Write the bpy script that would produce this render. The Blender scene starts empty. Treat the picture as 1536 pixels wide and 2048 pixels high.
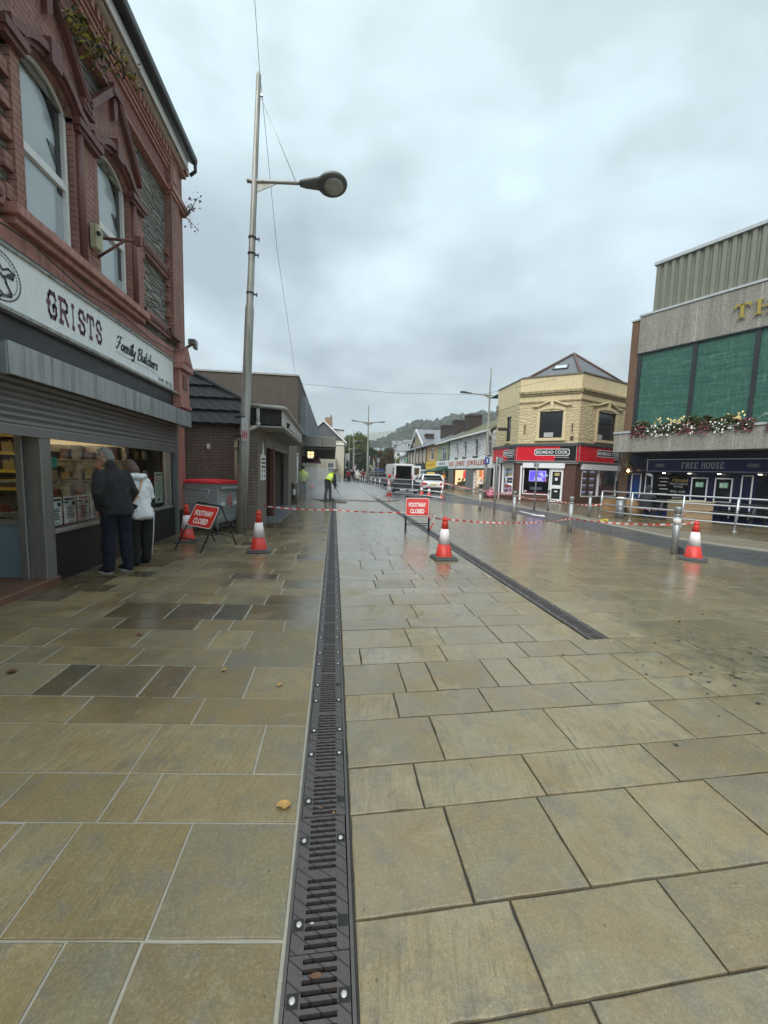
import bpy, bmesh, math, random
import numpy as np
from mathutils import Vector, Matrix
from math import sin, cos, pi, radians, sqrt, atan2
random.seed(7)
SC = bpy.context.scene
COL = SC.collection

# ------------------------------------------------------------------ camera
cam_d = bpy.data.cameras.new("camera")
cam = bpy.data.objects.new("camera", cam_d)
COL.objects.link(cam)
cam_d.sensor_fit = 'VERTICAL'
cam_d.sensor_height = 36.0
cam_d.sensor_width = 27.0
cam_d.lens = 800.0 / 2048.0 * 36.0
cam_d.clip_start = 0.05
cam_d.clip_end = 5000.0
PSI, TH, RO = radians(7.2497), radians(5.7230), radians(1.6)
_f = Vector((sin(PSI) * cos(TH), cos(PSI) * cos(TH), -sin(TH)))
_r0 = Vector((cos(PSI), -sin(PSI), 0)); _u0 = _r0.cross(_f)
_r = cos(RO) * _r0 + sin(RO) * _u0; _u = -sin(RO) * _r0 + cos(RO) * _u0
cam.matrix_world = Matrix(((_r.x, _u.x, -_f.x, 0), (_r.y, _u.y, -_f.y, 0), (_r.z, _u.z, -_f.z, 1.5), (0, 0, 0, 1)))
SC.camera = cam

# ------------------------------------------------------------------ sky, sun, exposure
SUN_EL, SUN_AZ = radians(46), radians(208)     # azimuth clockwise from +Y
w = bpy.data.worlds.new("World"); SC.world = w; w.use_nodes = True
nt = w.node_tree; nt.nodes.clear()
def wn(t, **k):
    n = nt.nodes.new(t)
    for a, b in k.items(): setattr(n, a, b)
    return n
out = wn('ShaderNodeOutputWorld'); bg = wn('ShaderNodeBackground'); bg.inputs[1].default_value = 0.1
sky = wn('ShaderNodeTexSky', sky_type='NISHITA', sun_disc=False)
sky.sun_elevation = SUN_EL; sky.sun_rotation = SUN_AZ
sky.air_density = 1.0; sky.dust_density = 3.0
tc = wn('ShaderNodeTexCoord'); sep = wn('ShaderNodeSeparateXYZ')
nt.links.new(tc.outputs['Generated'], sep.inputs[0])
def wmath(op, a, b=None):
    n = wn('ShaderNodeMath', operation=op)
    for i, v in enumerate((a, b)):
        if v is None: continue
        if isinstance(v, (int, float)): n.inputs[i].default_value = v
        else: nt.links.new(v, n.inputs[i])
    return n.outputs[0]
zp = wmath('ADD', wmath('MAXIMUM', sep.outputs[2], 0.0), 0.28)
cx = wmath('DIVIDE', sep.outputs[0], zp); cy = wmath('DIVIDE', sep.outputs[1], zp)
comb = wn('ShaderNodeCombineXYZ'); nt.links.new(cx, comb.inputs[0]); nt.links.new(cy, comb.inputs[1])
def wnoise(scale, detail, rough, dist, off):
    mp = wn('ShaderNodeMapping'); mp.inputs['Location'].default_value = off
    nt.links.new(comb.outputs[0], mp.inputs[0])
    n = wn('ShaderNodeTexNoise'); n.inputs['Scale'].default_value = scale; n.inputs['Detail'].default_value = detail
    n.inputs['Roughness'].default_value = rough; n.inputs['Distortion'].default_value = dist
    nt.links.new(mp.outputs[0], n.inputs['Vector']); return n.outputs['Fac']
n1 = wnoise(0.85, 6, 0.52, 0.25, (3.1, 1.7, 0)); n2 = wnoise(2.6, 5, 0.5, 0.3, (8.0, 2.2, 0))
nn = wmath('ADD', wmath('MULTIPLY', n1, 0.72), wmath('MULTIPLY', n2, 0.28))
rp = wn('ShaderNodeValToRGB'); nt.links.new(nn, rp.inputs[0])
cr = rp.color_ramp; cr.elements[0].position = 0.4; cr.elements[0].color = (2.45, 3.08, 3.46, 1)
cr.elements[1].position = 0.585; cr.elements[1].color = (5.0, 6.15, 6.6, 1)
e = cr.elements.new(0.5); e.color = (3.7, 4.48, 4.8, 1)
# an overcast sky: a little warmer and darker at the horizon, brightest overhead
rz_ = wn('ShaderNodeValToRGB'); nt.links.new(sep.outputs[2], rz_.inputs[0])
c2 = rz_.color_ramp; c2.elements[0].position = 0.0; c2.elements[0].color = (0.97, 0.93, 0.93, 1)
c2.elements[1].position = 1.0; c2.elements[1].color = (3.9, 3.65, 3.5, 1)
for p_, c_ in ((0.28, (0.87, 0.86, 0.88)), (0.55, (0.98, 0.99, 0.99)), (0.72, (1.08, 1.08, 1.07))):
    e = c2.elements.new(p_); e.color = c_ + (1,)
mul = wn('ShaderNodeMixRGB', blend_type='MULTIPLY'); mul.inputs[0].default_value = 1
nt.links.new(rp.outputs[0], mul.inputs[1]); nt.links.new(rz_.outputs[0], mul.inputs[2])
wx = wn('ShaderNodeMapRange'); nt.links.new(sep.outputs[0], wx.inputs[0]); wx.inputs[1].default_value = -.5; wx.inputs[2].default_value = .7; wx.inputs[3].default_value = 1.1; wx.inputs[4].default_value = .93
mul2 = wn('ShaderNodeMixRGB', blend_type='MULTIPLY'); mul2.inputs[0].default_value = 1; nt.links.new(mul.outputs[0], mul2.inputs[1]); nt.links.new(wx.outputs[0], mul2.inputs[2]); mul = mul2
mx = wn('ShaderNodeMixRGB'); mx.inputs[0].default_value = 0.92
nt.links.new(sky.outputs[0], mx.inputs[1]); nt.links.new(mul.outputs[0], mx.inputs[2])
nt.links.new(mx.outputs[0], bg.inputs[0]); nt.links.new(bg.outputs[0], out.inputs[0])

sd = bpy.data.lights.new("sun", 'SUN'); sd.energy = 1.5; sd.angle = radians(30); sd.color = (1.0, 0.965, 0.91)
sun = bpy.data.objects.new("sun", sd); COL.objects.link(sun)
sdir = Vector((sin(SUN_AZ) * cos(SUN_EL), cos(SUN_AZ) * cos(SUN_EL), sin(SUN_EL)))
sun.rotation_euler = sdir.to_track_quat('Z', 'Y').to_euler()
vs = SC.view_settings; SC.display_settings.display_device = 'sRGB'
vs.view_transform = 'Standard'; vs.look = 'None'; vs.gamma = 1.0; vs.use_curve_mapping = False
vs.exposure = 0.87
SC.cycles.use_denoising = True
SC.cycles.max_bounces = 7; SC.cycles.volume_bounces = 1; SC.cycles.transparent_max_bounces = 12
SC.cycles.sample_clamp_indirect = 6.0

# ------------------------------------------------------------------ helpers
def tag(o, label=None, cat=None, group=None, kind=None):
    if label: o['label'] = label
    if cat: o['category'] = cat
    if group: o['group'] = group
    if kind: o['kind'] = kind
    return o
def thing(name, label, cat, loc=(0, 0, 0), rz=0.0, group=None):
    o = bpy.data.objects.new(name, None); COL.objects.link(o)
    o.empty_display_size = 0.2
    o.location = loc; o.rotation_euler = (0, 0, radians(rz))
    return tag(o, label, cat, group)
def dup(root, loc, rz=None, label=None, scale=None):
    r = root.copy(); COL.objects.link(r); r.location = loc
    if rz is not None: r.rotation_euler = (0, 0, radians(rz))
    if scale: r.scale = (scale,) * 3
    if label: r['label'] = label
    for ch in list(root.children):
        c = ch.copy(); COL.objects.link(c); c.parent = r
        for g in list(ch.children):
            d = g.copy(); COL.objects.link(d); d.parent = c
    return r

class MB:
    def __init__(s): s.v = []; s.f = []; s.mi = []; s.M = Matrix.Identity(4); s.m = 0; s.sm = []
    def P(s, p): s.v.append(tuple(s.M @ Vector(p))); return len(s.v) - 1
    def F(s, idx, smooth=False): s.f.append(tuple(idx)); s.mi.append(s.m); s.sm.append(smooth)
    def poly(s, pts): s.F([s.P(p) for p in pts]); return s
    def box(s, x0, x1, y0, y1, z0, z1):
        if x0 > x1: x0, x1 = x1, x0
        if y0 > y1: y0, y1 = y1, y0
        if z0 > z1: z0, z1 = z1, z0
        i = [s.P(p) for p in ((x0, y0, z0), (x1, y0, z0), (x1, y1, z0), (x0, y1, z0), (x0, y0, z1), (x1, y0, z1), (x1, y1, z1), (x0, y1, z1))]
        for q in ((3, 2, 1, 0), (4, 5, 6, 7), (0, 1, 5, 4), (1, 2, 6, 5), (2, 3, 7, 6), (3, 0, 4, 7)): s.F([i[k] for k in q])
        return s
    def prism(s, pts, a0, a1, axis='y'):
        # pts: 2D outline; axis 'y': (x,z) extruded in y; 'x': (y,z) in x; 'z': (x,y) in z
        def mk(p, a): return {'y': (p[0], a, p[1]), 'x': (a, p[0], p[1]), 'z': (p[0], p[1], a)}[axis]
        A = [s.P(mk(p, a0)) for p in pts]; B = [s.P(mk(p, a1)) for p in pts]; n = len(pts)
        s.F(A); s.F(B[::-1])
        for i in range(n): s.F((A[i], B[i], B[(i + 1) % n], A[(i + 1) % n]))
        return s
    def tube(s, p0, p1, r0, r1=None, n=10, cap=True):
        return s.path([p0, p1], [r0, r0 if r1 is None else r1], n, cap)
    def path(s, pts, r, n=8, cap=True, sx=1.0, up=None):
        pts = [Vector(p) for p in pts]; k = len(pts)
        if not isinstance(r, (list, tuple)): r = [r] * k
        rings = []; prev = None
        for i in range(k):
            d = (pts[min(i + 1, k - 1)] - pts[max(i - 1, 0)]).normalized()
            if prev is None:
                a = Vector(up) if up else (Vector((0, 0, 1)) if abs(d.z) < 0.9 else Vector((1, 0, 0)))
                prev = (a - d * a.dot(d)).normalized()
            else:
                prev = (prev - d * prev.dot(d)).normalized()
            b = d.cross(prev)
            rr = r[i] if isinstance(r[i], (list, tuple)) else (r[i], r[i] * sx)
            rings.append([s.P(pts[i] + prev * (rr[0] * cos(2 * pi * j / n + pi / n)) + b * (rr[1] * sin(2 * pi * j / n + pi / n))) for j in range(n)])
        for i in range(k - 1):
            for j in range(n): s.F((rings[i][j], rings[i][(j + 1) % n], rings[i + 1][(j + 1) % n], rings[i + 1][j]), n > 5)
        if cap: s.F(rings[0][::-1]); s.F(rings[-1])
        return s
    def lathe(s, prof, c=(0, 0, 0), n=24, sx=1, sy=1):
        rings = [[s.P((c[0] + r * sx * cos(2 * pi * j / n), c[1] + r * sy * sin(2 * pi * j / n), c[2] + z)) for j in range(n)] for r, z in prof]
        for i in range(len(prof) - 1):
            for j in range(n): s.F((rings[i][j], rings[i][(j + 1) % n], rings[i + 1][(j + 1) % n], rings[i + 1][j]), True)
        s.F(rings[0][::-1]); s.F(rings[-1]); return s
    def ball(s, c, r, n=12, k=8):
        c = Vector(c); r = r if isinstance(r, (list, tuple)) else (r, r, r)
        top = s.P(c + Vector((0, 0, r[2]))); bot = s.P(c - Vector((0, 0, r[2])))
        R = [[s.P(c + Vector((r[0] * sin(pi * i / k) * cos(2 * pi * j / n), r[1] * sin(pi * i / k) * sin(2 * pi * j / n), r[2] * cos(pi * i / k)))) for j in range(n)] for i in range(1, k)]
        for j in range(n):
            s.F((top, R[0][j], R[0][(j + 1) % n]), True); s.F((bot, R[-1][(j + 1) % n], R[-1][j]), True)
            for i in range(k - 2): s.F((R[i][j], R[i + 1][j], R[i + 1][(j + 1) % n], R[i][(j + 1) % n]), True)
        return s
    def wall(s, x0, x1, z0, z1, holes=(), y=0.0, rev=0.15, th=None):
        # front wall in plane y, facing -y, rectangular holes (x0,x1,z0,z1) with reveals going +y
        xs = sorted({x0, x1, *[h[0] for h in holes], *[h[1] for h in holes]}); zs = sorted({z0, z1, *[h[2] for h in holes], *[h[3] for h in holes]})
        xs = [x for x in xs if x0 <= x <= x1]; zs = [z for z in zs if z0 <= z <= z1]
        for a, b in zip(xs, xs[1:]):
            for c, d in zip(zs, zs[1:]):
                mx_, mz_ = (a + b) / 2, (c + d) / 2
                if any(h[0] < mx_ < h[1] and h[2] < mz_ < h[3] for h in holes): continue
                s.poly(((a, y, c), (b, y, c), (b, y, d), (a, y, d)))
        for h in holes:
            a, b, c, d = h[:4]; e = y + rev
            s.poly(((a, y, c), (a, y, d), (a, e, d), (a, e, c))); s.poly(((b, y, c), (b, e, c), (b, e, d), (b, y, d)))
            s.poly(((a, y, c), (a, e, c), (b, e, c), (b, y, c))); s.poly(((a, y, d), (b, y, d), (b, e, d), (a, e, d)))
        return s
    def obj(s, name, mats, parent=None, bevel=0.0, seg=1, recalc=True, kind=None):
        me = bpy.data.meshes.new(name); me.from_pydata(s.v, [], s.f)
        if not isinstance(mats, (list, tuple)): mats = [mats]
        for m in mats: me.materials.append(m)
        me.polygons.foreach_set('material_index', s.mi); me.polygons.foreach_set('use_smooth', s.sm)
        if recalc:
            bm = bmesh.new(); bm.from_mesh(me); bmesh.ops.recalc_face_normals(bm, faces=bm.faces); bm.to_mesh(me); bm.free()
        me.update()
        o = bpy.data.objects.new(name, me); COL.objects.link(o)
        if parent: o.parent = parent
        if kind: o['kind'] = kind
        if bevel > 0:
            b = o.modifiers.new('bevel', 'BEVEL'); b.width = bevel; b.segments = seg; b.limit_method = 'ANGLE'; b.angle_limit = radians(40)
        return o

def text(body, parent, m, x0=None, x1=None, z0=0.0, z1=1.0, y=0.0, ext=0.004, name='lettering', shear=0.0, bold=0.0, rot=0.0, cx_=None):
    c = bpy.data.curves.new(name, 'FONT'); c.body = body; c.size = 1; c.extrude = 0.001; c.shear = shear; c.offset = bold; c.resolution_u = 3
    c.align_x = 'LEFT'
    t = bpy.data.objects.new(name, c); me = bpy.data.meshes.new_from_object(t)
    bpy.data.objects.remove(t); bpy.data.curves.remove(c)
    n = len(me.vertices); a = np.empty(n * 3, 'f'); me.vertices.foreach_get('co', a); a = a.reshape(-1, 3)
    lo, hi = a.min(0), a.max(0)
    sz = (z1 - z0) / (hi[1] - lo[1]); sxx = sz if x1 is None else (x1 - x0) / (hi[0] - lo[0])
    if cx_ is not None: x0 = cx_ - (hi[0] - lo[0]) * sxx / 2
    X = x0 + (a[:, 0] - lo[0]) * sxx; Z = z0 + (a[:, 1] - lo[1]) * sz
    Y = y - np.where(a[:, 2] > 0, ext, 0.0)
    if rot:
        mx_, mz_ = X.mean(), Z.mean(); q = radians(rot)
        X, Z = mx_ + (X - mx_) * cos(q) - (Z - mz_) * sin(q), mz_ + (X - mx_) * sin(q) + (Z - mz_) * cos(q)
    b = np.stack([X, Y, Z], 1).astype('f'); me.vertices.foreach_set('co', b.ravel()); me.update()
    me.materials.append(m); me.name = name
    o = bpy.data.objects.new(name, me); COL.objects.link(o); o.parent = parent
    return o

# ------------------------------------------------------------------ materials
_mc = {}
class NT:
    def __init__(s, name):
        s.mat = bpy.data.materials.new(name); s.mat.use_nodes = True; s.t = s.mat.node_tree; s.t.nodes.clear()
        s.out = s.n('ShaderNodeOutputMaterial')
    def n(s, t, **k):
        x = s.t.nodes.new(t)
        for a, b in k.items(): setattr(x, a, b)
        return x
    def L(s, a, b): s.t.links.new(a, b)
    def set(s, sock, v):
        if isinstance(v, bpy.types.NodeSocket): s.L(v, sock)
        elif isinstance(v, (tuple, list)) and len(v) == 3 and sock.type == 'RGBA': sock.default_value = tuple(v) + (1,)
        elif sock.type == 'RGBA' and isinstance(v, (int, float)): sock.default_value = (v, v, v, 1)
        else: sock.default_value = v
    def math(s, op, a, b=0.0, c=None):
        x = s.n('ShaderNodeMath', operation=op); s.set(x.inputs[0], a); s.set(x.inputs[1], b)
        if c is not None: s.set(x.inputs[2], c)
        return x.outputs[0]
    def mix(s, f, a, b, bt='MIX'):
        x = s.n('ShaderNodeMixRGB', blend_type=bt); s.set(x.inputs[0], f); s.set(x.inputs[1], a); s.set(x.inputs[2], b); return x.outputs[0]
    def obj(s): return s.n('ShaderNodeTexCoord').outputs['Object']
    def map(s, v, sc=(1, 1, 1), loc=(0, 0, 0), rot=(0, 0, 0)):
        x = s.n('ShaderNodeMapping'); s.L(v, x.inputs[0]); x.inputs['Scale'].default_value = sc; x.inputs['Location'].default_value = loc
        x.inputs['Rotation'].default_value = rot; return x.outputs[0]
    def noise(s, v, scale=5, detail=4, rough=.55, dist=0.0, col=False):
        x = s.n('ShaderNodeTexNoise'); s.L(v, x.inputs['Vector']); x.inputs['Scale'].default_value = scale; x.inputs['Detail'].default_value = detail
        x.inputs['Roughness'].default_value = rough; x.inputs['Distortion'].default_value = dist; return x.outputs['Color' if col else 'Fac']
    def vor(s, v, scale=5, feat='F1', outp='Distance', rnd=1.0):
        x = s.n('ShaderNodeTexVoronoi', feature=feat); s.L(v, x.inputs['Vector']); x.inputs['Scale'].default_value = scale; x.inputs['Randomness'].default_value = rnd; return x.outputs[outp]
    def ramp(s, f, stops):
        x = s.n('ShaderNodeValToRGB'); s.L(f, x.inputs[0]); c = x.color_ramp
        while len(c.elements) < len(stops): c.elements.new(0.5)
        for e_, (p, v) in zip(c.elements, stops):
            e_.position = p; e_.color = (v, v, v, 1) if isinstance(v, (int, float)) else tuple(v) + (1,)
        return x.outputs[0]
    def bump(s, h, st=.3, d=.01, nrm=None):
        x = s.n('ShaderNodeBump'); s.L(h, x.inputs['Height']); x.inputs['Strength'].default_value = st; x.inputs['Distance'].default_value = d
        if nrm is not None: s.L(nrm, x.inputs['Normal'])
        return x.outputs[0]
    def wallv(s):
        tc_ = s.n('ShaderNodeTexCoord'); q = s.n('ShaderNodeSeparateXYZ'); s.L(tc_.outputs['Object'], q.inputs[0]); c = s.n('ShaderNodeCombineXYZ')
        n_ = s.n('ShaderNodeSeparateXYZ'); s.L(tc_.outputs['Normal'], n_.inputs[0])
        u = s.math('SUBTRACT', s.math('MULTIPLY', n_.outputs[0], q.outputs[1]), s.math('MULTIPLY', n_.outputs[1], q.outputs[0]))
        s.L(s.math('ADD', u, s.math('MULTIPLY', n_.outputs[2], q.outputs[0])), c.inputs[0]); s.L(s.math('ADD', q.outputs[2], s.math('MULTIPLY', s.math('ABSOLUTE', n_.outputs[2]), q.outputs[1])), c.inputs[1]); return c.outputs[0]
    def bsdf(s, col, rough=.6, metal=0.0, nrm=None, spec=.5, coat=0.0, alpha=None, emit=None, es=0):
        b = s.n('ShaderNodeBsdfPrincipled'); s.set(b.inputs['Base Color'], col); s.set(b.inputs['Roughness'], rough); s.set(b.inputs['Metallic'], metal)
        s.set(b.inputs['Specular IOR Level'], spec)
        if coat: b.inputs['Coat Weight'].default_value = coat; b.inputs['Coat Roughness'].default_value = .08
        if nrm is not None: s.L(nrm, b.inputs['Normal'])
        if emit is not None: s.set(b.inputs['Emission Color'], emit); b.inputs['Emission Strength'].default_value = es
        s.L(b.outputs[0], s.out.inputs[0]); return b
def sc_(c, k): return tuple(min(1, x * k) for x in c)

def M(name, col, rough=.55, metal=0.0, var=.22, scale=5, bump=.12, bscale=60, spec=.5, coat=0.0, streak=0.0, dirt=None):
    if name in _mc: return _mc[name]
    t = NT(name); v = t.obj()
    c = t.mix(t.noise(v, scale, 5, .6), sc_(col, 1 - var), sc_(col, 1 + var))
    c = t.mix(t.ramp(t.noise(v, scale * 7, 3, .6), ((.3, .0), (.75, .35))), c, sc_(col, max(.2, 1 - var * 1.6)))
    if streak:
        st = t.noise(t.map(v, (9, 9, .55)), 1.6, 5, .65)
        c = t.mix(t.math('MULTIPLY', t.ramp(st, ((.46, 0.0), (.68, 1.0))), streak), c, dirt or sc_(col, .3))
    ro = t.math('ADD', t.math('MULTIPLY', t.noise(v, scale * 2.3, 3), .25), max(0.02, rough - .12))
    nb = t.bump(t.noise(v, bscale, 4, .6), bump, .01) if bump else None
    t.bsdf(c, ro, metal, nb, spec, coat); _mc[name] = t.mat; return t.mat
def EM(name, col, st):
    if name in _mc: return _mc[name]
    t = NT(name); e = t.n('ShaderNodeEmission'); e.inputs[0].default_value = tuple(col) + (1,); e.inputs[1].default_value = st
    t.L(e.outputs[0], t.out.inputs[0]); _mc[name] = t.mat; return t.mat
def GLASS(name, tint=(.85, .9, .88), refl=1.0, rough=.03):
    if name in _mc: return _mc[name]
    t = NT(name); tr = t.n('ShaderNodeBsdfTransparent'); tr.inputs[0].default_value = tuple(tint) + (1,)
    g = t.n('ShaderNodeBsdfGlossy'); g.inputs['Roughness'].default_value = rough
    fr = t.n('ShaderNodeFresnel'); fr.inputs[0].default_value = 1.5
    g.inputs[0].default_value = (.95, .97, 1, 1)
    mxs = t.n('ShaderNodeMixShader'); t.L(t.math('MULTIPLY', fr.outputs[0], refl), mxs.inputs[0]); t.L(tr.outputs[0], mxs.inputs[1]); t.L(g.outputs[0], mxs.inputs[2])
    t.L(mxs.outputs[0], t.out.inputs[0]); _mc[name] = t.mat; return t.mat
def BRICK(name, c1, c2, mortar, w=.225, h=.075, ms=.006, bump=.5, rough=.75, var=.25, grime=.0, off=.5):
    if name in _mc: return _mc[name]
    t = NT(name); v = t.wallv(); b = t.n('ShaderNodeTexBrick'); t.L(v, b.inputs['Vector'])
    for k, val in (('Scale', 1), ('Mortar Size', ms), ('Mortar Smooth', .15), ('Brick Width', w), ('Row Height', h), ('Bias', 0)): b.inputs[k].default_value = val
    b.offset = off
    b.inputs['Color1'].default_value = tuple(c1) + (1,); b.inputs['Color2'].default_value = tuple(c2) + (1,); b.inputs['Mortar'].default_value = tuple(mortar) + (1,)
    o = t.obj(); c = t.mix(t.noise(o, 2.2, 5, .65), sc_((1, 1, 1), 1 - var), (1, 1, 1)); c = t.mix(1.0, b.outputs[0], c, 'MULTIPLY')
    c = t.mix(t.math('MULTIPLY', t.noise(o, 45, 3), .35), c, sc_(c1, .55))
    if grime:
        st = t.noise(t.map(o, (5, 5, .6)), 1.3, 5, .7); c = t.mix(t.math('MULTIPLY', t.ramp(st, ((.45, 0.0), (.75, 1.0))), grime), c, (.03, .028, .022))
    hgt = t.math('ADD', t.math('MULTIPLY', b.outputs['Fac'], -1.0), t.math('MULTIPLY', t.noise(o, 70, 3), .35))
    t.bsdf(c, rough, 0, t.bump(hgt, bump, .012)); _mc[name] = t.mat; return t.mat
def RUBBLE(name, c1, c2, joint, sx=2.0, sz=5.5, bump=.9, rough=.8, jw=.06, streaks=0):
    if name in _mc: return _mc[name]
    t = NT(name); v = t.wallv(); d = t.noise(v, 3, 3, .5, 0, True)
    vv = t.mix(.06, v, d, 'ADD'); m_ = t.map(vv, (sx, sz, 1))
    e = t.vor(m_, 1, 'DISTANCE_TO_EDGE'); cc = t.vor(m_, 1, 'F1', 'Color'); o = t.obj()
    r = t.n('ShaderNodeSeparateColor'); t.L(cc, r.inputs[0])
    c = t.mix(r.outputs[0], c1, c2); c = t.mix(t.math('MULTIPLY', t.noise(t.map(v, (4, 18, 1)), 2.5, 5, .7), .75), c, sc_(c1, .5))
    j = t.ramp(e, ((0.0, 1.0), (jw, 0.0))); c = t.mix(j, c, joint)
    h = t.math('ADD', t.ramp(e, ((0, 0.0), (.22, 1.0))), t.math('MULTIPLY', t.noise(t.map(v, (3, 9, 1)), 5, 5, .65), .7))
    t.bsdf(c, rough, 0, t.bump(h, bump, .05)); _mc[name] = t.mat; return t.mat
def PEBBLE(name, c1, c2, scale=55, bump=.8):
    if name in _mc: return _mc[name]
    t = NT(name); o = t.obj(); cc = t.vor(o, scale, 'F1', 'Color'); d = t.vor(o, scale)
    r = t.n('ShaderNodeSeparateColor'); t.L(cc, r.inputs[0])
    c = t.mix(r.outputs[0], c1, c2); c = t.mix(t.math('MULTIPLY', t.ramp(t.noise(t.map(o, (3, 3, .22)), 2, 5, .7), ((.42, 0.0), (.66, 1.0))), .5), c, sc_(c1, .5)); c = t.mix(t.math('MULTIPLY', t.noise(o, .9, 4), .4), c, sc_(c1, .75))
    t.bsdf(c, .85, 0, t.bump(d, -bump, .02)); _mc[name] = t.mat; return t.mat

WHITE = M('white_paint', (.74, .74, .72), .45, var=.08, bump=.05)
UPVC = M('white_plastic', (.78, .79, .8), .35, var=.05, bump=0)
BLACKP = M('black_paint', (.018, .018, .02), .4, var=.3, bump=.08)
STEEL = M('galvanised_steel', (.42, .43, .42), .42, .75, var=.15, scale=14, bump=.05, streak=.3, dirt=(.16, .16, .14))
STAIN = M('brushed_stainless', (.33, .335, .335), .46, .6, var=.12, scale=4, bump=.03, streak=.25, dirt=(.18, .175, .15))
ALU = M('grey_aluminium', (.34, .33, .31), .4, .55, var=.12, bump=.04)
RUBBER = M('black_rubber', (.028, .028, .03), .7, var=.3, bump=.25)
DARKGL = M('dark_window_glass', (.02, .024, .028), .06, var=.1, bump=0, spec=.7)
SLATE = None
# ================================================================== GROUND
def slab_mat():
    t = NT('sandstone_flags'); o = t.obj()
    at = t.n('ShaderNodeAttribute', attribute_name='rnd'); at2 = t.n('ShaderNodeAttribute', attribute_name='rnd2'); at3 = t.n('ShaderNodeAttribute', attribute_name='zone')
    r1, r2, zn = at.outputs['Fac'], at2.outputs['Fac'], at3.outputs['Fac']
    # per-slab stone colour
    left = t.ramp(r1, ((0.0, (.2, .155, .068)), (.32, (.26, .2, .098)), (.55, (.235, .193, .104)), (.78, (.185, .172, .112)), (.9, (.125, .088, .034)), (1.0, (.1, .103, .098))))
    right = t.ramp(r1, ((0.0, (.245, .208, .126)), (.4, (.275, .234, .146)), (.7, (.235, .209, .14)), (.9, (.28, .222, .126)), (1.0, (.21, .2, .155))))
    c = t.mix(zn, left, right); vb = t.ramp(r2, ((0.0, (.62, .61, .57)), (.5, (.84, .83, .77)), (1.0, (1.02, 1.0, .94)))); c = t.mix(1.0, c, vb, 'MULTIPLY'); c = t.mix(zn, c, t.mix(1.0, c, (1.13, 1.14, 1.18), 'MULTIPLY'))
    off = t.n('ShaderNodeCombineXYZ'); t.L(t.math('MULTIPLY', r2, 37.0), off.inputs[0]); t.L(t.math('MULTIPLY', r1, 53.0), off.inputs[1])
    va = t.n('ShaderNodeVectorMath', operation='ADD'); t.L(o, va.inputs[0]); t.L(off.outputs[0], va.inputs[1]); v = va.outputs[0]
    # riven bedding streaks that run with each slab (turned on some)
    vr = t.n('ShaderNodeVectorRotate', rotation_type='Z_AXIS'); t.L(v, vr.inputs['Vector']); t.L(t.math('MULTIPLY', t.math('SUBTRACT', r2, .5), .5), vr.inputs['Angle'])
    sv = vr.outputs[0]
    streak = t.noise(t.map(sv, (34, 2.6, 1)), 1.6, 5, .62, .3); fine = t.noise(t.map(sv, (110, 9, 1)), 1.5, 3, .6)
    cloud = t.noise(v, 2.4, 5, .6); blot = t.noise(v, 6.5, 5, .65, .6)
    sm = t.math('MULTIPLY', t.ramp(r2, ((.3, .12), (.9, 1.0))), .62)
    c = t.mix(t.math('MULTIPLY', t.ramp(cloud, ((.42, 0.0), (.66, 1.0))), .62), c, (.215, .145, .055))           # iron staining
    c = t.mix(t.math('MULTIPLY', t.ramp(blot, ((.5, 0.0), (.68, 1.0))), .62), c, (.12, .124, .108))             # grey blooms
    c = t.mix(t.math('MULTIPLY', t.ramp(streak, ((.48, 0.0), (.72, 1.0))), sm), c, (.11, .09, .05))
    c = t.mix(t.math('MULTIPLY', t.ramp(fine, ((.52, 0.0), (.7, 1.0))), t.math('MULTIPLY', sm, .5)), c, (.1, .085, .052))
    mott = t.noise(o, 17, 4, .7, .4); c = t.mix(t.math('MULTIPLY', t.ramp(mott, ((.5, 0.0), (.72, 1.0))), .42), c, (.12, .1, .06))
    pale = t.noise(v, 5.2, 5, .68, .8); c = t.mix(t.math('MULTIPLY', t.ramp(pale, ((.56, 0.0), (.76, 1.0))), .4), c, (.36, .31, .205))
    grain = t.noise(o, 260, 2, .7); c = t.mix(t.math('MULTIPLY', t.ramp(grain, ((.38, 1.0), (.56, 0.0))), .42), c, (.07, .06, .038))
    g3 = t.noise(o, 75, 3, .7); c = t.mix(t.math('MULTIPLY', t.ramp(g3, ((.5, 0.0), (.7, 1.0))), .3), c, (.34, .3, .2))
    spots = t.vor(o, 9, 'F1'); c = t.mix(t.math('MULTIPLY', t.ramp(spots, ((.028, 1.0), (.05, 0.0))), .75), c, (.05, .045, .035))   # trodden gum and grit
    dd = t.n('ShaderNodeVectorMath', operation='DISTANCE'); t.L(o, dd.inputs[0]); dd.inputs[1].default_value = (3.35, 2.75, 0)
    mud = t.math('MULTIPLY', t.ramp(t.math('DIVIDE', dd.outputs['Value'], 1.3), ((.2, 1.0), (1.0, 0.0))), t.ramp(t.noise(o, 7, 5, .7), ((.42, 0.0), (.62, 1.0))))
    c = t.mix(t.math('MULTIPLY', mud, .7), c, (.07, .068, .045))   # silt left by a puddle
    # wetness: patchy film of water, more of it further up the street where it is being hosed
    q = t.n('ShaderNodeSeparateXYZ'); t.L(o, q.inputs[0])
    far = t.ramp(t.math('DIVIDE', q.outputs[1], 16.0), ((.06, 0.0), (.3, .16), (.6, .42), (1.0, .62)))
    farl = t.ramp(t.math('DIVIDE', q.outputs[1], 16.0), ((.1, 0.0), (.45, .1), (.75, .3), (1.0, .5))); far = t.mix(zn, farl, far)
    side = t.ramp(t.math('DIVIDE', t.math('ADD', q.outputs[0], 4.0), 12.0), ((.32, .0), (.36, .0), (.54, .02), (.62, .3)))
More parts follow.
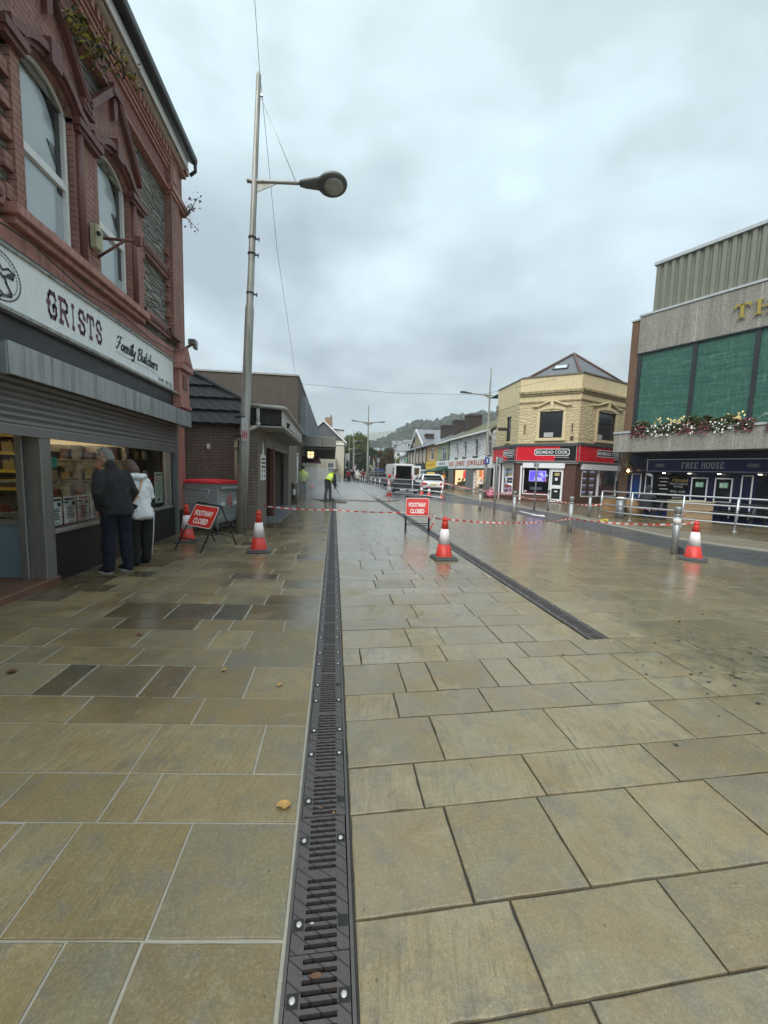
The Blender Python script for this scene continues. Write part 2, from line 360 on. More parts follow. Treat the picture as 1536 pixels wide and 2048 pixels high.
    wet = t.math('ADD', t.math('ADD', t.noise(o, .9, 4, .6), t.math('MULTIPLY', t.math('SUBTRACT', t.noise(v, 2.1, 4, .6), .5), .55)), t.math('ADD', far, t.math('MULTIPLY', side, .5)))
    wet = t.math('ADD', wet, t.math('MULTIPLY', t.ramp(r1, ((.84, 0.0), (.9, .22))), t.math('SUBTRACT', 1.0, zn)))
    film = t.ramp(wet, ((.49, 0.0), (.62, .6), (.8, 1.0)))
    c = t.mix(t.math('MULTIPLY', film, t.math('SUBTRACT', .62, t.math('MULTIPLY', zn, .3))), c, t.mix(1.0, c, (.55, .48, .4), 'MULTIPLY'))
    ro = t.mix(film, .55, .25); rg = t.n('ShaderNodeRGBToBW'); t.L(ro, rg.inputs[0])
    h = t.math('ADD', t.math('ADD', t.math('MULTIPLY', mott, .9), t.math('MULTIPLY', streak, t.math('MULTIPLY', sm, 1.6))), t.math('ADD', t.math('MULTIPLY', fine, .3), t.math('ADD', t.math('MULTIPLY', grain, .22), t.math('MULTIPLY', cloud, 1.2))))
    bs = t.math('SUBTRACT', .75, t.math('MULTIPLY', film, .58))
    bn = t.n('ShaderNodeBump'); t.L(h, bn.inputs['Height']); t.L(bs, bn.inputs['Strength']); bn.inputs['Distance'].default_value = .006
    b = t.bsdf(c, rg.outputs[0], 0, bn.outputs[0], .5); t.L(t.math('MULTIPLY', film, .9), b.inputs['Coat Weight']); b.inputs['Coat Roughness'].default_value = .2; b.inputs['Coat IOR'].default_value = 1.45; return t.mat
SLABM = slab_mat()

class Slabs:
    def __init__(s): s.v = []; s.f = []; s.a = []; s.b = []; s.z = []
    def add(s, q, zone, gap, jit=.003, bev=.006):
        q = [Vector((p[0], p[1])) for p in q]; c = sum(q, Vector((0, 0))) / 4
        def inset(d):
            o = []
            for p in q:
                e = p - c; o.append((p.x - math.copysign(min(d, abs(e.x) * .5), e.x), p.y - math.copysign(min(d, abs(e.y) * .5), e.y)))
            return o
        z0 = random.uniform(-jit, jit) * .5; tx, ty = random.gauss(0, .0016), random.gauss(0, .0022)
        def zz(p): return z0 + (p[0] - c.x) * tx + (p[1] - c.y) * ty
        g = gap / 2; A = inset(g); B = inset(g + bev); n = len(s.v)
        if c.y < 7.5:
            rough = (.0009 if zone < .5 else .0022) + .0012 * random.random(); seg = 6
            def ring(P, am):
                o = []
                for k in range(4):
                    p, q_ = Vector(P[k]), Vector(P[(k + 1) % 4]); d = (q_ - p).normalized(); nn_ = Vector((-d.y, d.x)); chip = zone > .5 and random.random() < .3; ck = random.randrange(1, seg)
                    for j in range(seg): o.append(tuple(p.lerp(q_, j / seg) + nn_ * (random.uniform(0, am) if j else am * .8) + nn_ * (.006 * random.random() if chip and j == ck else 0)))
                return o
            RA = ring(A, rough); RB = [tuple(Vector(p).lerp(Vector((c.x, c.y)), bev / max(.12, (Vector(p) - Vector((c.x, c.y))).length) * (1 + .8 * random.random()))) for p in RA]; m4 = len(RA)
            s.v += [(p[0], p[1], zz(p) - .03) for p in RA] + [(p[0], p[1], zz(p) - bev * .6) for p in RA] + [(p[0], p[1], zz(p)) for p in RB]
            s.f.append(tuple(range(n + 2 * m4, n + 3 * m4)))
            for k in range(m4):
                m = (k + 1) % m4; s.f.append((n + m4 + k, n + m4 + m, n + 2 * m4 + m, n + 2 * m4 + k)); s.f.append((n + k, n + m, n + m4 + m, n + m4 + k))
            r1, r2 = random.random(), random.random(); nf = 1 + 2 * m4
            if zone < .5 and (3.9 < c.y < 4.75 or 5.5 < c.y < 6.1) and random.random() < .45: r1 = random.uniform(.8, 1.0)
            if zone < .5 and c.y < 3.7:
                r1 *= .74
                for (sx_, sy_, rv) in ((-1.13, 2.85, .9), (-1.83, 2.87, .97), (-.35, 1.39, .73), (-.8, 1.42, .03), (-1.25, 4.2, .95)):
                    if abs(c.x - sx_) < .12 and abs(c.y - sy_) < .15: r1 = rv
            s.a += [r1] * nf; s.b += [r2] * nf; s.z += [zone] * nf
            return
        s.v += [(p[0], p[1], zz(p) - .03) for p in A] + [(p[0], p[1], zz(p) - bev * .6) for p in A] + [(p[0], p[1], zz(p)) for p in B]
        s.f.append((n + 8, n + 9, n + 10, n + 11))
        for k in range(4):
            m = (k + 1) % 4
            s.f.append((n + 4 + k, n + 4 + m, n + 8 + m, n + 8 + k)); s.f.append((n + k, n + m, n + 4 + m, n + 4 + k))
        r1, r2 = random.random(), random.random()
        s.a += [r1] * 9; s.b += [r2] * 9; s.z += [zone] * 9
    def build(s, name):
        me = bpy.data.meshes.new(name); me.from_pydata(s.v, [], s.f)
        for nm, dat in (('rnd', s.a), ('rnd2', s.b), ('zone', s.z)):
            at = me.attributes.new(nm, 'FLOAT', 'FACE'); at.data.foreach_set('value', np.array(dat, 'f'))
        me.materials.append(SLABM); me.update(); o = bpy.data.objects.new(name, me); COL.objects.link(o); o['kind'] = 'structure'; return o

def rows_from(known, start_dirs, ymax, pats):
    ys = list(known); i = 0
    while ys[-1] < ymax: ys.append(ys[-1] + random.choice(pats)); i += 1
    return ys
DX0 = -.135; DX1 = .092                                  # the near drain channel lies between
def roadx(y):                                            # left edge of the road
    P = [(-6, 15.5), (0, 10.8), (3, 8.9), (6, 7.62), (7.6, 7.22), (10, 7.2), (14, 7.15), (18, 7.0), (19.6, 6.2), (21, 5.2), (23.2, 3.1), (26, 2.95), (400, 2.95)]
    for (a, b), (c, d) in zip(P, P[1:]):
        if a <= y <= c: return b + (d - b) * (y - a) / (c - a)
    return P[0][1]
def d2l(y): return 2.394 - .0065 * y
def d2r(y): return 2.61 - .0035 * y
SL = Slabs()
# --- west of the channel: rows lean, light lime mortar
lrows = [-2.6 + .36 * k for k in range(9)][:-1] + [.42, .76, 1.164, 1.594, 1.875, 2.256, 2.536, 2.959, 3.249, 3.641, 3.903, 4.365]
lrows = [-2.6, -2.2, -1.9, -1.5, -1.1, -.7, -.4, .05, .42, .76] + lrows[-10:]
lrows = rows_from(lrows, 0, 62, (.28, .28, .36, .41, .46))
lj = {1.164: [-.57, -1.029, -1.26], .76: [-.58, -.815], 1.594: [-.812, -.97], 1.875: [-.373, -.973, -1.73], 2.256: [-.81, -1.526],
      2.536: [-.571, -1.02, -1.254, -1.73, -1.936], 2.959: [-.816, -1.525, -2.18, -2.455], 3.249: [-.721, -1.026, -1.637, -2.345]}
for a, b in zip(lrows, lrows[1:]):
    x = DX0; js = [x]; kn = lj.get(a, [])
    wall_x = -3.55 if a < 9.4 else -3.9 if a < 10 else -1.9
    for k in kn: js.append(k)
    while js[-1] > wall_x: js.append(js[-1] - random.choice((.3, .45, .45, .6, .72, .85)) - random.uniform(0, .06))
    js[-1] = wall_x if js[-1] < wall_x else js[-1]
    if abs(js[-1] - js[-2]) < .05: js.pop(-2)
    for p, q in zip(js, js[1:]):
        def yy(y, x): return y - .1 * (x - DX0)
        SL.add([(q, yy(a, q)), (p, yy(a, p)), (p, yy(b, p)), (q, yy(b, q))], 0.0, random.uniform(.007, .013), .0016, .003)
SL.build('paving')
SL = Slabs()
# --- between the two channels and on to the road: tight dark joints
rrows = [-2.6, -2.3, -1.9, -1.6, -1.2, -.9, -.55, -.2, .2, .5, .905, 1.196, 1.612, 1.893, 2.278, 2.557, 2.975, 3.265, 3.662, 3.932]
rrows = rows_from(rrows, 0, 62, (.28, .29, .39, .41))
rj = {.905: [.641, 1.231, 1.8], 1.196: [.515, .967, 1.43, 1.872], 1.612: [.43, 1.027, 1.75], 1.893: [.607, 1.366, 2.14], 2.278: [.422, 1.031, 1.74, 2.36],
      2.557: [.519, .741, 1.196, 1.438, 1.917, 2.377, 2.84], 2.975: [.235, .932, 1.645]}
for a, b in zip(rrows, rrows[1:]):
    def y2(y, x): return y + .027 * (x - DX1)
    def runs(x0, x1, known=()):
        js = [x0] + [k for k in known if k < x1 - .05]
        while js[-1] < x1: js.append(js[-1] + random.choice((.3, .45, .45, .6, .6, .75)) + random.uniform(0, .08))
        js[-1] = x1
        if abs(js[-1] - js[-2]) < .08: js.pop(-2)
        for p, q in zip(js, js[1:]):
            SL.add([(p, y2(a, p)), (q, y2(a, q)), (q, y2(b, q)), (p, y2(b, p))], 1.0, random.choice((.003, .005, .006, .008)), .003, .004)
    xe = roadx((a + b) / 2)
    if a < 3.2 or a > 60: runs(DX1, xe, rj.get(a, ()))
    else:
        runs(DX1, d2l((a + b) / 2), rj.get(a, ())); runs(d2r((a + b) / 2), xe)
SL.build('paving')

def sheet(name, pts, z, m, kind='structure'):
    b = MB(); b.poly([(p[0], p[1], z) for p in pts]); return b.obj(name, m, None, kind=kind)
MORT = M('lime_mortar', (.29, .275, .225), .8, var=.25, scale=3, bump=.3)
BED = M('dark_bedding', (.035, .032, .026), .7, var=.4, bump=.4)
LX = [(-5.2, -6), (DX0 + .01, -6), (DX0 + .01, 62), (-5.2, 62)]
sheet('paving_bed', LX, -.0045, MORT)
rl = [(DX1 - .01, -6)] + [(roadx(y) - .02, y) for y in (-6, 0, 3, 6, 7.6, 10, 14, 18, 19.6, 21, 23.2, 26, 62)] + [(DX1 - .01, 62)]
# bedding under the east paving, left open along the second channel
b = MB()
ys = [-6, 0, 3.15, 6, 7.6, 10, 14, 18, 19.6, 21, 23.2, 26, 62]
for a, c in zip(ys, ys[1:]):
    if a < 3.1: b.poly([(DX1 - .01, a, -.013), (roadx(a) - .02, a, -.013), (roadx(c) - .02, c, -.013), (DX1 - .01, c, -.013)])
    else:
        b.poly([(DX1 - .01, a, -.013), (d2l(a), a, -.013), (d2l(c), c, -.013), (DX1 - .01, c, -.013)])
        b.poly([(d2r(a), a, -.013), (roadx(a) - .02, a, -.013), (roadx(c) - .02, c, -.013), (d2r(c), c, -.013)])
b.obj('paving_bed', BED, None, kind='structure')
# base ground to the horizon
def base_mat():
    t = NT('base_ground'); o = t.obj(); c = t.mix(t.noise(o, .02, 5, .6), (.05, .07, .03), (.085, .095, .05)); t.bsdf(c, .9); return t.mat
sheet('ground', [(-1500, -400), (1500, -400), (1500, 2400), (-1500, 2400)], -.2, base_mat())
# road
def road_mat():
    t = NT('wet_asphalt'); o = t.obj(); n = t.noise(o, 160, 3, .7); big = t.noise(o, .8, 5, .6)
    c = t.mix(n, (.03, .031, .033), (.085, .086, .088)); c = t.mix(t.math('MULTIPLY', big, .5), c, (.05, .052, .056))
    f = t.ramp(t.noise(o, .55, 5, .62), ((.38, 0.0), (.62, 1.0))); ro = t.n('ShaderNodeRGBToBW'); t.L(t.mix(f, .5, .2), ro.inputs[0])
    t.bsdf(c, ro.outputs[0], 0, t.bump(n, .35, .008)); return t.mat
ROADM = road_mat()
def roadr(y):
    P = [(-6, 18.5), (2, 13.2), (5.5, 10.9), (7.57, 9.6), (8.4, 9.1), (9.3, 8.8), (12, 8.9), (14.8, 9.1), (19, 8.85), (24, 8.4), (31, 8.7), (400, 8.9)]
    for (a, b_), (c, d) in zip(P, P[1:]):
        if a <= y <= c: return b_ + (d - b_) * (y - a) / (c - a)
    return P[0][1]
b = MB(); ys = [-6, -3, 0, 1.5, 3, 4.5, 5.5, 6, 7, 7.6, 8.4, 9.3, 10.5, 12, 14, 14.8, 16, 18, 19, 19.6, 21, 22, 23.2, 24, 26, 31, 40, 60, 100, 200, 398]
for a, c in zip(ys, ys[1:]): b.poly([(roadx(a) - .05, a, -.03), (roadr(a) + .05, a, -.03), (roadr(c) + .05, c, -.03), (roadx(c) - .05, c, -.03)])
b.obj('road', ROADM, None, kind='structure')
# painted arrow on the road and yellow ticks on the kerb
PAINT = M('road_paint', (.62, .61, .56), .6, var=.3, scale=20, bump=.2)
b = MB()
for pts in ([(7.9, 14.9), (8.05, 14.9), (8.05, 16.3), (7.9, 16.3)], [(7.65, 14.9), (8.3, 14.9), (7.98, 14.2)]): b.poly([(x, y, -.026) for x, y in pts])
b.obj('road_marking', PAINT, None, kind='structure')
# east pavement: stone flags with a granite sett strip and kerb beside the road
FLAG = BRICK('pavement_flags', (.235, .205, .15), (.2, .18, .135), (.12, .11, .09), .6, .4, .012, .35, .34, .35)
def flagmap(name, c1, c2, mo, w_, h_, ms, rough):
    t = NT(name); o = t.obj(); b_ = t.n('ShaderNodeTexBrick'); t.L(t.map(o, rot=(0, 0, .3)), b_.inputs['Vector'])
    for k, val in (('Scale', 1), ('Mortar Size', ms), ('Mortar Smooth', .2), ('Brick Width', w_), ('Row Height', h_)): b_.inputs[k].default_value = val
    b_.inputs['Color1'].default_value = c1 + (1,); b_.inputs['Color2'].default_value = c2 + (1,); b_.inputs['Mortar'].default_value = mo + (1,)
    c = t.mix(1.0, b_.outputs[0], t.mix(t.noise(o, 1.7, 5, .65), (.62, .58, .52), (1.1, 1.08, 1.02)), 'MULTIPLY')
    t.bsdf(c, t.math('ADD', t.math('MULTIPLY', t.noise(o, 1.1, 4), .3), rough - .15), 0, t.bump(t.math('ADD', t.math('MULTIPLY', b_.outputs['Fac'], -1), t.math('MULTIPLY', t.noise(o, 40, 4), .4)), .4, .01)); return t.mat
FLAG = flagmap('pavement_flags', (.165, .132, .08), (.13, .108, .07), (.07, .06, .045), .6, .4, .012, .28)
SETT = flagmap('granite_setts', (.2, .185, .14), (.24, .215, .165), (.11, .1, .08), .2, .11, .014, .45)
ys = [-6, 2, 5.5, 7.57, 8.4, 9.3, 12, 14.8, 19, 24, 31, 62]
b = MB(); k_ = MB(); st_ = MB()
for a, c in zip(ys, ys[1:]):
    ra, rc = roadr(a), roadr(c); wa, wc = [(2.0 if y < 12 else .75) for y in (a, c)]
    k_.prism([(ra, a), (ra + .13, a), (rc + .13, c), (rc, c)], -.15, .004, 'z')
    st_.poly([(ra + .13, a, .0), (ra + wa, a, .0), (rc + wc, c, .0), (rc + .13, c, .0)])
    b.poly([(ra + wa, a, .0), (26, a, .0), (26, c, .0), (rc + wc, c, .0)])
b.obj('east_pavement', FLAG, None, kind='structure'); st_.obj('sett_strip', SETT, None, kind='structure')
k_.obj('kerb', M('granite_kerb', (.3, .285, .24), .5, var=.25, scale=6, bump=.3), None, kind='structure')
YEL = M('yellow_road_paint', (.6, .47, .05), .55, var=.25, scale=20, bump=.2)
b = MB()
for k in (0, 1): b.poly([(9.2 + .22 * k, 12.75 + .2 * k, .008), (9.35 + .22 * k, 12.65 + .2 * k, .008), (9.75 + .22 * k, 13.2 + .2 * k, .008), (9.6 + .22 * k, 13.3 + .2 * k, .008)])
b.obj('kerb_marking', YEL, None, kind='structure')
# far street surface beyond the modelled slabs
sheet('far_paving', [(-8, 61.5), (2.97, 61.5), (2.97, 398), (-8, 398)], -.01, FLAG); sheet('far_pavement', [(8.7, 61.8), (26, 61.8), (26, 398), (8.9, 398)], -.004, FLAG)

# ------------------------------------------------------------------ linear drains
CAST = None
def cast_mat():
    t = NT('cast_iron'); o = t.obj(); n = t.noise(o, 60, 4, .65)
    q = t.n('ShaderNodeSeparateXYZ'); t.L(o, q.inputs[0])
    c = t.mix(n, (.036, .031, .031), (.085, .075, .073)); c = t.mix(t.math('MULTIPLY', t.ramp(t.noise(o, 7, 5, .7), ((.5, 0.0), (.75, 1.0))), .5), c, (.075, .045, .03))
    gv = t.math('FRACT', t.math('MULTIPLY', t.math('ADD', q.outputs[1], t.math('MULTIPLY', q.outputs[0], .78)), 19.0))
    gr = t.ramp(gv, ((0.0, 0.0), (.05, 1.0), (.9, 1.0), (.97, 0.0)))
    c = t.mix(gr, sc_((.03, .027, .028), 1), c)
    t.bsdf(c, .45, .1, t.bump(t.math('ADD', t.math('MULTIPLY', gr, 1.2), t.math('MULTIPLY', n, .3)), .55, .004)); return t.mat
CAST = cast_mat(); VOID = M('drain_void', (.006, .006, .006), .6, bump=0)
BOLTM = M('galvanised_bolt', (.5, .5, .48), .42, .5, var=.3, scale=30, bump=0)
def grating_mesh(L=.5, W=.186, pitch=.0256, miss=None):
    b = MB(); h = W / 2; s0, s1 = -.05, .054; n = 18; y = .004; zt, zb = -.003, -.018
    def bar(x0, x1, y0, y1): b.box(x0, x1, y0, y1, zb, zt)
    bar(-h, s0, .002, L - .002); bar(s1, h, .002, L - .002)
    skip = (9,); ends = [.002]
    for k in range(n + 1):
        yc = .019 + k * pitch
        if k in skip or yc > L - .012: continue
        ends.append(yc - .0068); ends.append(yc + .0068)
    ends.append(L - .002)
    for a, c in zip(ends[::2], ends[1::2]): bar(s0, s1, a, c)
    b.m = 1
    for yy in (.075, .2, .36, .45) if False else (.085, .39):
        for xx in (-.0725, .0745):
            b.m = 2; b.poly([(xx - .017, yy - .018, zt + .0008), (xx + .017, yy - .018, zt + .0008), (xx + .017, yy + .018, zt + .0008), (xx - .017, yy + .018, zt + .0008)])
            if miss == (xx < 0, yy < .2): continue
            b.m = 1; b.lathe([(.0, .001), (.0096, .001), (.0096, .004), (.006, .0052), (0.0005, .0054)], (xx + .002 * sin(yy * 90), yy, zt), 8)
    return b
def drain(label, x_of, y0, y1, rot):
    t = thing('drain_channel', label, 'drain', (x_of(y0), y0, 0), rot)
    L = y1 - y0
    b = MB()
    for sgn in (-1, 1): b.box(sgn * .096, sgn * .107, 0, L, -.12, -.0015)
    b.obj('edge_rail', M('dark_iron_edge', (.09, .083, .078), .5, .3, var=.3), t)
    b = MB(); b.box(-.096, .096, 0, L, -.13, -.1); b.obj('channel', VOID, t)
    first = None; vari = None; n = int(L / .5); small = min(n, 96)
    for k in range(small):
        if first is None:
            g = grating_mesh().obj('grating', [CAST, BOLTM, VOID], t); first = g
        elif k == 3: g = grating_mesh(miss=(False, True)).obj('grating', [CAST, BOLTM, VOID], t); vari = g
        else:
            g = (vari if vari and random.random() < .3 else first).copy(); COL.objects.link(g); g.parent = t
        g.location = (0, k * .5, random.uniform(-.001, .001)); g.rotation_euler = (0, 0, random.gauss(0, .005))
    return t
drain('long cast iron slotted drain running down the middle of the paving from the foreground', lambda y: -.0215, -.38, 46.6, 0)
drain('cast iron slotted drain that begins partway along the paving and passes the red cone', lambda y: 2.5, 3.2, 30.2, .28)
b = MB(); b.box(2.395, 2.6, 3.105, 3.195, -.03, -.001); o_ = b.obj('drain_end_cap', CAST); tag(o_, 'small flat iron cap closing the near end of the shorter drain', 'drain cover')
# ================================================================== BUTCHER'S SHOP (west side, nearest)
RED = (.29, .105, .075)
REDB = BRICK('painted_red_brick', (.5, .255, .205), (.42, .2, .158), (.2, .09, .07), .225, .075, .007, .9, .7, .5, .6)
REDP = M('red_masonry_paint', (.45, .21, .168), .6, var=.28, scale=3, bump=.3, bscale=30, streak=.5, dirt=(.09, .045, .035))
REDD = M('dark_red_paint', (.17, .062, .052), .55, var=.3, scale=4, bump=.25, streak=.4, dirt=(.05, .02, .018))
STONE = RUBBLE('dark_rubble_stone', (.24, .235, .2), (.46, .45, .39), (.06, .055, .045), 2.0, 9.5, 1.0, .8, .08)
def frieze_mat():
    t = NT('ornamental_frieze'); v = t.wallv(); m_ = t.map(v, (7, 9, 1)); d = t.noise(m_, 1.2, 2, .5, 2.5)
    e = t.vor(t.mix(.35, m_, t.noise(v, 9, 2, .5, 1.5, True), 'ADD'), 1.0, 'SMOOTH_F1'); f = t.math('SINE', t.math('MULTIPLY', t.math('ADD', e, d), 16.0))
    g = t.ramp(f, ((.3, 0.0), (.7, 1.0))); c = t.mix(g, (.2, .066, .05), (.34, .125, .09)); t.bsdf(c, .6, 0, t.bump(g, .9, .03)); return t.mat
FRZ = frieze_mat()
G = thing('butcher_shop', "red brick butcher's shop with arched upper windows and white fascia sign", 'shop', (-3.5, 0, 0), 90)
X0, X1 = -3.0, 9.95
WINS = [(5.22, 6.07), (6.65, 7.5)]
b = MB()
b.wall(X0, X1, 3.72, 7.9, [(a, c, 4.2, 5.9) for a, c in WINS], 0.0, .3)
b.obj('wall', STONE, G)
# end gable, back and lower carcass
b = MB()
b.poly([(X1, 0, 0), (X1, 9, 0), (X1, 9, 7.9), (X1, 4.5, 10.6), (X1, 0, 7.9)]); b.poly([(X0, 9, 0), (X1, 9, 0), (X1, 9, 7.9), (X0, 9, 7.9)])
b.poly([(X0, 0, 0), (X0, 9, 0), (X0, 9, 7.9), (X0, 0, 7.9)])
b.obj('end_wall', REDB, G)
# brick surrounds, proud of the stone
b = MB(); Y = -.09
def pier(x0, x1, z0, z1, y=Y): b.box(x0, x1, y, .0 + .25, z0, z1)
pier(5.07, 5.2, 4.2, 5.9); pier(6.09, 6.63, 4.2, 5.9); pier(7.52, 7.98, 4.2, 5.9)
for k in range(6):                               # toothed quoins into the stone
    z = 4.25 + k * .31
    b.box(7.98, 8.1, -.07, .05, z, z + .15); b.box(4.94, 5.07, -.07, .05, z, z + .15); b.box(9.12, 9.2, -.07, .05, z, z + .15)
# spandrels: brick between window arch and gablet
def arch_z(x, a, c, zs=5.9, rise=.2):
    h = (c - a) / 2; m_ = (a + c) / 2; R = (h * h + rise * rise) / (2 * rise); return zs - (R - rise) + sqrt(max(0, R * R - (x - m_) ** 2))
def gab_z(x, m_, h=.7, z0=6.28, z1=7.0):
    return z0 + (z1 - z0) * max(0, 1 - abs(x - m_) / h)
for a, c in WINS:
    m_ = (a + c) / 2; n = 16; xs = [a + (c - a) * i / n for i in range(n + 1)]
    for p, q in zip(xs, xs[1:]):
        zb0, zb1 = arch_z(p, a, c), arch_z(q, a, c); zt0, zt1 = gab_z(p, m_), gab_z(q, m_)
        b.poly([(p, Y, zb0), (q, Y, zb1), (q, Y, zt1), (p, Y, zt0)]); b.poly([(p, Y, zb0), (p, .25, zb0), (q, .25, zb1), (q, Y, zb1)])
        b.poly([(p, Y, zt0), (q, Y, zt1), (q, 0, zt1), (p, 0, zt0)])
for p, q in ((4.93, 5.22), (6.07, 6.65), (7.5, 7.98)):
    n = 4; xs = [p + (q - p) * i / n for i in range(n + 1)]
    def gz(x): return max(gab_z(x, 5.645), gab_z(x, 7.075))
    for u, v_ in zip(xs, xs[1:]):
        b.poly([(u, Y, 5.9), (v_, Y, 5.9), (v_, Y, gz(v_)), (u, Y, gz(u))]); b.poly([(u, Y, gz(u)), (v_, Y, gz(v_)), (v_, 0, gz(v_)), (u, 0, gz(u))])
b.poly([(4.93, Y, 5.9), (4.93, 0, 5.9), (4.93, 0, 6.28), (4.93, Y, 6.28)]); b.poly([(7.98, Y, 5.9), (7.98, 0, 5.9), (7.98, 0, 6.28), (7.98, Y, 6.28)])
# corner pilaster in two steps
b.box(9.2, 9.62, -.14, .3, 4.2, 8.02); b.box(9.62, 9.97, -.08, .3, 3.6, 8.02)
# bands across the stone bays
for xa, xb in ((7.98, 9.2), (3.2, 4.93), (X0, 3.2)): b.box(xa, xb, -.07, .05, 5.3, 5.52)
for xa, xb in ((7.98, 9.2), (3.2, 4.93), (X0, 3.2)): b.box(xa, xb, -.07, .05, 4.14, 4.36)
b.obj('brick_trim', REDB, G, recalc=False)
for xa, xb in ((7.98, 9.2), (3.3, 4.93)):         # small dentils in the bands
    n = int((xb - xa) / .075)
    for zz in (5.37, 4.2):
        b = MB()
        for k in range(n): b.box(xa + .02 + k * .075, xa + .06 + k * .075, -.1, -.06, zz, zz + .075)
        b.obj('band_dentils', REDD, G)
# frieze, strings, dentil cornice
b = MB(); b.box(X0, 9.2, -.06, .1, 7.12, 7.44); b.obj('frieze', FRZ, G)
b = MB()
for z0, z1, y in ((7.02, 7.07, -.13), (7.07, 7.12, -.1), (7.44, 7.5, -.1), (7.5, 7.55, -.13), (7.55, 7.585, -.1), (7.585, 7.62, -.15)): b.box(X0, 9.2, y, .1, z0, z1)
b.box(9.15, 10.02, -.2, .35, 7.05, 7.16); b.box(9.17, 10.0, -.17, .35, 6.98, 7.05); b.box(9.15, 10.03, -.22, .35, 7.86, 8.02); b.box(9.17, 10.0, -.17, .35, 7.78, 7.86)
b.box(9.3, 9.5, -.155, -.13, 7.3, 7.6)
b.obj('string_course', REDP, G, bevel=.008)
b = MB()
for k in range(90): x = X0 + .05 + k * .135; (x < 9.1) and b.box(x, x + .075, -.17, .05, 7.64, 7.79)
b.box(X0, 9.2, -.06, .1, 7.62, 7.82); b.obj('dentil_cornice', REDP, G)
b = MB(); b.box(X0, 9.75, -.27, .1, 7.83, 7.86); b.box(X0, 9.75, -.3, -.25, 7.83, 8.0); b.obj('eaves_board', WHITE, G)
b = MB(); pts = [(-.44 + .07 * cos(t_), 8.07 + .07 * sin(t_)) for t_ in [pi * k / 8 + pi for k in range(9)]]
b.prism([(-.38, 8.1), (-.38, 8.0), *[(-.38 + .075 * cos(t_) - .0, 8.06 + .075 * sin(t_)) for t_ in [pi * 1.5 - pi * .5 * k / 6 for k in range(7)]], (-.46, 8.12)], X0, 9.86, 'x')
b.path([(9.82, -.42, 8.0), (9.82, -.42, 7.86), (9.84, -.3, 7.78)], .035); b.obj('gutter', BLACKP, G)
b = MB(); SLATE = BRICK('roof_slate', (.085, .09, .1), (.11, .112, .12), (.03, .03, .034), .3, .2, .006, .5, .4, .3)
b.poly([(X0, -.36, 8.06), (X1, -.36, 8.06), (X1, 4.5, 10.8), (X0, 4.5, 10.8)]); b.poly([(X0, 9, 8.06), (X1, 9, 8.06), (X1, 4.5, 10.8), (X0, 4.5, 10.8)]); b.obj('roof', SLATE, G)
# mouldings: arched labels and gablets
b = MB(); lab = MB()
for a, c in WINS:
    m_ = (a + c) / 2; n = 14
    pts = [(a - .24, -.15, 5.98)] + [(a - .06 + (c - a + .12) * i / n, -.15, arch_z(a - .0 + (c - a) * i / n, a, c) + .13) for i in range(n + 1)] + [(c + .24, -.15, 5.98)]
    b.path(pts, .06, 4); b.path([(p[0], -.12, p[2] - .08) for p in pts[1:-1]], .035, 4)
    b.box(m_ - .09, m_ + .09, -.21, 0, 6.1, 6.36)
    for s in (-1, 1): b.path([(m_ + s * .78, -.14, 6.22), (m_ + s * .06, -.14, 7.04)], .06, 4); b.path([(m_ + s * .74, -.17, 6.3), (m_ + s * .06, -.17, 7.08)], .03, 4)
    b.box(m_ - .12, m_ + .12, -.2, 0, 6.98, 7.1)
    b.prism([(m_ - .05, 6.62), (m_ + .05, 6.72), (m_ + .05, 6.95), (m_ - .05, 6.95)], -.16, 0)
for x0, x1 in ((4.93, 5.2), (6.12, 6.6), (7.52, 7.95)):
    b.box(x0 - .03, x1 + .03, -.19, 0, 5.86, 5.95); b.box(x0 - .01, x1 + .01, -.16, 0, 5.8, 5.86)
b.box(6.24, 6.48, -.17, -.09, 6.16, 6.3)
b.obj('hood_mould', REDD, G)
# engaged shafts beside the windows
for x in (6.14, 7.58): b = MB(); b.path([(x + .05, -.1, 4.2), (x + .05, -.1, 5.8)], .055, 10); b.obj('shaft', REDD, G)
# sills and band under windows
b = MB(); b.box(4.9, 7.95, -.2, .02, 4.08, 4.19); b.box(4.95, 7.9, -.14, .02, 4.0, 4.08); b.box(X0, 9.4, -.05, .02, 3.72, 4.0); b.box(2.0, 4.6, -.2, .02, 4.08, 4.19)
b.obj('sill_band', REDP, G, bevel=.01)
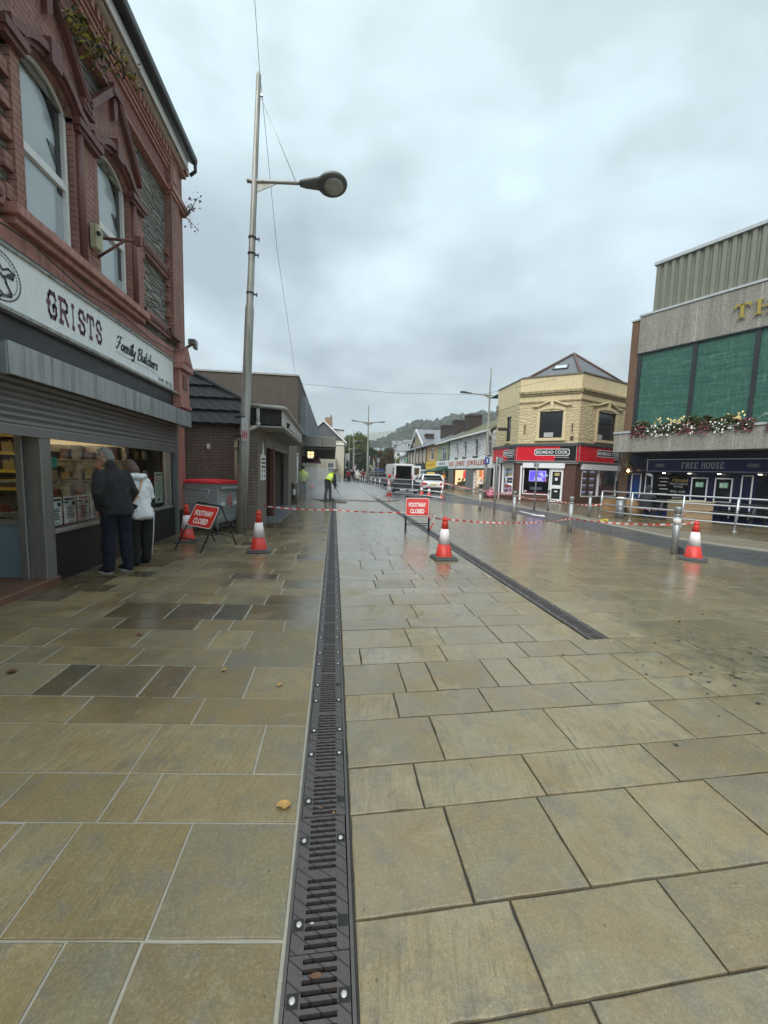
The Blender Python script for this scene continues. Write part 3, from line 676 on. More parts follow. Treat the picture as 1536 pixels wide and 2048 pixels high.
# windows
PALE = M('pale_frosted_pane', (.36, .43, .45), .2, var=.1, scale=1.2, bump=0, coat=.6)
for a, c in WINS:
    b = MB(); n = 14
    b.box(a, a + .05, -.02, .06, 4.2, 5.9); b.box(c - .05, c, -.02, .06, 4.2, 5.9); b.box(a, c, -.02, .06, 4.2, 4.26); b.box(a + .05, c - .05, -.015, .05, 4.98, 5.05)
    b.box(a + .05, c - .05, .0, .04, 5.06, 5.09)
    for i in range(n):
        p, q = a + (c - a) * i / n, a + (c - a) * (i + 1) / n
        b.prism([(p, arch_z(p, a, c) - .05), (q, arch_z(q, a, c) - .05), (q, arch_z(q, a, c)), (p, arch_z(p, a, c))], -.02, .06)
    w_ = b.obj('window', WHITE, G)
    b = MB()
    pts = [(a + .05, 4.26), (c - .05, 4.26)] + [(c - .05 - (c - a - .1) * i / n, arch_z(c - .05 - (c - a - .1) * i / n, a, c) - .04) for i in range(n + 1)]
    b.poly([(x, .03, z) for x, z in pts]); b.obj('pane', PALE, w_)
    b = MB(); q = [(c - .05, 4.9 if a < 6 else 4.5), (c - .15, 4.9 if a < 6 else 4.5), (c - .15, 5.55), (c - .2, 5.7), (c - .3, 5.84), (c - .45, 5.95), (c - .62, 6.02), (c - .62, 6.06)] + [(x, z) for x, z in pts[2:14] if x > c - .6][::-1]; b.poly([(x, .027, z) for x, z in q]); b.prism([(c - .3, 5.42), (c - .15, 5.42), (c - .15, 5.2)], .02, .026); b.obj('painted_reveal_shade', DARKGL, w_, recalc=False)  # interior shade along arch and right jamb, painted as a dark flat shape
# fascia sign
SIGNW = M('sign_white', (.78, .81, .81), .35, var=.06, scale=2, bump=.03, streak=.18, dirt=(.33, .34, .32))
b = MB(); b.box(-2.5, 9.3, -.06, .0, 3.1, 3.72); fs = b.obj('fascia_sign', SIGNW, G)
b = MB(); b.box(-2.5, 9.34, -.085, .0, 3.72, 3.75); b.box(-2.5, 9.95, -.12, 0, 3.06, 3.1); b.obj('sign_trim', M('weathered_trim', (.4, .4, .37), .6, var=.45, scale=9, streak=.7, dirt=(.05, .05, .04)), fs)
b = MB(); b.box(-2.5, 9.32, -.08, 0, 3.735, 3.775); b.obj('cable_cover', BLACKP, fs)
MAROON = M('maroon_lettering', (.11, .028, .04), .5, var=.15, bump=0); INK = M('black_lettering', (.03, .032, .04), .5, var=.2, bump=0)
def strokes(polys, x0, z0, wx, hz, y, m, name, parent, lw=.16, sh=0.0, taper=False):
    b = MB()
    for pl in polys:
        for (p, q) in zip(pl, pl[1:]):
            P_ = Vector((p[0], p[1])); Q_ = Vector((q[0], q[1])); d = (Q_ - P_); L = d.length or 1; d /= L
            k = lw * (1.0 if not taper else (.55 + .7 * abs(d.y))); n_ = Vector((-d.y, d.x)) * k / 2; e_ = d * k * .42
            c4 = [P_ - e_ + n_, P_ - e_ - n_, Q_ + e_ - n_, Q_ + e_ + n_]
            b.poly([(x0 + (c.x + sh * c.y) * wx, y, z0 + c.y * hz) for c in c4])
        y -= .0003
    return b.obj(name, m, parent, recalc=False)
GL = {'G': [[(.9, .8), (.75, 1), (.25, 1), (.05, .82), (.05, .2), (.25, 0), (.75, 0), (.92, .2), (.92, .45), (.75, .55), (.55, .45), (.6, .3)], [(-.12, .55), (.2, .55)]],
      'R': [[(.12, 0), (.12, 1)], [(-.05, 1), (.65, 1), (.88, .85), (.88, .62), (.65, .5), (.12, .5)], [(.5, .48), (.92, .0)], [(-.05, 0), (.3, 0)]],
      'I': [[(.4, 0), (.4, 1)], [(.2, 1), (.6, 1)], [(.2, 0), (.6, 0)]],
      'S': [[(.88, .78), (.72, 1), (.25, 1), (.06, .82), (.12, .62), (.8, .4), (.92, .2), (.72, 0), (.25, 0), (.06, .2)], [(-.05, .25), (.18, .25)], [(.78, .75), (1.0, .75)]],
      'T': [[(.45, 0), (.45, 1)], [(-.05, .72), (.02, 1), (.88, 1), (.95, .72)], [(.28, 0), (.62, 0)]]}
x = 5.5
for ch, w_ in zip('GRISTS', (.15, .16, .1, .14, .15, .13)):
    strokes(GL[ch], x, 3.27, w_, .28, -.064, MAROON, 'lettering', fs, .2); x += w_ + .058
SCR_ = {'F': (.55, [[(.0, .8), (.15, 1), (.65, 1.02)], [(.4, 1), (.27, .4), (.1, 0), (-.08, .05)], [(.05, .5), (.48, .53)]]), 'a': (.47, [[(.4, .42), (.2, .5), (.05, .3), (.1, .05), (.25, .05), (.4, .45), (.4, .1), (.5, .05)]]),
 'm': (.6, [[(0, .0), (.05, .45)], [(.05, .3), (.2, .5), (.25, .4), (.23, 0)], [(.24, .3), (.4, .5), (.46, .4), (.44, .05), (.58, .05)]]), 'i': (.22, [[(.1, .48), (.08, .1), (.2, .03)], [(.14, .68), (.17, .75)]]), 'l': (.24, [[(.05, .1), (.25, .85), (.2, 1), (.1, .85), (.08, .1), (.22, .03)]]),
 'y': (.48, [[(.05, .48), (.08, .15), (.2, .08), (.38, .48), (.3, -.2), (.15, -.38), (.02, -.25)]]), 'B': (.64, [[(.2, 1), (.08, 0)], [(-.05, .8), (.2, 1.02), (.5, 1.0), (.55, .8), (.4, .58), (.18, .52)], [(.2, .54), (.5, .5), (.55, .2), (.35, 0), (.02, .05)]]), 'u': (.47, [[(.05, .48), (.05, .12), (.15, .03), (.32, .2), (.36, .48), (.36, .1), (.48, .03)]]),
 't': (.3, [[(.18, .95), (.1, .15), (.24, .03)], [(.0, .6), (.35, .62)]]), 'c': (.38, [[(.36, .42), (.22, .5), (.06, .3), (.12, .05), (.38, .08)]]), 'h': (.45, [[(.05, 0), (.14, 1)], [(.08, .3), (.25, .5), (.33, .4), (.31, .05), (.44, .03)]]), 'e': (.38, [[(.06, .25), (.32, .32), (.28, .48), (.12, .45), (.06, .2), (.16, .02), (.4, .1)]]),
 'r': (.36, [[(.05, 0), (.08, .48)], [(.08, .32), (.22, .5), (.34, .44)]]), 's': (.35, [[(.3, .46), (.14, .5), (.1, .36), (.26, .2), (.2, .03), (.03, .05)]])}
x_, pl_ = 0.0, []
for ch in 'Family Butchers':
    if ch == ' ': x_ += .3; continue
    w_, q = SCR_[ch]; pl_ += [[(x_ + px_, pz_) for px_, pz_ in p] for p in q]; x_ += w_
strokes(pl_, 7.02, 3.335, 1.48 / x_, .205, -.061, INK, 'script_lettering', fs, .14, .25, True)
strokes([[(0, .1), (.25, -.02), (.5, .0), (.8, .06), (1.0, -.12)]], 7.02, 3.265, 1.5, .12, -.064, INK, 'underline', fs, .045)
text('01495  303 356', fs, INK, 8.55, 9.2, 3.15, 3.235, -.061, .003, bold=-.01)
# cow's head badge in an oval rope ring
b = MB()
for k in range(48):
    t0, t1 = 2 * pi * k / 48, 2 * pi * (k + .55) / 48
    for (r0, r1) in ((.93, 1.0), (.8, .835)):
        b.poly([(4.78 + .3 * r0 * cos(t0), -.063, 3.41 + .255 * r0 * sin(t0)), (4.78 + .3 * r1 * cos(t0), -.063, 3.41 + .255 * r1 * sin(t0)), (4.78 + .3 * r1 * cos(t1 + .06), -.063, 3.41 + .255 * r1 * sin(t1 + .06)), (4.78 + .3 * r0 * cos(t1), -.063, 3.41 + .255 * r0 * sin(t1))])
b.obj('badge_ring', INK, fs, recalc=False)
cow = [[(.1, .75), (.3, .9), (.5, .88), (.62, .7)], [(.62, .7), (.78, .82), (.92, .75), (.88, .58), (.68, .56)], [(.66, .56), (.7, .38), (.82, .15), (.8, .05), (.6, .02), (.48, .12)], [(.1, .75), (.06, .5), (.2, .3), (.28, .12), (.2, -.02)], [(.48, .12), (.4, .3), (.42, .5)], [(.28, .62), (.36, .55)], [(.56, .58), (.62, .5)], [(.6, .02), (.5, -.08), (.3, -.1), (.2, -.02)]]
strokes(cow, 4.52, 3.22, .5, .36, -.066, INK, 'badge_drawing', fs, .055)
b = MB(); b.poly([(4.890, -.066, 3.235), (4.940, -.066, 3.235), (4.930, -.066, 3.27), (4.880, -.066, 3.265)]); b.poly([(4.880, -.066, 3.45), (4.950, -.066, 3.49), (4.960, -.066, 3.43), (4.900, -.066, 3.42)]); b.poly([(4.550, -.066, 3.22), (4.660, -.066, 3.2), (4.640, -.066, 3.3)]); b.obj('badge_shading', INK, fs, recalc=False)
# black band, shutter box, slats
b = MB(); b.box(-2.5, 9.5, -.03, .2, 2.6, 3.07); b.obj('lintel', BLACKP, G)
BOXM = M('dirty_grey_steel', (.35, .37, .37), .45, .2, var=.14, scale=2.5, bump=.06, streak=.75, dirt=(.09, .095, .085))
b = MB(); b.box(4.43, 9.46, -.36, -.34, 2.35, 2.67); b.box(4.43, 4.47, -.34, 0, 2.35, 2.67); b.box(9.42, 9.46, -.34, 0, 2.35, 2.67); b.box(4.43, 9.46, -.34, 0, 2.65, 2.67); b.box(-2.5, 4.3, -.36, 0, 2.35, 2.67)
b.obj('shutter_box', BOXM, G, bevel=.006)
b = MB(); n = 7
for xa, xb in ((4.46, 9.36), (-2.5, 4.3)):
    prof = []
    for k in range(n):
        z = 2.42 - k * .076
        for j in range(6): prof.append((-.07 - .022 * sin(pi * j / 6), z - .076 * j / 6))
    z_end = 2.42 - n * .076; prof += [(-.085, z_end), (-.085, z_end - .1), (-.045, z_end - .1)]
    for p, q in zip(prof, prof[1:]): b.poly([(xa, p[0], p[1]), (xb, p[0], p[1]), (xb, q[0], q[1]), (xa, q[0], q[1])])
b.obj('roller_shutter', M('shutter_slats', (.23, .235, .235), .42, .45, var=.2, scale=3, bump=.05), G, recalc=False)
# ground floor front
TILE = M('black_stall_riser', (.013, .013, .014), .5, var=.35, scale=3, bump=.12, streak=.2, dirt=(.06, .055, .045))
b = MB(); b.prism([(5.42, .62), (9.25, .62), (9.25, -.02), (5.36, -.02)], -.05, .35); b.box(-2.5, 3.55, -.05, .3, -.02, .62)
b.prism([(5.30, -.02), (5.42, -.02), (5.42, .62), (5.36, .62)], .0, .9); b.obj('stall_riser', TILE, G, bevel=.012)
b = MB(); b.box(5.39, 9.04, -.085, .1, .62, .665); b.box(9.0, 9.05, -.06, .06, .66, 2.1); b.box(8.86, 8.89, -.03, .03, .66, 2.1); b.box(-2.5, 3.55, -.085, .1, .62, .665); b.box(5.39, 9.04, -.04, .04, 1.93, 2.02); b.obj('window_frame', ALU, G, bevel=.004)
b = MB(); b.poly([(5.39, 0, .665), (9.0, 0, .665), (9.0, 0, 1.95), (5.39, 0, 1.95)]); b.obj('shop_window', GLASS('shop_glass', (.86, .9, .87), .8), G)
b = MB(); b.box(5.22, 5.4, -.07, .12, .08, 2.1); b.box(5.2, 5.26, .12, .2, .08, 2.1); b.obj('door_post', M('worn_door_post', (.24, .235, .215), .45, .4, var=.2, scale=4, bump=.06, streak=.4), G, bevel=.008)
b = MB(); b.box(9.05, 9.32, .0, .12, -.02, 2.35); b.obj('black_panel', BLACKP, G)
b = MB(); b.box(9.3, 9.37, -.1, 0, -.02, 2.35); b.obj('shutter_rail', STEEL, G)
b = MB(); b.box(9.37, 9.95, -.04, .3, .5, 3.1);
b.box(9.42, 9.95, -.17, .0, 2.86, 3.02); b.box(9.36, 9.97, -.2, 0, 2.78, 2.86); b.box(9.4, 9.95, -.16, 0, 3.02, 3.62); b.box(9.34, 10.0, -.24, 0, 3.6, 3.72)
b.prism([(9.34, 3.72), (10.0, 3.72), (9.67, 4.14)], -.24, 0.0); b.prism([(9.44, 3.76), (9.9, 3.76), (9.67, 4.02)], -.26, -.24)
b.obj('console_pilaster', REDP, G, bevel=.008)
b = MB(); b.box(9.55, 9.8, -.175, -.15, 3.2, 3.5); b.obj('console_panel', REDD, G)
b = MB(); b.box(9.37, 9.97, -.09, .3, -.02, .52); b.obj('plinth', BLACKP, G, bevel=.01)
# return window of the recessed doorway
BLUE = M('pale_blue_panel', (.165, .235, .29), .45, var=.1, scale=2, bump=.03)
b = MB(); b.box(5.3, 5.34, .18, 1.5, .09, .74); b.obj('blue_panel', BLUE, G)
b = MB(); b.box(5.27, 5.3, .5, .75, .3, .62)
for k in range(6): b.box(5.262, 5.27, .52 + k * .035, .54 + k * .035, .33, .59)
b.obj('vent_grille', M('cream_vent', (.42, .39, .27), .5), G)
b = MB(); b.box(5.28, 5.36, .18, 1.5, .74, .8); b.box(5.28, 5.36, 1.45, 1.52, .1, 2.2); b.obj('return_frame', ALU, G)
b = MB(); b.poly([(5.32, .2, .8), (5.32, 1.46, .8), (5.32, 1.46, 2.2), (5.32, .2, 2.2)]); b.obj('return_glass', GLASS('shop_glass'), G)
def tile_floor():
    t = NT('quarry_tile_step'); o = t.obj(); b_ = t.n('ShaderNodeTexBrick'); t.L(o, b_.inputs['Vector']); b_.offset = 0
    for k, v in (('Scale', 1), ('Mortar Size', .005), ('Brick Width', .15), ('Row Height', .15)): b_.inputs[k].default_value = v
    b_.inputs['Color1'].default_value = (.16, .075, .045, 1); b_.inputs['Color2'].default_value = (.13, .06, .038, 1); b_.inputs['Mortar'].default_value = (.07, .045, .032, 1)
    c = t.mix(t.math('MULTIPLY', t.noise(o, 6, 5), .6), b_.outputs[0], (.1, .06, .04)); t.bsdf(c, .35, 0, t.bump(t.noise(o, 20, 3), .15, .01)); return t.mat
b = MB(); b.prism([(5.42, -.1), (3.5, -.1), (3.5, 1.6), (5.42, 1.6)], -.1, .085, 'z'); b.obj('door_step', tile_floor(), G, bevel=.012)
b = MB(); b.box(3.5, 5.3, 1.5, 1.56, .08, 2.4); b.obj('shop_door', GLASS('shop_glass'), G)
# sales room shell
INW = M('shop_interior_wall', (.15, .14, .105), .5, var=.3, scale=.8, bump=0)
b = MB(); b.box(3.5, 9.35, 4.6, 4.7, 0, 2.7); b.box(9.25, 9.35, .3, 4.6, 0, 2.7); b.box(-2.4, 9.3, .02, 4.6, 2.62, 2.7); b.box(-2.5, -2.4, .1, 4.6, 0, 2.7); b.obj('interior_wall', INW, G)
b = MB(); b.box(-2.4, 9.3, .32, 4.6, -.05, .06); b.obj('interior_floor', M('shop_floor', (.11, .085, .06), .4), G)
LIT = EM('shop_tube_light', (1.0, .8, .52), 22.0)
for px_, py_ in ((5.0, 2.2), (4.4, 3.6), (6.2, 4.2)):
    b = MB(); b.box(px_ - .6, px_ + .6, py_ - .05, py_ + .05, 2.52, 2.58); b.obj('tube_light', LIT, G)
# fittings on the wall
b = MB(); b.prism([(6.34, 4.48), (6.49, 4.48), (6.51, 4.74), (6.43, 4.82), (6.34, 4.8)], -.2, -.1); b.obj('alarm_box', M('faded_alarm_box', (.5, .49, .33), .5, var=.15, streak=.6, dirt=(.25, .22, .1)), G, bevel=.015)
b = MB(); b.lathe([(.0, 0), (.05, 0), (.05, .05), (.0, .05)], (0, 0, 0), 12)
for i, v in enumerate(b.v): b.v[i] = (6.36 + v[0] * .6, -.2 - v[2] * .7, 4.68 + v[1] * .6)
b.obj('alarm_sounder', BLACKP, G)
b = MB(); b.tube((6.56, -.08, 4.72), (6.56, -.62, 4.72), .02); b.tube((6.56, -.08, 4.45), (6.56, -.45, 4.71), .018); b.box(6.53, 6.59, -.68, -.6, 4.66, 4.78); b.obj('sign_bracket', REDD, G)
b = MB(); b.box(9.6, 9.78, -.42, -.27, 4.18, 4.3); b.tube((9.69, -.2, 4.12), (9.69, -.32, 4.2), .03); b.box(9.62, 9.76, -.43, -.36, 4.1, 4.18); b.obj('floodlight', M('grey_floodlight', (.2, .2, .19), .4, .3), G, bevel=.01)
CAB = M('dark_cable', (.035, .03, .03), .5, bump=0)
b = MB()
b.path([(3.2, -.1, 4.05), (4.2, -.11, 3.86), (5.2, -.12, 3.93), (6.2, -.1, 3.82), (7.2, -.08, 3.9), (8.2, -.09, 3.83), (9.3, -.1, 3.9), (9.66, -.2, 4.1)], .009, 6)
b.path([(6.0, -.09, 3.98), (6.4, -.2, 3.93), (6.75, -.1, 4.0)], .008, 6); b.path([(7.98, -.1, 4.02), (8.4, -.1, 3.95), (9.0, -.1, 4.3), (9.3, -.16, 4.12)], .008, 6)
b.obj('cable', CAB, G)

# ---------------------------------------------------------------- things behind and on the shop window
def gw(x, y, z=0): return (-3.5 - y, x, z)
CHROME = M('counter_steel', (.42, .4, .33), .25, .7, var=.1, bump=0)
ct = thing('display_counter', 'long glass and steel meat counter behind the shop window', 'counter', gw(5.6, .55), 90)
b = MB(); b.box(0, 3.0, 0, .8, .06, .8); b.obj('base', CHROME, ct)
b = MB(); b.box(0, 3.0, .0, .8, .8, .83); b.box(.0, 3.0, -.02, 0, .78, .86); b.obj('worktop', M('counter_top', (.3, .3, .24), .3), ct)
b = MB(); b.poly([(0, .1, .83), (3, .1, .83), (3, .25, 1.22), (0, .25, 1.22)]); b.box(0, 3, .25, .75, 1.22, 1.235); b.obj('glass_screen', GLASS('counter_glass', (.8, .88, .82), 1.0), ct)
b = MB(); b.tube((0, .25, 1.23), (3, .25, 1.23), .014); b.tube((0, .1, .84), (3, .1, .84), .014); b.obj('rail', CHROME, ct)
b = MB(); b.box(.9, 2.4, -.05, .02, .66, .72); b.obj('red_trim', M('counter_red', (.2, .02, .03), .4), ct)
MEATS = [M('cut_meat', (.28, .05, .045), .3), M('green_garnish', (.06, .2, .04), .5), M('white_tray', (.55, .55, .5), .4)]
for k, (x, m_) in enumerate(((6.0, 0), (6.45, 1), (6.9, 2), (7.35, 0), (7.8, 1))):
    b = MB(); b.box(-.17, .17, -.13, .13, 0, .03)
    for j in range(7): b.ball((random.uniform(-.12, .12), random.uniform(-.08, .08), .05), (.05, .05, .03), 6, 4)
    o = b.obj('meat_tray', MEATS[m_]); o.location = gw(x, .98, .832)
    tag(o, 'food tray on the counter behind the glass, ' + ('of red meat nearest the door', 'with green garnish near the door', 'plain white in the middle', 'of red meat beyond the white tray', 'with green garnish at the far end')[k], 'tray', 'trays on the meat counter')
sh = thing('shelf_unit', 'tall dark shelving with yellow price strips on the back wall', 'shelves', gw(8.75, 3.9), 0)
SHW = M('dark_shelf', (.09, .05, .025), .5); YSTRIP = M('yellow_price_strip', (.62, .43, .04), .4, bump=0)
b = MB(); b.box(-.6, 1.7, .3, .34, .06, 2.3); b.box(-.62, -.58, 0, .34, .06, 2.3); b.box(1.68, 1.72, 0, .34, .06, 2.3); b.obj('frame', SHW, sh)
for z in (.6, .95, 1.3, 1.65, 2.0):
    b = MB(); b.box(-.6, 1.7, 0, .32, z, z + .03); s_ = b.obj('shelf', SHW, sh); b = MB(); b.box(-.6, 1.7, -.01, 0, z - .02, z + .04); b.obj('price_strip', YSTRIP, s_)
GOODC = [M('goods_yellow', (.42, .3, .08), .4, scale=30, var=.5), M('goods_red', (.2, .055, .035), .4, scale=30, var=.6), M('goods_brown', (.16, .105, .06), .5, scale=30, var=.5), M('goods_white', (.42, .4, .33), .4, scale=30, var=.4)]
i = 0
for z in (1.33, 1.68, 2.03):
    for x in (-.35, -.05, .3, .65, 1.0, 1.35):
        m_ = GOODC[0 if z > 1.6 and i % 3 else i % 4]
        b = MB(); b.box(-.1, .1, -.09, .09, 0, .14 + .06 * (i % 3)); b.box(-.07, .07, -.095, -.09, .03, .1); b.lathe([(.03, .14 + .06 * (i % 3)), (.03, .19 + .06 * (i % 3))], (0, 0, 0), 8)
        o = b.obj('grocery_pack', m_, bevel=.01); o.location = (-7.4 + x, 8.92, z)
        tag(o, 'small food pack in rows on the shop shelves', 'food pack', 'grocery packs on the back shelves'); i += 1
# red and yellow egg-tray stack at the side shelf seen through the doorway glass
eg = thing('tray_rack', 'rack of small yellow labelled trays seen through the doorway glass', 'rack', gw(5.75, 1.9), 0)
b = MB()
for z in (.95, 1.06, 1.17, 1.28): b.box(-.1, .1, -.5, .5, z, z + .02)
b.box(-.1, .1, -.52, -.5, .06, 1.4); b.box(-.1, .1, .5, .52, .06, 1.4); b.obj('frame', SHW, eg)
b = MB()
for z in (.97, 1.08, 1.19, 1.3):
    for k in range(4): b.box(-.115, -.1, -.48 + k * .25, -.27 + k * .25, z + .0, z + .05)
b.obj('label_row', YSTRIP, eg)
# hanging letters banner and small things inside the glass
tl = thing('notice_card', 'teal and black hygiene card stuck inside the window by the door post', 'notice', gw(5.44, .02), 90)
b = MB(); b.box(0, .2, 0, .01, 1.42, 1.64); b.obj('card', BLACKP, tl); b = MB(); b.box(.01, .19, -.004, 0, 1.44, 1.57); b.obj('teal_panel', M('teal_print', (.05, .36, .3), .4, bump=0), tl)
# price posters along the bottom of the window
PAPER = M('poster_paper', (.84, .87, .87), .5, var=.05, bump=0); PRED = M('poster_red_ink', (.42, .07, .1), .5, bump=0); PBLK = M('poster_black_ink', (.05, .05, .06), .5, bump=0)
plab = ['black print price poster beside the door post', 'second price poster from the door post, black printed', 'red print price poster next to the black printed ones', 'red print poster second after the black printed ones', 'red print poster third after the black printed ones', 'red print poster half behind the man in the dark fleece', 'red print poster just beyond the man in the dark fleece']
for k in range(7):
    red = k >= 2; t = thing('price_poster', plab[k], 'poster', gw(5.42 + k * .29, .012, .7), 90, 'price posters in the shop window')
    b = MB(); b.box(0, .25, 0, .004, 0, .36 + .0); b.obj('sheet', PAPER, t)
    b = MB(); m1 = PRED if red else PBLK; random.seed(40 + k)
    b.box(.02, .23, -.002, 0, .31, .34); b.box(.02, .09, -.002, 0, .27, .295); b.box(.17, .23, -.002, 0, .24, .29)
    for j in range(6): 
        w_ = random.uniform(.05, .09); b.box(.125 - w_, .125 + w_, -.002, 0, .2 - j * .026, .213 - j * .026)
    b.box(.07, .18, -.002, 0, .02, .028); b.obj('print', m1, t)
    if red: b = MB(); b.box(.07, .18, -.0025, -.0005, .05, .062); b.box(.09, .16, -.0025, -.0005, .1, .112); b.obj('black_print', PBLK, t)
t = thing('menu_poster', 'tall pale green menu sheet in the far end of the shop window', 'poster', gw(8.42, .012, .75), 90)
b = MB(); b.box(0, .36, 0, .004, 0, .62); b.obj('sheet', M('poster_green_paper', (.5, .6, .52), .5, bump=0), t)
b = MB(); b.box(.05, .31, -.002, 0, .55, .58)
for j in range(9): w_ = random.uniform(.07, .13); b.box(.18 - w_, .18 + w_, -.002, 0, .49 - j * .042, .5 - j * .042)
b.box(.13, .23, -.002, 0, .04, .1); b.obj('print', PBLK, t)
t = thing('notice_sheet', 'white notice with a red circle on the doorway glass', 'notice', gw(5.29, .95, 1.1), 0)
b = MB(); b.box(0, .004, -.14, .14, 0, .42); b.obj('sheet', PAPER, t)
b = MB(); N = 20
for j in range(N):
    a0, a1 = 2 * pi * j / N, 2 * pi * (j + 1) / N
    b.poly([(-.003, .07 * cos(a0), .25 + .07 * sin(a0)), (-.003, .09 * cos(a0), .25 + .09 * sin(a0)), (-.003, .09 * cos(a1), .25 + .09 * sin(a1)), (-.003, .07 * cos(a1), .25 + .07 * sin(a1))])
b.box(-.004, 0, -.09, .09, .05, .06); b.obj('print', PRED, t)

# more of the shop inside: back fridges, racks, hanging boards, scales
fr = thing('wall_fridge', 'tall lit drinks and pie fridge against the back wall of the butcher shop', 'fridge', gw(8.6, 2.15), 0)
b = MB(); b.box(0, 1.5, .1, .6, .06, 2.0); b.obj('cabinet', CHROME, fr)
for k in range(4):
    b = MB(); b.box(.06, 1.44, .02, .1, .35 + k * .4, .38 + k * .4); s_ = b.obj('shelf', M('pale_shelf', (.5, .48, .4), .4), fr)
    for q in range(6): b = MB(); b.box(.12 + q * .22, .27 + q * .22, .0, .08, .385 + k * .4, .52 + k * .4 + .06 * ((q + k) % 3)); b.obj('pack', GOODC[(q * 2 + k) % 4], s_)
b = MB(); b.box(.1, 1.4, .08, .1, 1.86, 1.97); b.obj('lit_header', EM('fridge_header', (1, .7, .35), .35), fr)
rk = thing('wire_rack', 'tall wire rack of jars between the fridge and the far end of the shop', 'rack', gw(8.75, .95), 0)
b = MB()
for x in (0, .7):
    for y in (0, .4): b.tube((x, y, .06), (x, y, 2.0), .014)
for z in (.4, .8, 1.2, 1.6): b.box(0, .7, 0, .4, z, z + .015)
b.obj('frame', M('dark_wire', (.05, .05, .05), .4, .5), rk)
for z in (.82, 1.22, 1.62):
    for x in (.1, .25, .4, .55): b = MB(); b.lathe([(.05, 0), (.055, .12), (.035, .15), (.035, .17)], (x, .15, z), 10); b.obj('jar', GOODC[int(x * 20) % 4], rk)
for i, (x, y, z0, w_, h_, c_) in enumerate(((5.75, 1.6, 1.5, .5, .3, (.5, .12, .05)), (6.7, 2.4, 1.62, .7, .26, (.45, .42, .33)), (7.9, 1.9, 1.55, .3, .35, (.5, .48, .42)), (8.35, .5, 1.72, .12, .2, (.55, .52, .48)))):
    t = thing('hanging_board', ('orange hanging board', 'wide cream hanging menu board', 'cream hanging price board', 'small white hanging ticket')[i] + ' inside the butcher shop', 'board', gw(x, y), 90)
    b = MB(); b.box(0, w_, 0, .02, z0, z0 + h_); bd_ = b.obj('board', M('board_%d' % i, c_, .5, bump=0), t); b = MB(); b.tube((.04, .01, z0 + h_), (.04, .01, 2.62), .005); b.tube((w_ - .04, .01, z0 + h_), (w_ - .04, .01, 2.62), .005); b.obj('cord', CAB, t)
    b = MB()
    for k in range(3): b.box(.05, w_ - .06 - .03 * k, -.004, 0, z0 + h_ * (.25 + .22 * k), z0 + h_ * (.33 + .22 * k))
    b.obj('print', PBLK, bd_)
sc0 = thing('counter_scales', 'pale round faced scales standing on the meat counter', 'scales', gw(5.95, 1.15, .835), 90)
b = MB(); b.box(-.15, .15, -.1, .12, 0, .1); b.box(-.04, .04, 0, .08, .1, .4); b.path([(0, .0, .5), (0, .06, .5)], .16, 18); b.obj('body', M('cream_enamel', (.4, .36, .25), .35), sc0); b = MB(); b.path([(0, -.005, .5), (0, .0, .5)], .05, 14); b.obj('dial', BLACKP, sc0)
# ================================================================== WEST SIDE BEYOND THE BUTCHER
def wb(t):                                   # mesh builder taking world coordinates for a child of t
    b = MB(); b.M = (Matrix.Translation(t.location) @ Matrix.Rotation(t.rotation_euler.z, 4, 'Z')).inverted(); return b
BRN = BRICK('brown_brick', (.108, .083, .066), (.13, .1, .079), (.066, .06, .053), .225, .075, .006, .5, .8, .3, .35)
GREYB = BRICK('grey_brown_brick', (.235, .19, .152), (.28, .23, .185), (.1, .088, .075), .225, .075, .007, .55, .8, .3, .4)
TLT = thing('toilet_block', 'low brown brick toilet block with black tiled roof behind the grey bin', 'toilet block', (-3, 11, 0))
b = wb(TLT); b.wall(-4.6, -1.85, 0, 2.7, (), 11.0); b.poly([(-4.6, 11, 0), (-4.6, 17, 0), (-4.6, 17, 2.7), (-4.6, 11, 2.7)])
b.box(-2.16, -1.85, 10.15, 11.4, 0, 2.56); b.box(-2.2, -1.9, 17, 21.0, 0, 3.0); b.poly([(-2.7, 11.4, 0), (-2.7, 17, 0), (-2.7, 17, 2.7), (-2.7, 11.4, 2.7)]); b.box(-2.7, -2.2, 16.9, 17, 0, 3.0)
b.obj('wall', GREYB, TLT)
BLKTILE = M('black_concrete_tile', (.013, .013, .014), .75, var=.45, scale=7, bump=.3, streak=.35, dirt=(.05, .05, .046))
b = wb(TLT)
def hipx(s_): return -1.22 - 3.0 * (s_ / 1.9)
NC = 4
for k in range(NC):
    s0, s1 = 1.72 * k / NC - .02, 1.72 * (k + 1) / NC
    xa, n = -4.7, 60; xe0, xe1 = hipx(max(0, s0)), hipx(s1)
    for i in range(n):
        for (u0, u1) in ((i / n, (i + 1) / n),):
            p = []
            for u, (s_, xe, lift) in ((u0, (s0, xe0, .05)), (u1, (s0, xe0, .05)), (u1, (s1, xe1, .0)), (u0, (s1, xe1, .0))):
                x = xa + (xe - xa) * u; rip = .009 * sin((xa + (xe0 - xa) * u) * 2 * pi / .3)
                p.append((x, 10.85 + s_ * .74 - lift * .7, 2.6 + s_ * .86 + lift + rip))
            b.poly(p); b.poly([p[0], p[1], (p[1][0], p[1][1] + .04, p[1][2] - .07), (p[0][0], p[0][1] + .04, p[0][2] - .07)])
b.path([(-1.2, 10.86, 2.62), (hipx(1.72), 10.85 + 1.72 * .74, 2.6 + 1.72 * .86 + .04)], .07, 8)
b.poly([(-1.22, 10.85, 2.6), (-1.22, 16, 2.6), (hipx(1.72), 16, 4.1), (hipx(1.72), 10.85 + 1.72 * .74, 4.08)])
b.box(-2.06, -1.27, 10.08, 10.12, 2.56, 2.93)
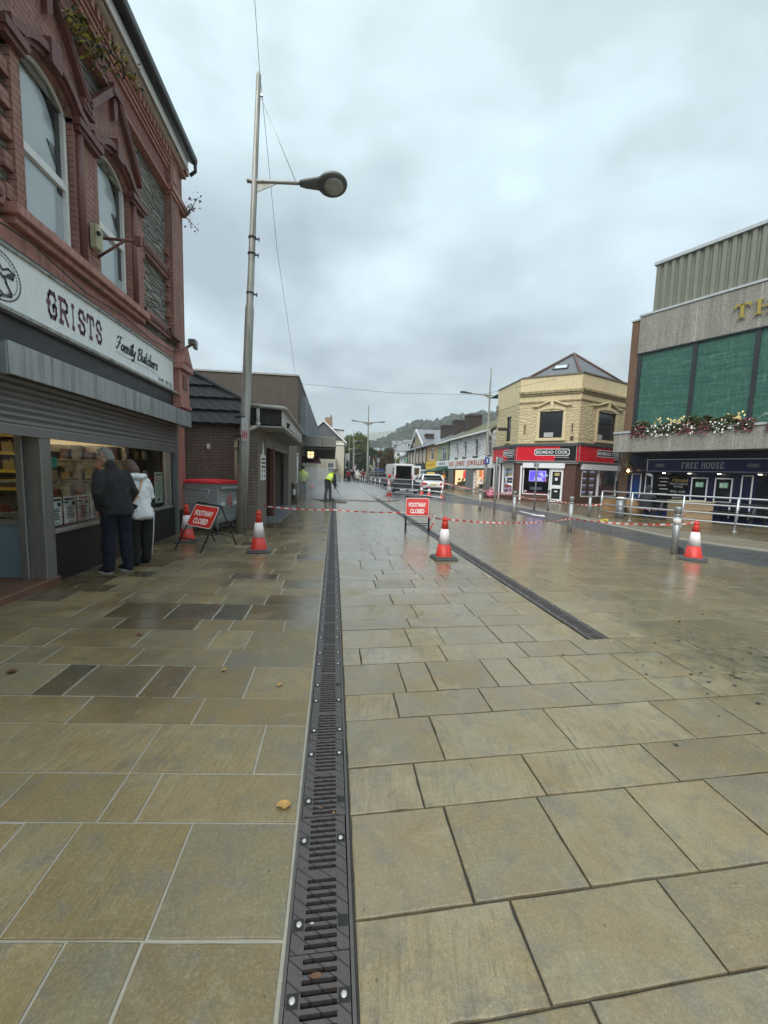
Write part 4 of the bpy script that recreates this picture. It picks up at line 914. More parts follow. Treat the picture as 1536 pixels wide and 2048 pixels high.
b.poly([(-2.06, 10.08, 2.95), (-1.25, 10.08, 2.95), (-1.25, 10.9, 3.05), (-2.06, 10.9, 3.05)])
b.obj('roof', BLKTILE, TLT, recalc=False)
WFAS = M('weathered_white_board', (.5, .5, .47), .5, var=.15, scale=4, bump=.06, streak=.55, dirt=(.16, .15, .12))
b = wb(TLT); b.box(-1.27, -1.24, 10.08, 15.8, 2.52, 2.72); b.box(-1.275, -1.245, 10.08, 15.8, 2.73, 2.9); b.obj('fascia_board', WFAS, TLT)
b = wb(TLT); b.box(-2.05, -1.28, 10.1, 15.8, 2.49, 2.53); b.obj('soffit', M('grey_soffit', (.3, .3, .28), .6, streak=.3), TLT)
GUT = M('grey_lichen_gutter', (.34, .34, .31), .6, var=.35, scale=9, bump=.1, streak=.6, dirt=(.08, .08, .06))
b = wb(TLT); b.path([(-1.98, 10.02, 2.98), (-1.25, 10.02, 2.95), (-1.19, 10.1, 2.94), (-1.19, 15.8, 2.9)], .05, 8); b.obj('gutter', GUT, TLT)
PIPE = M('cream_downpipe', (.55, .49, .35), .45, var=.15, bump=.03, streak=.3)
PWH = M('white_downpipe', (.6, .59, .56), .45, var=.15, bump=.03, streak=.3)
b = wb(TLT); b.tube((-1.82, 10.04, 2.95), (-1.82, 10.04, 2.6), .04); b.tube((-1.82, 10.04, 2.6), (-1.82, 10.06, 2.52), .05); b.path([(-1.82, 10.06, 2.52), (-2.12, 10.1, 2.38), (-2.42, 10.9, 2.25), (-2.54, 10.94, 2.2)], .038, 8); b.obj('white_pipe', PWH, TLT)
b = wb(TLT); b.tube((-2.54, 10.94, 2.2), (-2.54, 10.94, .3), .045); b.tube((-2.54, 10.94, 2.08), (-2.54, 10.94, 2.0), .06); b.obj('drainpipe', PIPE, TLT)
b = wb(TLT); b.tube((-1.86, 20.85, 0), (-1.86, 20.85, 2.3), .055); b.tube((-1.86, 20.85, 2.22), (-1.86, 20.85, 2.32), .075); b.obj('corner_pipe', PWH, TLT)
MARN = M('maroon_gate', (.075, .022, .018), .5, var=.2, streak=.3)
b = wb(TLT); b.box(-2.7, -1.98, 12.95, 13.0, 0, 2.1); b.obj('door_panel', MARN, TLT)
b = wb(TLT); b.box(-1.98, -1.86, 12.9, 13.05, 0, 2.2); b.obj('door_jamb', M('red_brown_jamb', (.16, .06, .04), .5, streak=.3), TLT)
b = wb(TLT); b.box(-2.05, -1.84, 16.8, 17.05, 0, 2.5); b.obj('pillar', M('render_pillar', (.22, .2, .17), .7, streak=.4), TLT)
b = wb(TLT); b.box(-2.7, -1.3, 11.4, 16.9, 2.46, 2.49); b.box(-2.0, -1.88, 11.4, 16.8, 2.1, 2.46); b.obj('entrance_lintel', M('painted_lintel', (.2, .19, .17), .6, streak=.4), TLT)
b = wb(TLT); b.box(-2.7, -1.5, 11.42, 16.9, .0, .015); b.obj('threshold', M('blue_grey_step', (.16, .17, .18), .4), TLT)
b = wb(TLT); b.box(-3.27, -3.2, 10.93, 11.0, 1.95, 2.1); b.lathe([(.03, -.04), (.06, .02), (.0, .03)], (-3.235, 10.94, 2.0), 10); b.obj('wall_light', WHITE, TLT)
b = wb(TLT); b.box(-1.855, -1.835, 10.5, 11.2, 1.2, 1.85); b.prism([(10.72, 1.85), (10.98, 1.85), (10.85, 2.2)], -1.855, -1.835, 'x'); bd = b.obj('notice_board', WHITE, TLT)
b = wb(TLT)
for k in range(3): b.box(-1.834, -1.832, 10.56, 11.14, 1.72 - k * .1, 1.77 - k * .1)
for y in (10.62, 10.95):
    for z in (1.4, 1.27): b.box(-1.834, -1.832, y, y + .12, z, z + .08)
b.obj('board_print', INK, bd)

BLK = thing('brick_block', 'tall flat brown brick block with grey metal fins rising above the tiled roof', 'building', (-5, 21.5, 0))
b = wb(BLK); b.box(-9.5, -1.9, 21.5, 46, 0, 6.25); b.obj('wall', BRN, BLK)
b = wb(BLK); b.box(-9.55, -1.85, 21.45, 46.05, 6.25, 6.33); b.obj('coping', M('pale_coping', (.36, .36, .34), .6, streak=.4), BLK)
FIN = M('blue_grey_cladding', (.24, .27, .3), .5, var=.12, scale=3, bump=.04, streak=.35, dirt=(.12, .13, .14))
for k in range(9):
    y = 22.9 + k * 2.35
    b = wb(BLK); b.box(-1.9, -1.6, y, y + 1.75, 3.45, 5.5 - .03 * k); b.box(-1.6, -1.54, y, y + .12, 3.45, 5.5 - .03 * k); b.box(-1.6, -1.54, y + 1.63, y + 1.75, 3.45, 5.5 - .03 * k); b.obj('cladding_fin', FIN, BLK)
SHOPD = M('dark_shopfront', (.06, .062, .07), .4, var=.3, streak=.3)
b = wb(BLK)
b.box(-1.9, -1.86, 24, 46, 0, .5); b.box(-1.9, -1.84, 24, 46, 2.35, 2.85)
b.obj('shopfront', SHOPD, BLK)
for k in range(8):
    y = 24.2 + k * 2.6; b = wb(BLK); b.box(-1.88, -1.855, y, y + 2.3, .5, 2.35); b.obj('display_window', DARKGL, BLK)
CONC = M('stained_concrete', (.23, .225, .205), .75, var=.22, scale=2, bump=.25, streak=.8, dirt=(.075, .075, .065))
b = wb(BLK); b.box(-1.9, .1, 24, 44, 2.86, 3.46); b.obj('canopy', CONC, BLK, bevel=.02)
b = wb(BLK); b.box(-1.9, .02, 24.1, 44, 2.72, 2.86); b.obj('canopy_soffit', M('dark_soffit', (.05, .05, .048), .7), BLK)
b = wb(BLK)
for k in range(5): b.box(-1.9 + k * .4, -1.88 + k * .4, 23.985, 24.0, 2.9, 3.44)
b.obj('canopy_joint', M('joint_grey', (.12, .12, .11), .8), BLK)
t = thing('projecting_sign', 'small lit cream and orange cross sign projecting under the concrete canopy', 'sign', (-1.35, 24.6, 2.1))
b = wb(t); b.box(-1.6, -1.2, 24.6, 24.72, 2.18, 2.62); b.obj('panel', M('sign_black', (.02, .018, .015), .4), t)
b = wb(t); b.tube((-1.87, 24.66, 2.5), (-1.6, 24.66, 2.5), .02); b.obj('bracket', BLACKP, t)
CRM = EM('lit_cream_panel', (1.0, .78, .42), .9); ORG = EM('lit_orange_panel', (.9, .3, .03), .5)
b = wb(t)
for i in (0, 1):
    for j in (0, 1): b.box(-1.58 + i * .2, -1.42 + i * .2, 24.59, 24.6, 2.27 + j * .18, 2.41 + j * .18)
b.obj('lit_square', CRM, t)
b = wb(t); b.box(-1.42, -1.38, 24.592, 24.6, 2.27, 2.6); b.box(-1.58, -1.22, 24.592, 24.6, 2.41, 2.45); b.obj('lit_cross', ORG, t)
b = wb(t); b.box(-1.56, -1.26, 24.59, 24.6, 2.2, 2.24); b.obj('caption', EM('lit_white', (1, 1, .95), .7), t)
t = thing('shop_awning', 'small dark red dome awning over a shop doorway under the canopy', 'awning', (-1.3, 27.5, 2.0))
b = wb(t); n = 10
for i in range(n):
    a0, a1 = pi / 2 * i / n, pi / 2 * (i + 1) / n
    for j in range(8):
        c0, c1 = -pi / 2 + pi * j / 8, -pi / 2 + pi * (j + 1) / 8
        def dp(a, c): return (-1.84 + .95 * cos(a) * cos(c), 28.2 + 1.0 * cos(a) * sin(c), 1.95 + .62 * sin(a))
        b.poly([dp(a0, c0), dp(a0, c1), dp(a1, c1), dp(a1, c0)])
b.obj('canvas', M('dark_red_canvas', (.13, .02, .025), .6), t)
b = wb(t); b.box(-1.84, -.9, 27.18, 27.22, 1.9, 1.97); b.obj('trim', WHITE, t)

WH = thing('white_gable_house', 'cream rendered house with slate gable and white bargeboards at the street bend', 'house', (-1.4, 52, 0))
CREAM = M('cream_render', (.55, .51, .4), .7, var=.1, scale=2, bump=.1, streak=.3, dirt=(.3, .27, .2))
b = wb(WH); b.poly([(-4.1, 52, 0), (1.28, 52, 0), (1.28, 52, 5.3), (-4.1, 52, 5.3)]); b.poly([(1.28, 52, 0), (1.28, 63, 0), (1.28, 63, 5.3), (1.28, 52, 5.3)]); b.box(-4.1, .2, 49.4, 52, 0, 3.0); b.obj('wall', CREAM, WH)
b = wb(WH); b.poly([(-4.1, 51.98, 5.3), (1.28, 51.98, 5.3), (-1.4, 51.98, 7.75)]); b.obj('gable', M('slate_hung_gable', (.09, .095, .105), .6, scale=3), WH)
b = wb(WH)
for s in (1, -1):
    p, q = Vector((-1.4, 51.8, 7.85)), Vector((-1.4 + s * 2.95, 51.8, 5.15))
    b.poly([p, q, q + Vector((0, 0, -.24)), p + Vector((0, 0, -.24))]); b.poly([p, q, q + Vector((0, .1, 0)), p + Vector((0, .1, 0))])
b.box(-.6, 1.35, 51.9, 52, 4.75, 4.95); b.obj('bargeboard', WHITE, WH)
b = wb(WH)
for s in (1, -1): b.poly([(-1.4, 51.8, 7.87), (-1.4 + s * 2.98, 51.8, 5.16), (-1.4 + s * 2.98, 63.2, 5.16), (-1.4, 63.2, 7.87)])
b.poly([(-4.1, 49.3, 3.0), (.25, 49.3, 3.0), (.25, 52, 3.1), (-4.1, 52, 3.1)]); b.poly([(1.3, 55, 7.0), (1.3, 58.5, 7.0), (-.6, 58.5, 7.1), (-.6, 55, 7.1)]); b.obj('roof', SLATE, WH)
b = wb(WH); b.box(-.4, 1.2, 55.2, 58.2, 5.4, 7.0); b.obj('dormer', WHITE, WH)
b = wb(WH); b.box(-1.25, -.3, 53, 53.7, 7.2, 8.3); b.lathe([(.12, 0), (.1, .35)], (-.5, 53.3, 8.3), 8); b.obj('chimney', M('chimney_brick', (.3, .2, .13), .8), WH)
b = wb(WH); b.box(-.85, .05, 49.36, 49.42, 1.15, 2.45); wnd = b.obj('window', WHITE, WH)
for z0 in (1.22, 1.86): b = wb(WH); b.box(-.75, -.05, 49.34, 49.37, z0, z0 + .52); b.obj('pane', M('grey_lace_window', (.16, .16, .18), .15), wnd)
b = wb(WH); b.box(-.95, .15, 49.34, 49.4, 2.5, 2.62); b.obj('window_hood', CREAM, WH)
b = wb(WH); b.tube((-2.35, 49.36, .6), (-2.35, 49.36, 2.9), .05); b.tube((1.31, 51.95, 0), (1.31, 51.95, 5.2), .06); b.obj('drainpipe', BLACKP, WH)
b = MB(); b.box(-.35, .8, 48.1, 48.9, 0, .75); b.box(-.3, .75, 48.15, 48.85, .75, .8)
for k in range(30): b.ball((random.uniform(-.25, .7), random.uniform(48.2, 48.8), .85 + random.random() * .12), .09, 6, 4)
o = b.obj('stone_planter', M('dark_planter_stone', (.07, .068, .055), .8, var=.4)); tag(o, 'dark stone planter against the cream house wall behind the worker', 'planter')
b = MB(); b.box(1.32, 2.4, 63.6, 63.72, 3.1, 4.2); o = b.obj('hanging_sign', M('pale_sign', (.5, .51, .52), .5)); tag(o, 'pale blank hanging sign on the far corner of the cream house', 'sign')
PUBW = thing('far_white_shop', 'small white shop with a black and white sign beyond the cream house', 'shop', (1, 66, 0))
b = wb(PUBW); b.box(-3, 2.0, 64, 80, 0, 3.6); b.obj('wall', WHITE, PUBW); b = wb(PUBW); b.box(.4, 2.02, 63.95, 80.1, .3, 1.9); b.obj('shopfront', SHOPD, PUBW)
b = wb(PUBW); b.prism([(-3.2, 3.6), (2.2, 3.6), (-.5, 5.2)], 63.9, 80.2); b.obj('roof', SLATE, PUBW)
b = wb(PUBW)
for k in range(3): b.box(1.0 + k * .4, 1.25 + k * .4, 63.93, 63.96, 2.2 + .1 * (k % 2), 2.7)
b.obj('sign_print', INK, PUBW)
b = MB(); b.lathe([(.12, 0), (.12, .75), (.145, .78), (.145, .86), (.11, .95), (.0, .97)], (-1.76, 18.6, 0), 16); b.m = 1; b.box(-1.82, -1.7, 18.46, 18.48, .35, .62); o = b.obj('litter_bin', [M('weathered_bin', (.2, .19, .17), .5, streak=.5), WHITE]); tag(o, 'grey litter bin with a white label against the brick toilet wall', 'litter bin')
# ================================================================== EAST SIDE: PUB
PUB = thing('corner_pub', 'concrete and green screened pub with navy shopfront on the right', 'pub', (15.0, 12.3, 0), -65)
PEB = PEBBLE('exposed_aggregate', (.2, .19, .165), (.4, .385, .34), 42, .9)
EBR = BRICK('orange_brown_brick', (.2, .11, .06), (.17, .088, .05), (.12, .09, .065), .225, .075, .006, .5, .8, .3, .35)
FLASH = M('zinc_flashing', (.48, .5, .5), .4, .3, var=.12, streak=.2)
b = MB(); b.box(-4.98, -4.62, .0, 7, 0, 8.32); b.poly([(-4.98, 6.9, 0), (8, 6.9, 0), (8, 6.9, 8.3), (-4.98, 6.9, 8.3)]); b.box(8, 8.3, 0, 7, 0, 8.3); b.obj('brick_wall', EBR, PUB)
b = MB(); b.box(-4.62, 8, -.08, .3, 6.9, 8.42); b.obj('concrete_band', PEB, PUB)
b = MB()
for x in (-2.55, -.66, 1.25, 3.15): b.box(x - .012, x + .012, -.084, -.07, 6.9, 8.42)
b.obj('band_joint', M('pale_joint', (.42, .41, .38), .8), PUB)
b = MB(); b.box(-4.66, 8.05, -.12, .4, 8.42, 8.5); b.box(-5.02, -4.66, -.04, 7.0, 8.32, 8.38); b.obj('band_flashing', FLASH, PUB)
CLAD = M('olive_metal_cladding', (.21, .21, .165), .45, .15, var=.1, scale=2, bump=.03, streak=.3, dirt=(.11, .11, .085))
b = MB(); x = -4.25; prof = [(-4.25, .15), (-4.22, .1)]
while x < 8:
    prof += [(x + .03, .05), (x + .16, .05), (x + .19, .12), (x + .25, .12)]; x += .28
for p, q in zip(prof, prof[1:]): b.poly([(p[0], p[1], 8.48), (q[0], q[1], 8.48), (q[0], q[1], 10.4), (p[0], p[1], 10.4)])
b.poly([(-4.25, .15, 8.4), (-4.25, 6, 8.4), (-4.25, 6, 10.4), (-4.25, .15, 10.4)]); b.obj('roof_cladding', CLAD, PUB, recalc=False)
b = MB(); b.box(-4.3, 8, -.02, 6, 10.4, 10.52); b.obj('roof_edge', FLASH, PUB)
def screen_mat():
    t = NT('green_mesh_screen'); v = t.wallv(); o = t.obj()
    c = t.mix(t.noise(t.map(v, (.5, 6, 1)), 1.4, 4, .6), (.011, .06, .043), (.03, .108, .08))
    g = t.math('FRACT', t.math('MULTIPLY', t.noise(t.map(v, (9, .25, 1)), 2, 2, .5), 6)); c = t.mix(t.ramp(g, ((.8, 0.0), (.97, .5))), c, (.14, .3, .23))
    g2 = t.math('FRACT', t.math('MULTIPLY', t.noise(t.map(v, (.2, 5, 1)), 2, 2, .5), 5)); c = t.mix(t.ramp(g2, ((.84, 0.0), (.98, .4))), c, (.12, .27, .2))
    w_ = t.noise(t.map(v, (.8, 3.0, 1)), 1.5, 3, .5); t.bsdf(c, .4, 0, t.bump(w_, .3, .1), .5); return t.mat
SCR = screen_mat(); MULL = M('dark_mullion', (.022, .024, .028), .4, bump=0)
for a, c in ((-4.47, -2.58), (-2.44, -.7), (-.57, 1.2), (1.34, 3.1), (3.24, 5.0), (5.14, 6.9)):
    b = MB(); b.box(a, c, .02, .06, 3.6, 6.9); b.obj('green_screen', SCR, PUB)
for a, c in ((-4.62, -4.47), (-2.58, -2.44), (-.7, -.57), (1.2, 1.34), (3.1, 3.24), (5.0, 5.14), (6.9, 8)):
    b = MB(); b.box(a, c, -.03, .1, 3.6, 6.9); b.obj('mullion', MULL, PUB)
b = MB(); b.box(-4.62, 8, -.07, .0, 6.85, 6.9); b.obj('screen_head', MULL, PUB)
GOLD = M('gold_letter', (.45, .33, .08), .35, .6, var=.15, bump=0)
def serif_T(x, z, h, m, p):
    b = MB(); w_ = h * .92
    b.box(x + w_ * .36, x + w_ * .58, -.17, -.13, z, z + h); b.box(x, x + w_, -.17, -.13, z + h * .88, z + h); b.box(x + w_ * .22, x + w_ * .74, -.17, -.13, z, z + h * .08)
    b.prism([(x, z + h * .7), (x + .05 * h, z + h * .7), (x + .16 * h, z + h * .88), (x, z + h * .88)], -.17, -.13); b.prism([(x + w_, z + h * .7), (x + w_ - .05 * h, z + h * .7), (x + w_ - .16 * h, z + h * .88), (x + w_, z + h * .88)], -.17, -.13)
    return b.obj('gold_letter', m, p)
serif_T(-1.35, 7.33, .5, GOLD, PUB)
x, z, h = -.78, 7.33, .5
b = MB(); b.box(x + .06, x + .16, -.17, -.13, z, z + h); b.box(x + .38, x + .48, -.17, -.13, z, z + h); b.box(x + .16, x + .38, -.17, -.13, z + h * .46, z + h * .54)
for xx in (0, .32):
    for zz in (0, h * .92): b.box(x + xx, x + xx + .22, -.171, -.129, z + zz, z + zz + h * .08)
b.obj('gold_letter', GOLD, PUB)
x = -.15; b = MB(); b.box(x + .06, x + .16, -.17, -.13, z, z + h)
for zz in (0, h * .46, h * .92): b.box(x, x + (.44 if zz != h * .46 else .36), -.171, -.129, z + zz, z + zz + h * .08)
b.obj('gold_letter', GOLD, PUB)
# balcony canopy
b = MB(); b.box(-4.67, 8, -1.3, -1.12, 2.6, 3.38); b.box(-4.67, -4.49, -1.12, 0, 2.6, 3.38); b.obj('canopy_front', PEB, PUB, bevel=.01)
b = MB()
for x in (-4.4, -2.55, -.62, 1.3): b.box(x - .01, x + .01, -1.305, -1.29, 2.6, 3.38)
b.obj('canopy_joint', M('pale_joint', (.42, .41, .38), .8), PUB)
b = MB(); b.box(-4.7, 8, -1.34, -1.08, 3.38, 3.46); b.box(-4.7, -4.45, -1.08, 0, 3.38, 3.46); b.box(-4.49, 8, -1.12, 0, 3.3, 3.34); b.obj('canopy_flashing', FLASH, PUB)
b = MB(); b.box(-4.49, 8, -1.12, .0, 2.62, 2.66); b.obj('canopy_soffit', M('soffit_grey', (.2, .2, .19), .6), PUB)
NAVY = M('navy_paint', (.012, .018, .095), .35, var=.25, scale=3, bump=.03); NAVD = M('dark_navy_front', (.009, .013, .05), .3, var=.3, bump=.03); BLUEP = M('bright_blue_panel', (.015, .05, .2), .35, bump=0)
b = MB(); b.box(-4.62, 8, .0, .3, 0, 2.62); b.obj('shopfront', NAVD, PUB)
b = MB(); b.box(-3.82, 4, -.06, 0, 1.86, 2.33); sg = b.obj('sign_fascia', NAVY, PUB)
b = MB()
for x0, x1, z0, z1 in ((-3.84, 4, 2.32, 2.345), (-3.84, 4, 1.835, 1.86), (-3.84, -3.81, 1.86, 2.32)): b.box(x0, x1, -.08, -.02, z0, z1)
b.obj('sign_border', UPVC, sg)
SILV = M('silver_lettering', (.6, .6, .64), .4, .0, bump=0)
def serif_text(body, x, z, h, adv, m, parent, y):
    L_ = {'F': [(.1, 0, .1, 1), (.1, 1, .75, 1), (.1, .52, .55, .52), (0, 0, .28, 0), (.75, 1, .75, .8)], 'R': [(.1, 0, .1, 1), (.1, 1, .6, 1), (.6, 1, .72, .85), (.72, .85, .72, .65), (.72, .65, .55, .5), (.55, .5, .1, .5), (.45, .5, .85, 0), (0, 0, .28, 0)], 'E': [(.1, 0, .1, 1), (.1, 1, .75, 1), (.1, .52, .55, .52), (.1, 0, .75, 0), (.75, 0, .75, .2), (.75, 1, .75, .8)],
          'H': [(.1, 0, .1, 1), (.8, 0, .8, 1), (.1, .52, .8, .52), (0, 0, .25, 0), (.65, 0, .95, 0), (0, 1, .25, 1), (.65, 1, .95, 1)], 'O': [(.3, 0, .6, 0), (.6, 0, .85, .25), (.85, .25, .85, .75), (.85, .75, .6, 1), (.6, 1, .3, 1), (.3, 1, .06, .75), (.06, .75, .06, .25), (.06, .25, .3, 0)], 'U': [(.12, 1, .12, .25), (.12, .25, .35, 0), (.35, 0, .55, 0), (.55, 0, .78, .25), (.78, .25, .78, 1), (0, 1, .28, 1), (.65, 1, .9, 1)],
          'S': [(.7, .78, .55, 1), (.55, 1, .25, 1), (.25, 1, .08, .8), (.08, .8, .2, .6), (.2, .6, .62, .42), (.62, .42, .75, .22), (.75, .22, .55, 0), (.55, 0, .2, 0), (.2, 0, .06, .25)]}
    polys = []
    b = MB()
    for ch in body:
        for (x0, z0, x1, z1) in L_.get(ch, ()):
            P_, Q_ = Vector((x0, z0)), Vector((x1, z1)); d = (Q_ - P_).normalized(); k = .07 + .13 * abs(d.y); nn_ = Vector((-d.y, d.x)) * k / 2; e_ = d * .03
            b.poly([(x + c.x * adv * .8, y, z + c.y * h) for c in (P_ - e_ + nn_, P_ - e_ - nn_, Q_ + e_ - nn_, Q_ + e_ + nn_)]); y -= .0001
        x += adv * (1 if ch != ' ' else .55)
    return b.obj('lettering', m, parent, recalc=False)
serif_text('FREE HOUSE', -2.55, 1.98, .22, .148, SILV, sg, -.062)
for x in (-3.35, -.35):
    b = MB(); b.prism([(x - .16, 2.06), (x - .12, 2.02), (x + .12, 2.02), (x + .16, 2.06), (x + .2, 2.09), (x + .16, 2.12), (x + .12, 2.16), (x - .12, 2.16), (x - .16, 2.12), (x - .2, 2.09)], -.068, -.06); b.obj('badge', M('silver_badge', (.2, .2, .22), .4, .4), sg)
DOORG = M('pub_window_dark', (.012, .013, .018), .08, bump=0)
for (x0, x1, z0, z1, m_) in ((-4.42, -4.05, .1, 1.72, BLUEP), (-3.85, -3.6, .1, 1.7, NAVD), (-2.16, -1.66, .72, 1.6, DOORG), (-1.4, -.9, .72, 1.6, DOORG), (-1.4, -.9, .1, .6, NAVD), (-2.16, -1.66, .1, .6, NAVD), (-.62, -.33, .1, 1.72, NAVD)):
    b = MB(); b.box(x0, x1, -.03, 0, z0, z1); p_ = b.obj('door_panel', m_, PUB)
    b = MB()
    for q in ((x0 - .02, x0 + .02, z0, z1), (x1 - .02, x1 + .02, z0, z1), (x0 - .02, x1 + .02, z1 - .02, z1 + .02), (x0 - .02, x1 + .02, z0 - .02, z0 + .02)): b.box(q[0], q[1], -.045, -.015, q[2], q[3])
    b.obj('white_moulding', UPVC, p_)
NOT = M('green_white_notice', (.25, .55, .35), .4, bump=0)
for x in (-2.03, -1.27):
    b = MB(); b.box(x, x + .26, -.042, -.036, 1.25, 1.45); n_ = b.obj('door_notice', NOT, PUB); b = MB(); b.box(x + .03, x + .1, -.045, -.042, 1.29, 1.41); b.box(x + .16, x + .2, -.045, -.042, 1.29, 1.41); b.obj('notice_mark', UPVC, n_)
b = MB(); b.box(-3.5, -2.3, -.03, .0, .35, 1.75); mb_ = b.obj('menu_window', M('black_menu_glass', (.01, .01, .012), .12, bump=0), PUB)
text('House', mb_, M('gold_script', (.5, .36, .1), .4, bump=0), -2.85, None, 1.43, 1.58, -.032, .002, shear=.3)
for i, (tx, z) in enumerate((('Hand Crafted', 1.32), ('WINES', 1.2), ('REAL ALES', 1.0), ('Fine', .87), ('SPIRITS', .74))): text(tx, mb_, M('white_menu_print', (.55, .55, .52), .5, bump=0), None, None, z, z + .08, -.032, .002, cx_=-2.62)
for i, z in enumerate((1.55, 1.4, 1.25, 1.1, .9)): b = MB(); b.box(-3.35 + .05 * (i % 2), -2.98 - .04 * (i % 3), -.033, -.03, z, z + .035); b.obj('menu_line', M('white_menu_print', (.55, .55, .52), .5, bump=0), mb_)
b = MB(); b.box(-.2, 4, -.02, 0, .45, 1.75); b.obj('pub_window', DOORG, PUB)
b = MB(); b.box(1.02, 1.35, -.03, -.02, .95, 1.15); b.box(.42, .75, -.03, -.02, 1.2, 1.35); b.obj('window_sticker', M('yellow_sticker', (.5, .45, .1), .5), PUB)
b = MB(); b.box(-4.62, 8, -.1, .0, -.02, .12); b.box(-4.62, 8, -.105, -.095, .1, .13); b.obj('plinth', NAVY, PUB)
SPOT = EM('downlight', (1, .9, .7), 5.0)
for x in (-3.1, -2.2, -1.25, -.1, 1.0):
    b = MB(); b.lathe([(.0, 0), (.055, 0), (.055, .02), (0, .02)], (x, -.22, 1.76), 12); b.obj('downlight', SPOT, PUB)
b = MB(); b.box(-4.62, 8, -.35, 0, 1.78, 1.84); b.obj('light_shelf', NAVD, PUB)
b = MB(); b.tube((-3.7, -.35, 1.72), (-3.45, -.5, 1.66), .04); b.box(-3.72, -3.66, -.36, 0, 1.68, 1.76); b.obj('camera', UPVC, PUB)
# lantern hung under the canopy
p0 = Matrix.Translation(PUB.location) @ Matrix.Rotation(radians(-65), 4, 'Z')
def pw(x, y, z=0.0): return tuple(p0 @ Vector((x, y, z)))
t = thing('hanging_lantern', 'brass six sided lantern hanging at the pub corner', 'lantern', pw(-4.4, -.45, 2.0))
b = MB(); b.lathe([(.02, .28), (.06, .26), (.2, .06), (.21, .02), (.2, .0)], (0, 0, 0), 6); b.tube((0, 0, .26), (0, 0, .62), .012); b.lathe([(.1, -.33), (.11, -.3)], (0, 0, 0), 6); b.obj('frame', M('aged_brass', (.16, .12, .06), .45, .5), t)
b = MB(); b.lathe([(.19, 0), (.1, -.3)], (0, 0, 0), 6); b.obj('glass', GLASS('amber_glass', (.75, .62, .42), .8), t)
b = MB(); b.ball((0, 0, -.16), .05, 8, 6); b.obj('bulb', EM('lantern_bulb', (1, .72, .38), 14), t)
# flower trough along the canopy
def flowers(x0, x1, label, seed, dens=90):
    t = thing('flower_trough', label, 'flowers', pw((x0 + x1) / 2, -1.15, 3.46), -65, 'flower troughs on the canopy edge'); rnd = random.Random(seed); L = x1 - x0
    b = MB(); b.box(-L / 2, L / 2, -.06, .14, 0, .1); b.obj('trough', M('dark_trough', (.03, .03, .028), .6), t)
    def leafset(n, size, zr, yr, sp=None):
        b = MB()
        for k in range(n):
            c = Vector((rnd.uniform(-L / 2, L / 2), rnd.uniform(*yr), 0)); hgt = .5 + .5 * sin(c.x * 5.2 + seed) * sin(c.x * 2.3 + seed * 2)
            c.z = rnd.uniform(zr[0], zr[0] + (zr[1] - zr[0]) * (.35 + .65 * hgt)); a = Vector((rnd.gauss(0, 1), rnd.gauss(0, 1), rnd.gauss(0, 1))).normalized(); d = a.orthogonal().normalized(); s_ = size * rnd.uniform(.6, 1.3); e_ = a.cross(d)
            b.poly([c + d * s_, c + e_ * s_ * .5, c - d * s_, c - e_ * s_ * .5])
        return b
    leafset(int(dens * 14 * L), .062, (-.16, .42), (-.24, .1)).obj('foliage', M('bedding_leaves', (.055, .085, .022), .5, var=.5, scale=12, bump=0), t, recalc=False)
    leafset(int(dens * 4 * L), .045, (-.14, .44), (-.25, .05)).obj('bronze_foliage', M('bronze_leaves', (.12, .08, .035), .5, var=.4, scale=12, bump=0), t, recalc=False)
    cols = {'white_blooms': ((.75, .75, .7), .8), 'crimson_blooms': ((.16, .015, .04), 1.5), 'yellow_blooms': ((.65, .5, .2), .35)}
    for nm, (cc, q) in cols.items():
        b = MB()
        for k in range(int(dens * .55 * q * L)):
            cxx = rnd.choice({'w': (-.2, -.1, .12, .36), 'c': (-.46, -.34, .3, .4), 'y': (-.05, .15, .25)}[nm[0]]) * L + rnd.gauss(0, .06 * L); cxx = max(-L / 2, min(L / 2, cxx))
            c = Vector((cxx, rnd.uniform(-.3, -.14), rnd.uniform(-.28, .16) if nm[0] != 'y' else rnd.uniform(.15, .42))); s_ = rnd.uniform(.02, .038)
            n_ = Vector((rnd.gauss(0, .4), -1, rnd.gauss(.3, .4))).normalized(); d = n_.orthogonal().normalized(); e_ = n_.cross(d)
            b.poly([c + (d * cos(q_ * pi / 3) + e_ * sin(q_ * pi / 3)) * s_ for q_ in range(6)])
        b.obj(nm, M(nm, cc, .5, var=.15, bump=0), t, recalc=False, kind='stuff')
flowers(-3.95, -1.6, 'long flower trough of white and crimson blooms at the left of the pub canopy', 3)
flowers(-1.55, -.1, 'middle flower trough with yellow and crimson blooms beside a wire coil', 5)
flowers(.25, 2.2, 'right hand flower trough cut by the edge of the picture', 9)
b = MB(); b.path([(-.1, -1.2, 3.5), (.0, -1.2, 3.66), (.12, -1.2, 3.78), (.24, -1.2, 3.66), (.3, -1.2, 3.48)], .01, 6); b.path([(-.3, -1.2, 3.48), (.12, -1.2, 3.74), (.26, -1.2, 3.7)], .01, 6)
o = b.obj('wire_support', STEEL); o.location = PUB.location; o.rotation_euler = PUB.rotation_euler; tag(o, 'thin bent wire support between two flower troughs on the canopy', 'wire')
b = MB(); b.tube((-4.52, -1.0, 0), (-4.52, -1.0, 2.6), .03); b.box(-4.56, -4.5, -1.08, -1.02, 1.0, 1.4); b.obj('canopy_post', BLACKP, PUB)

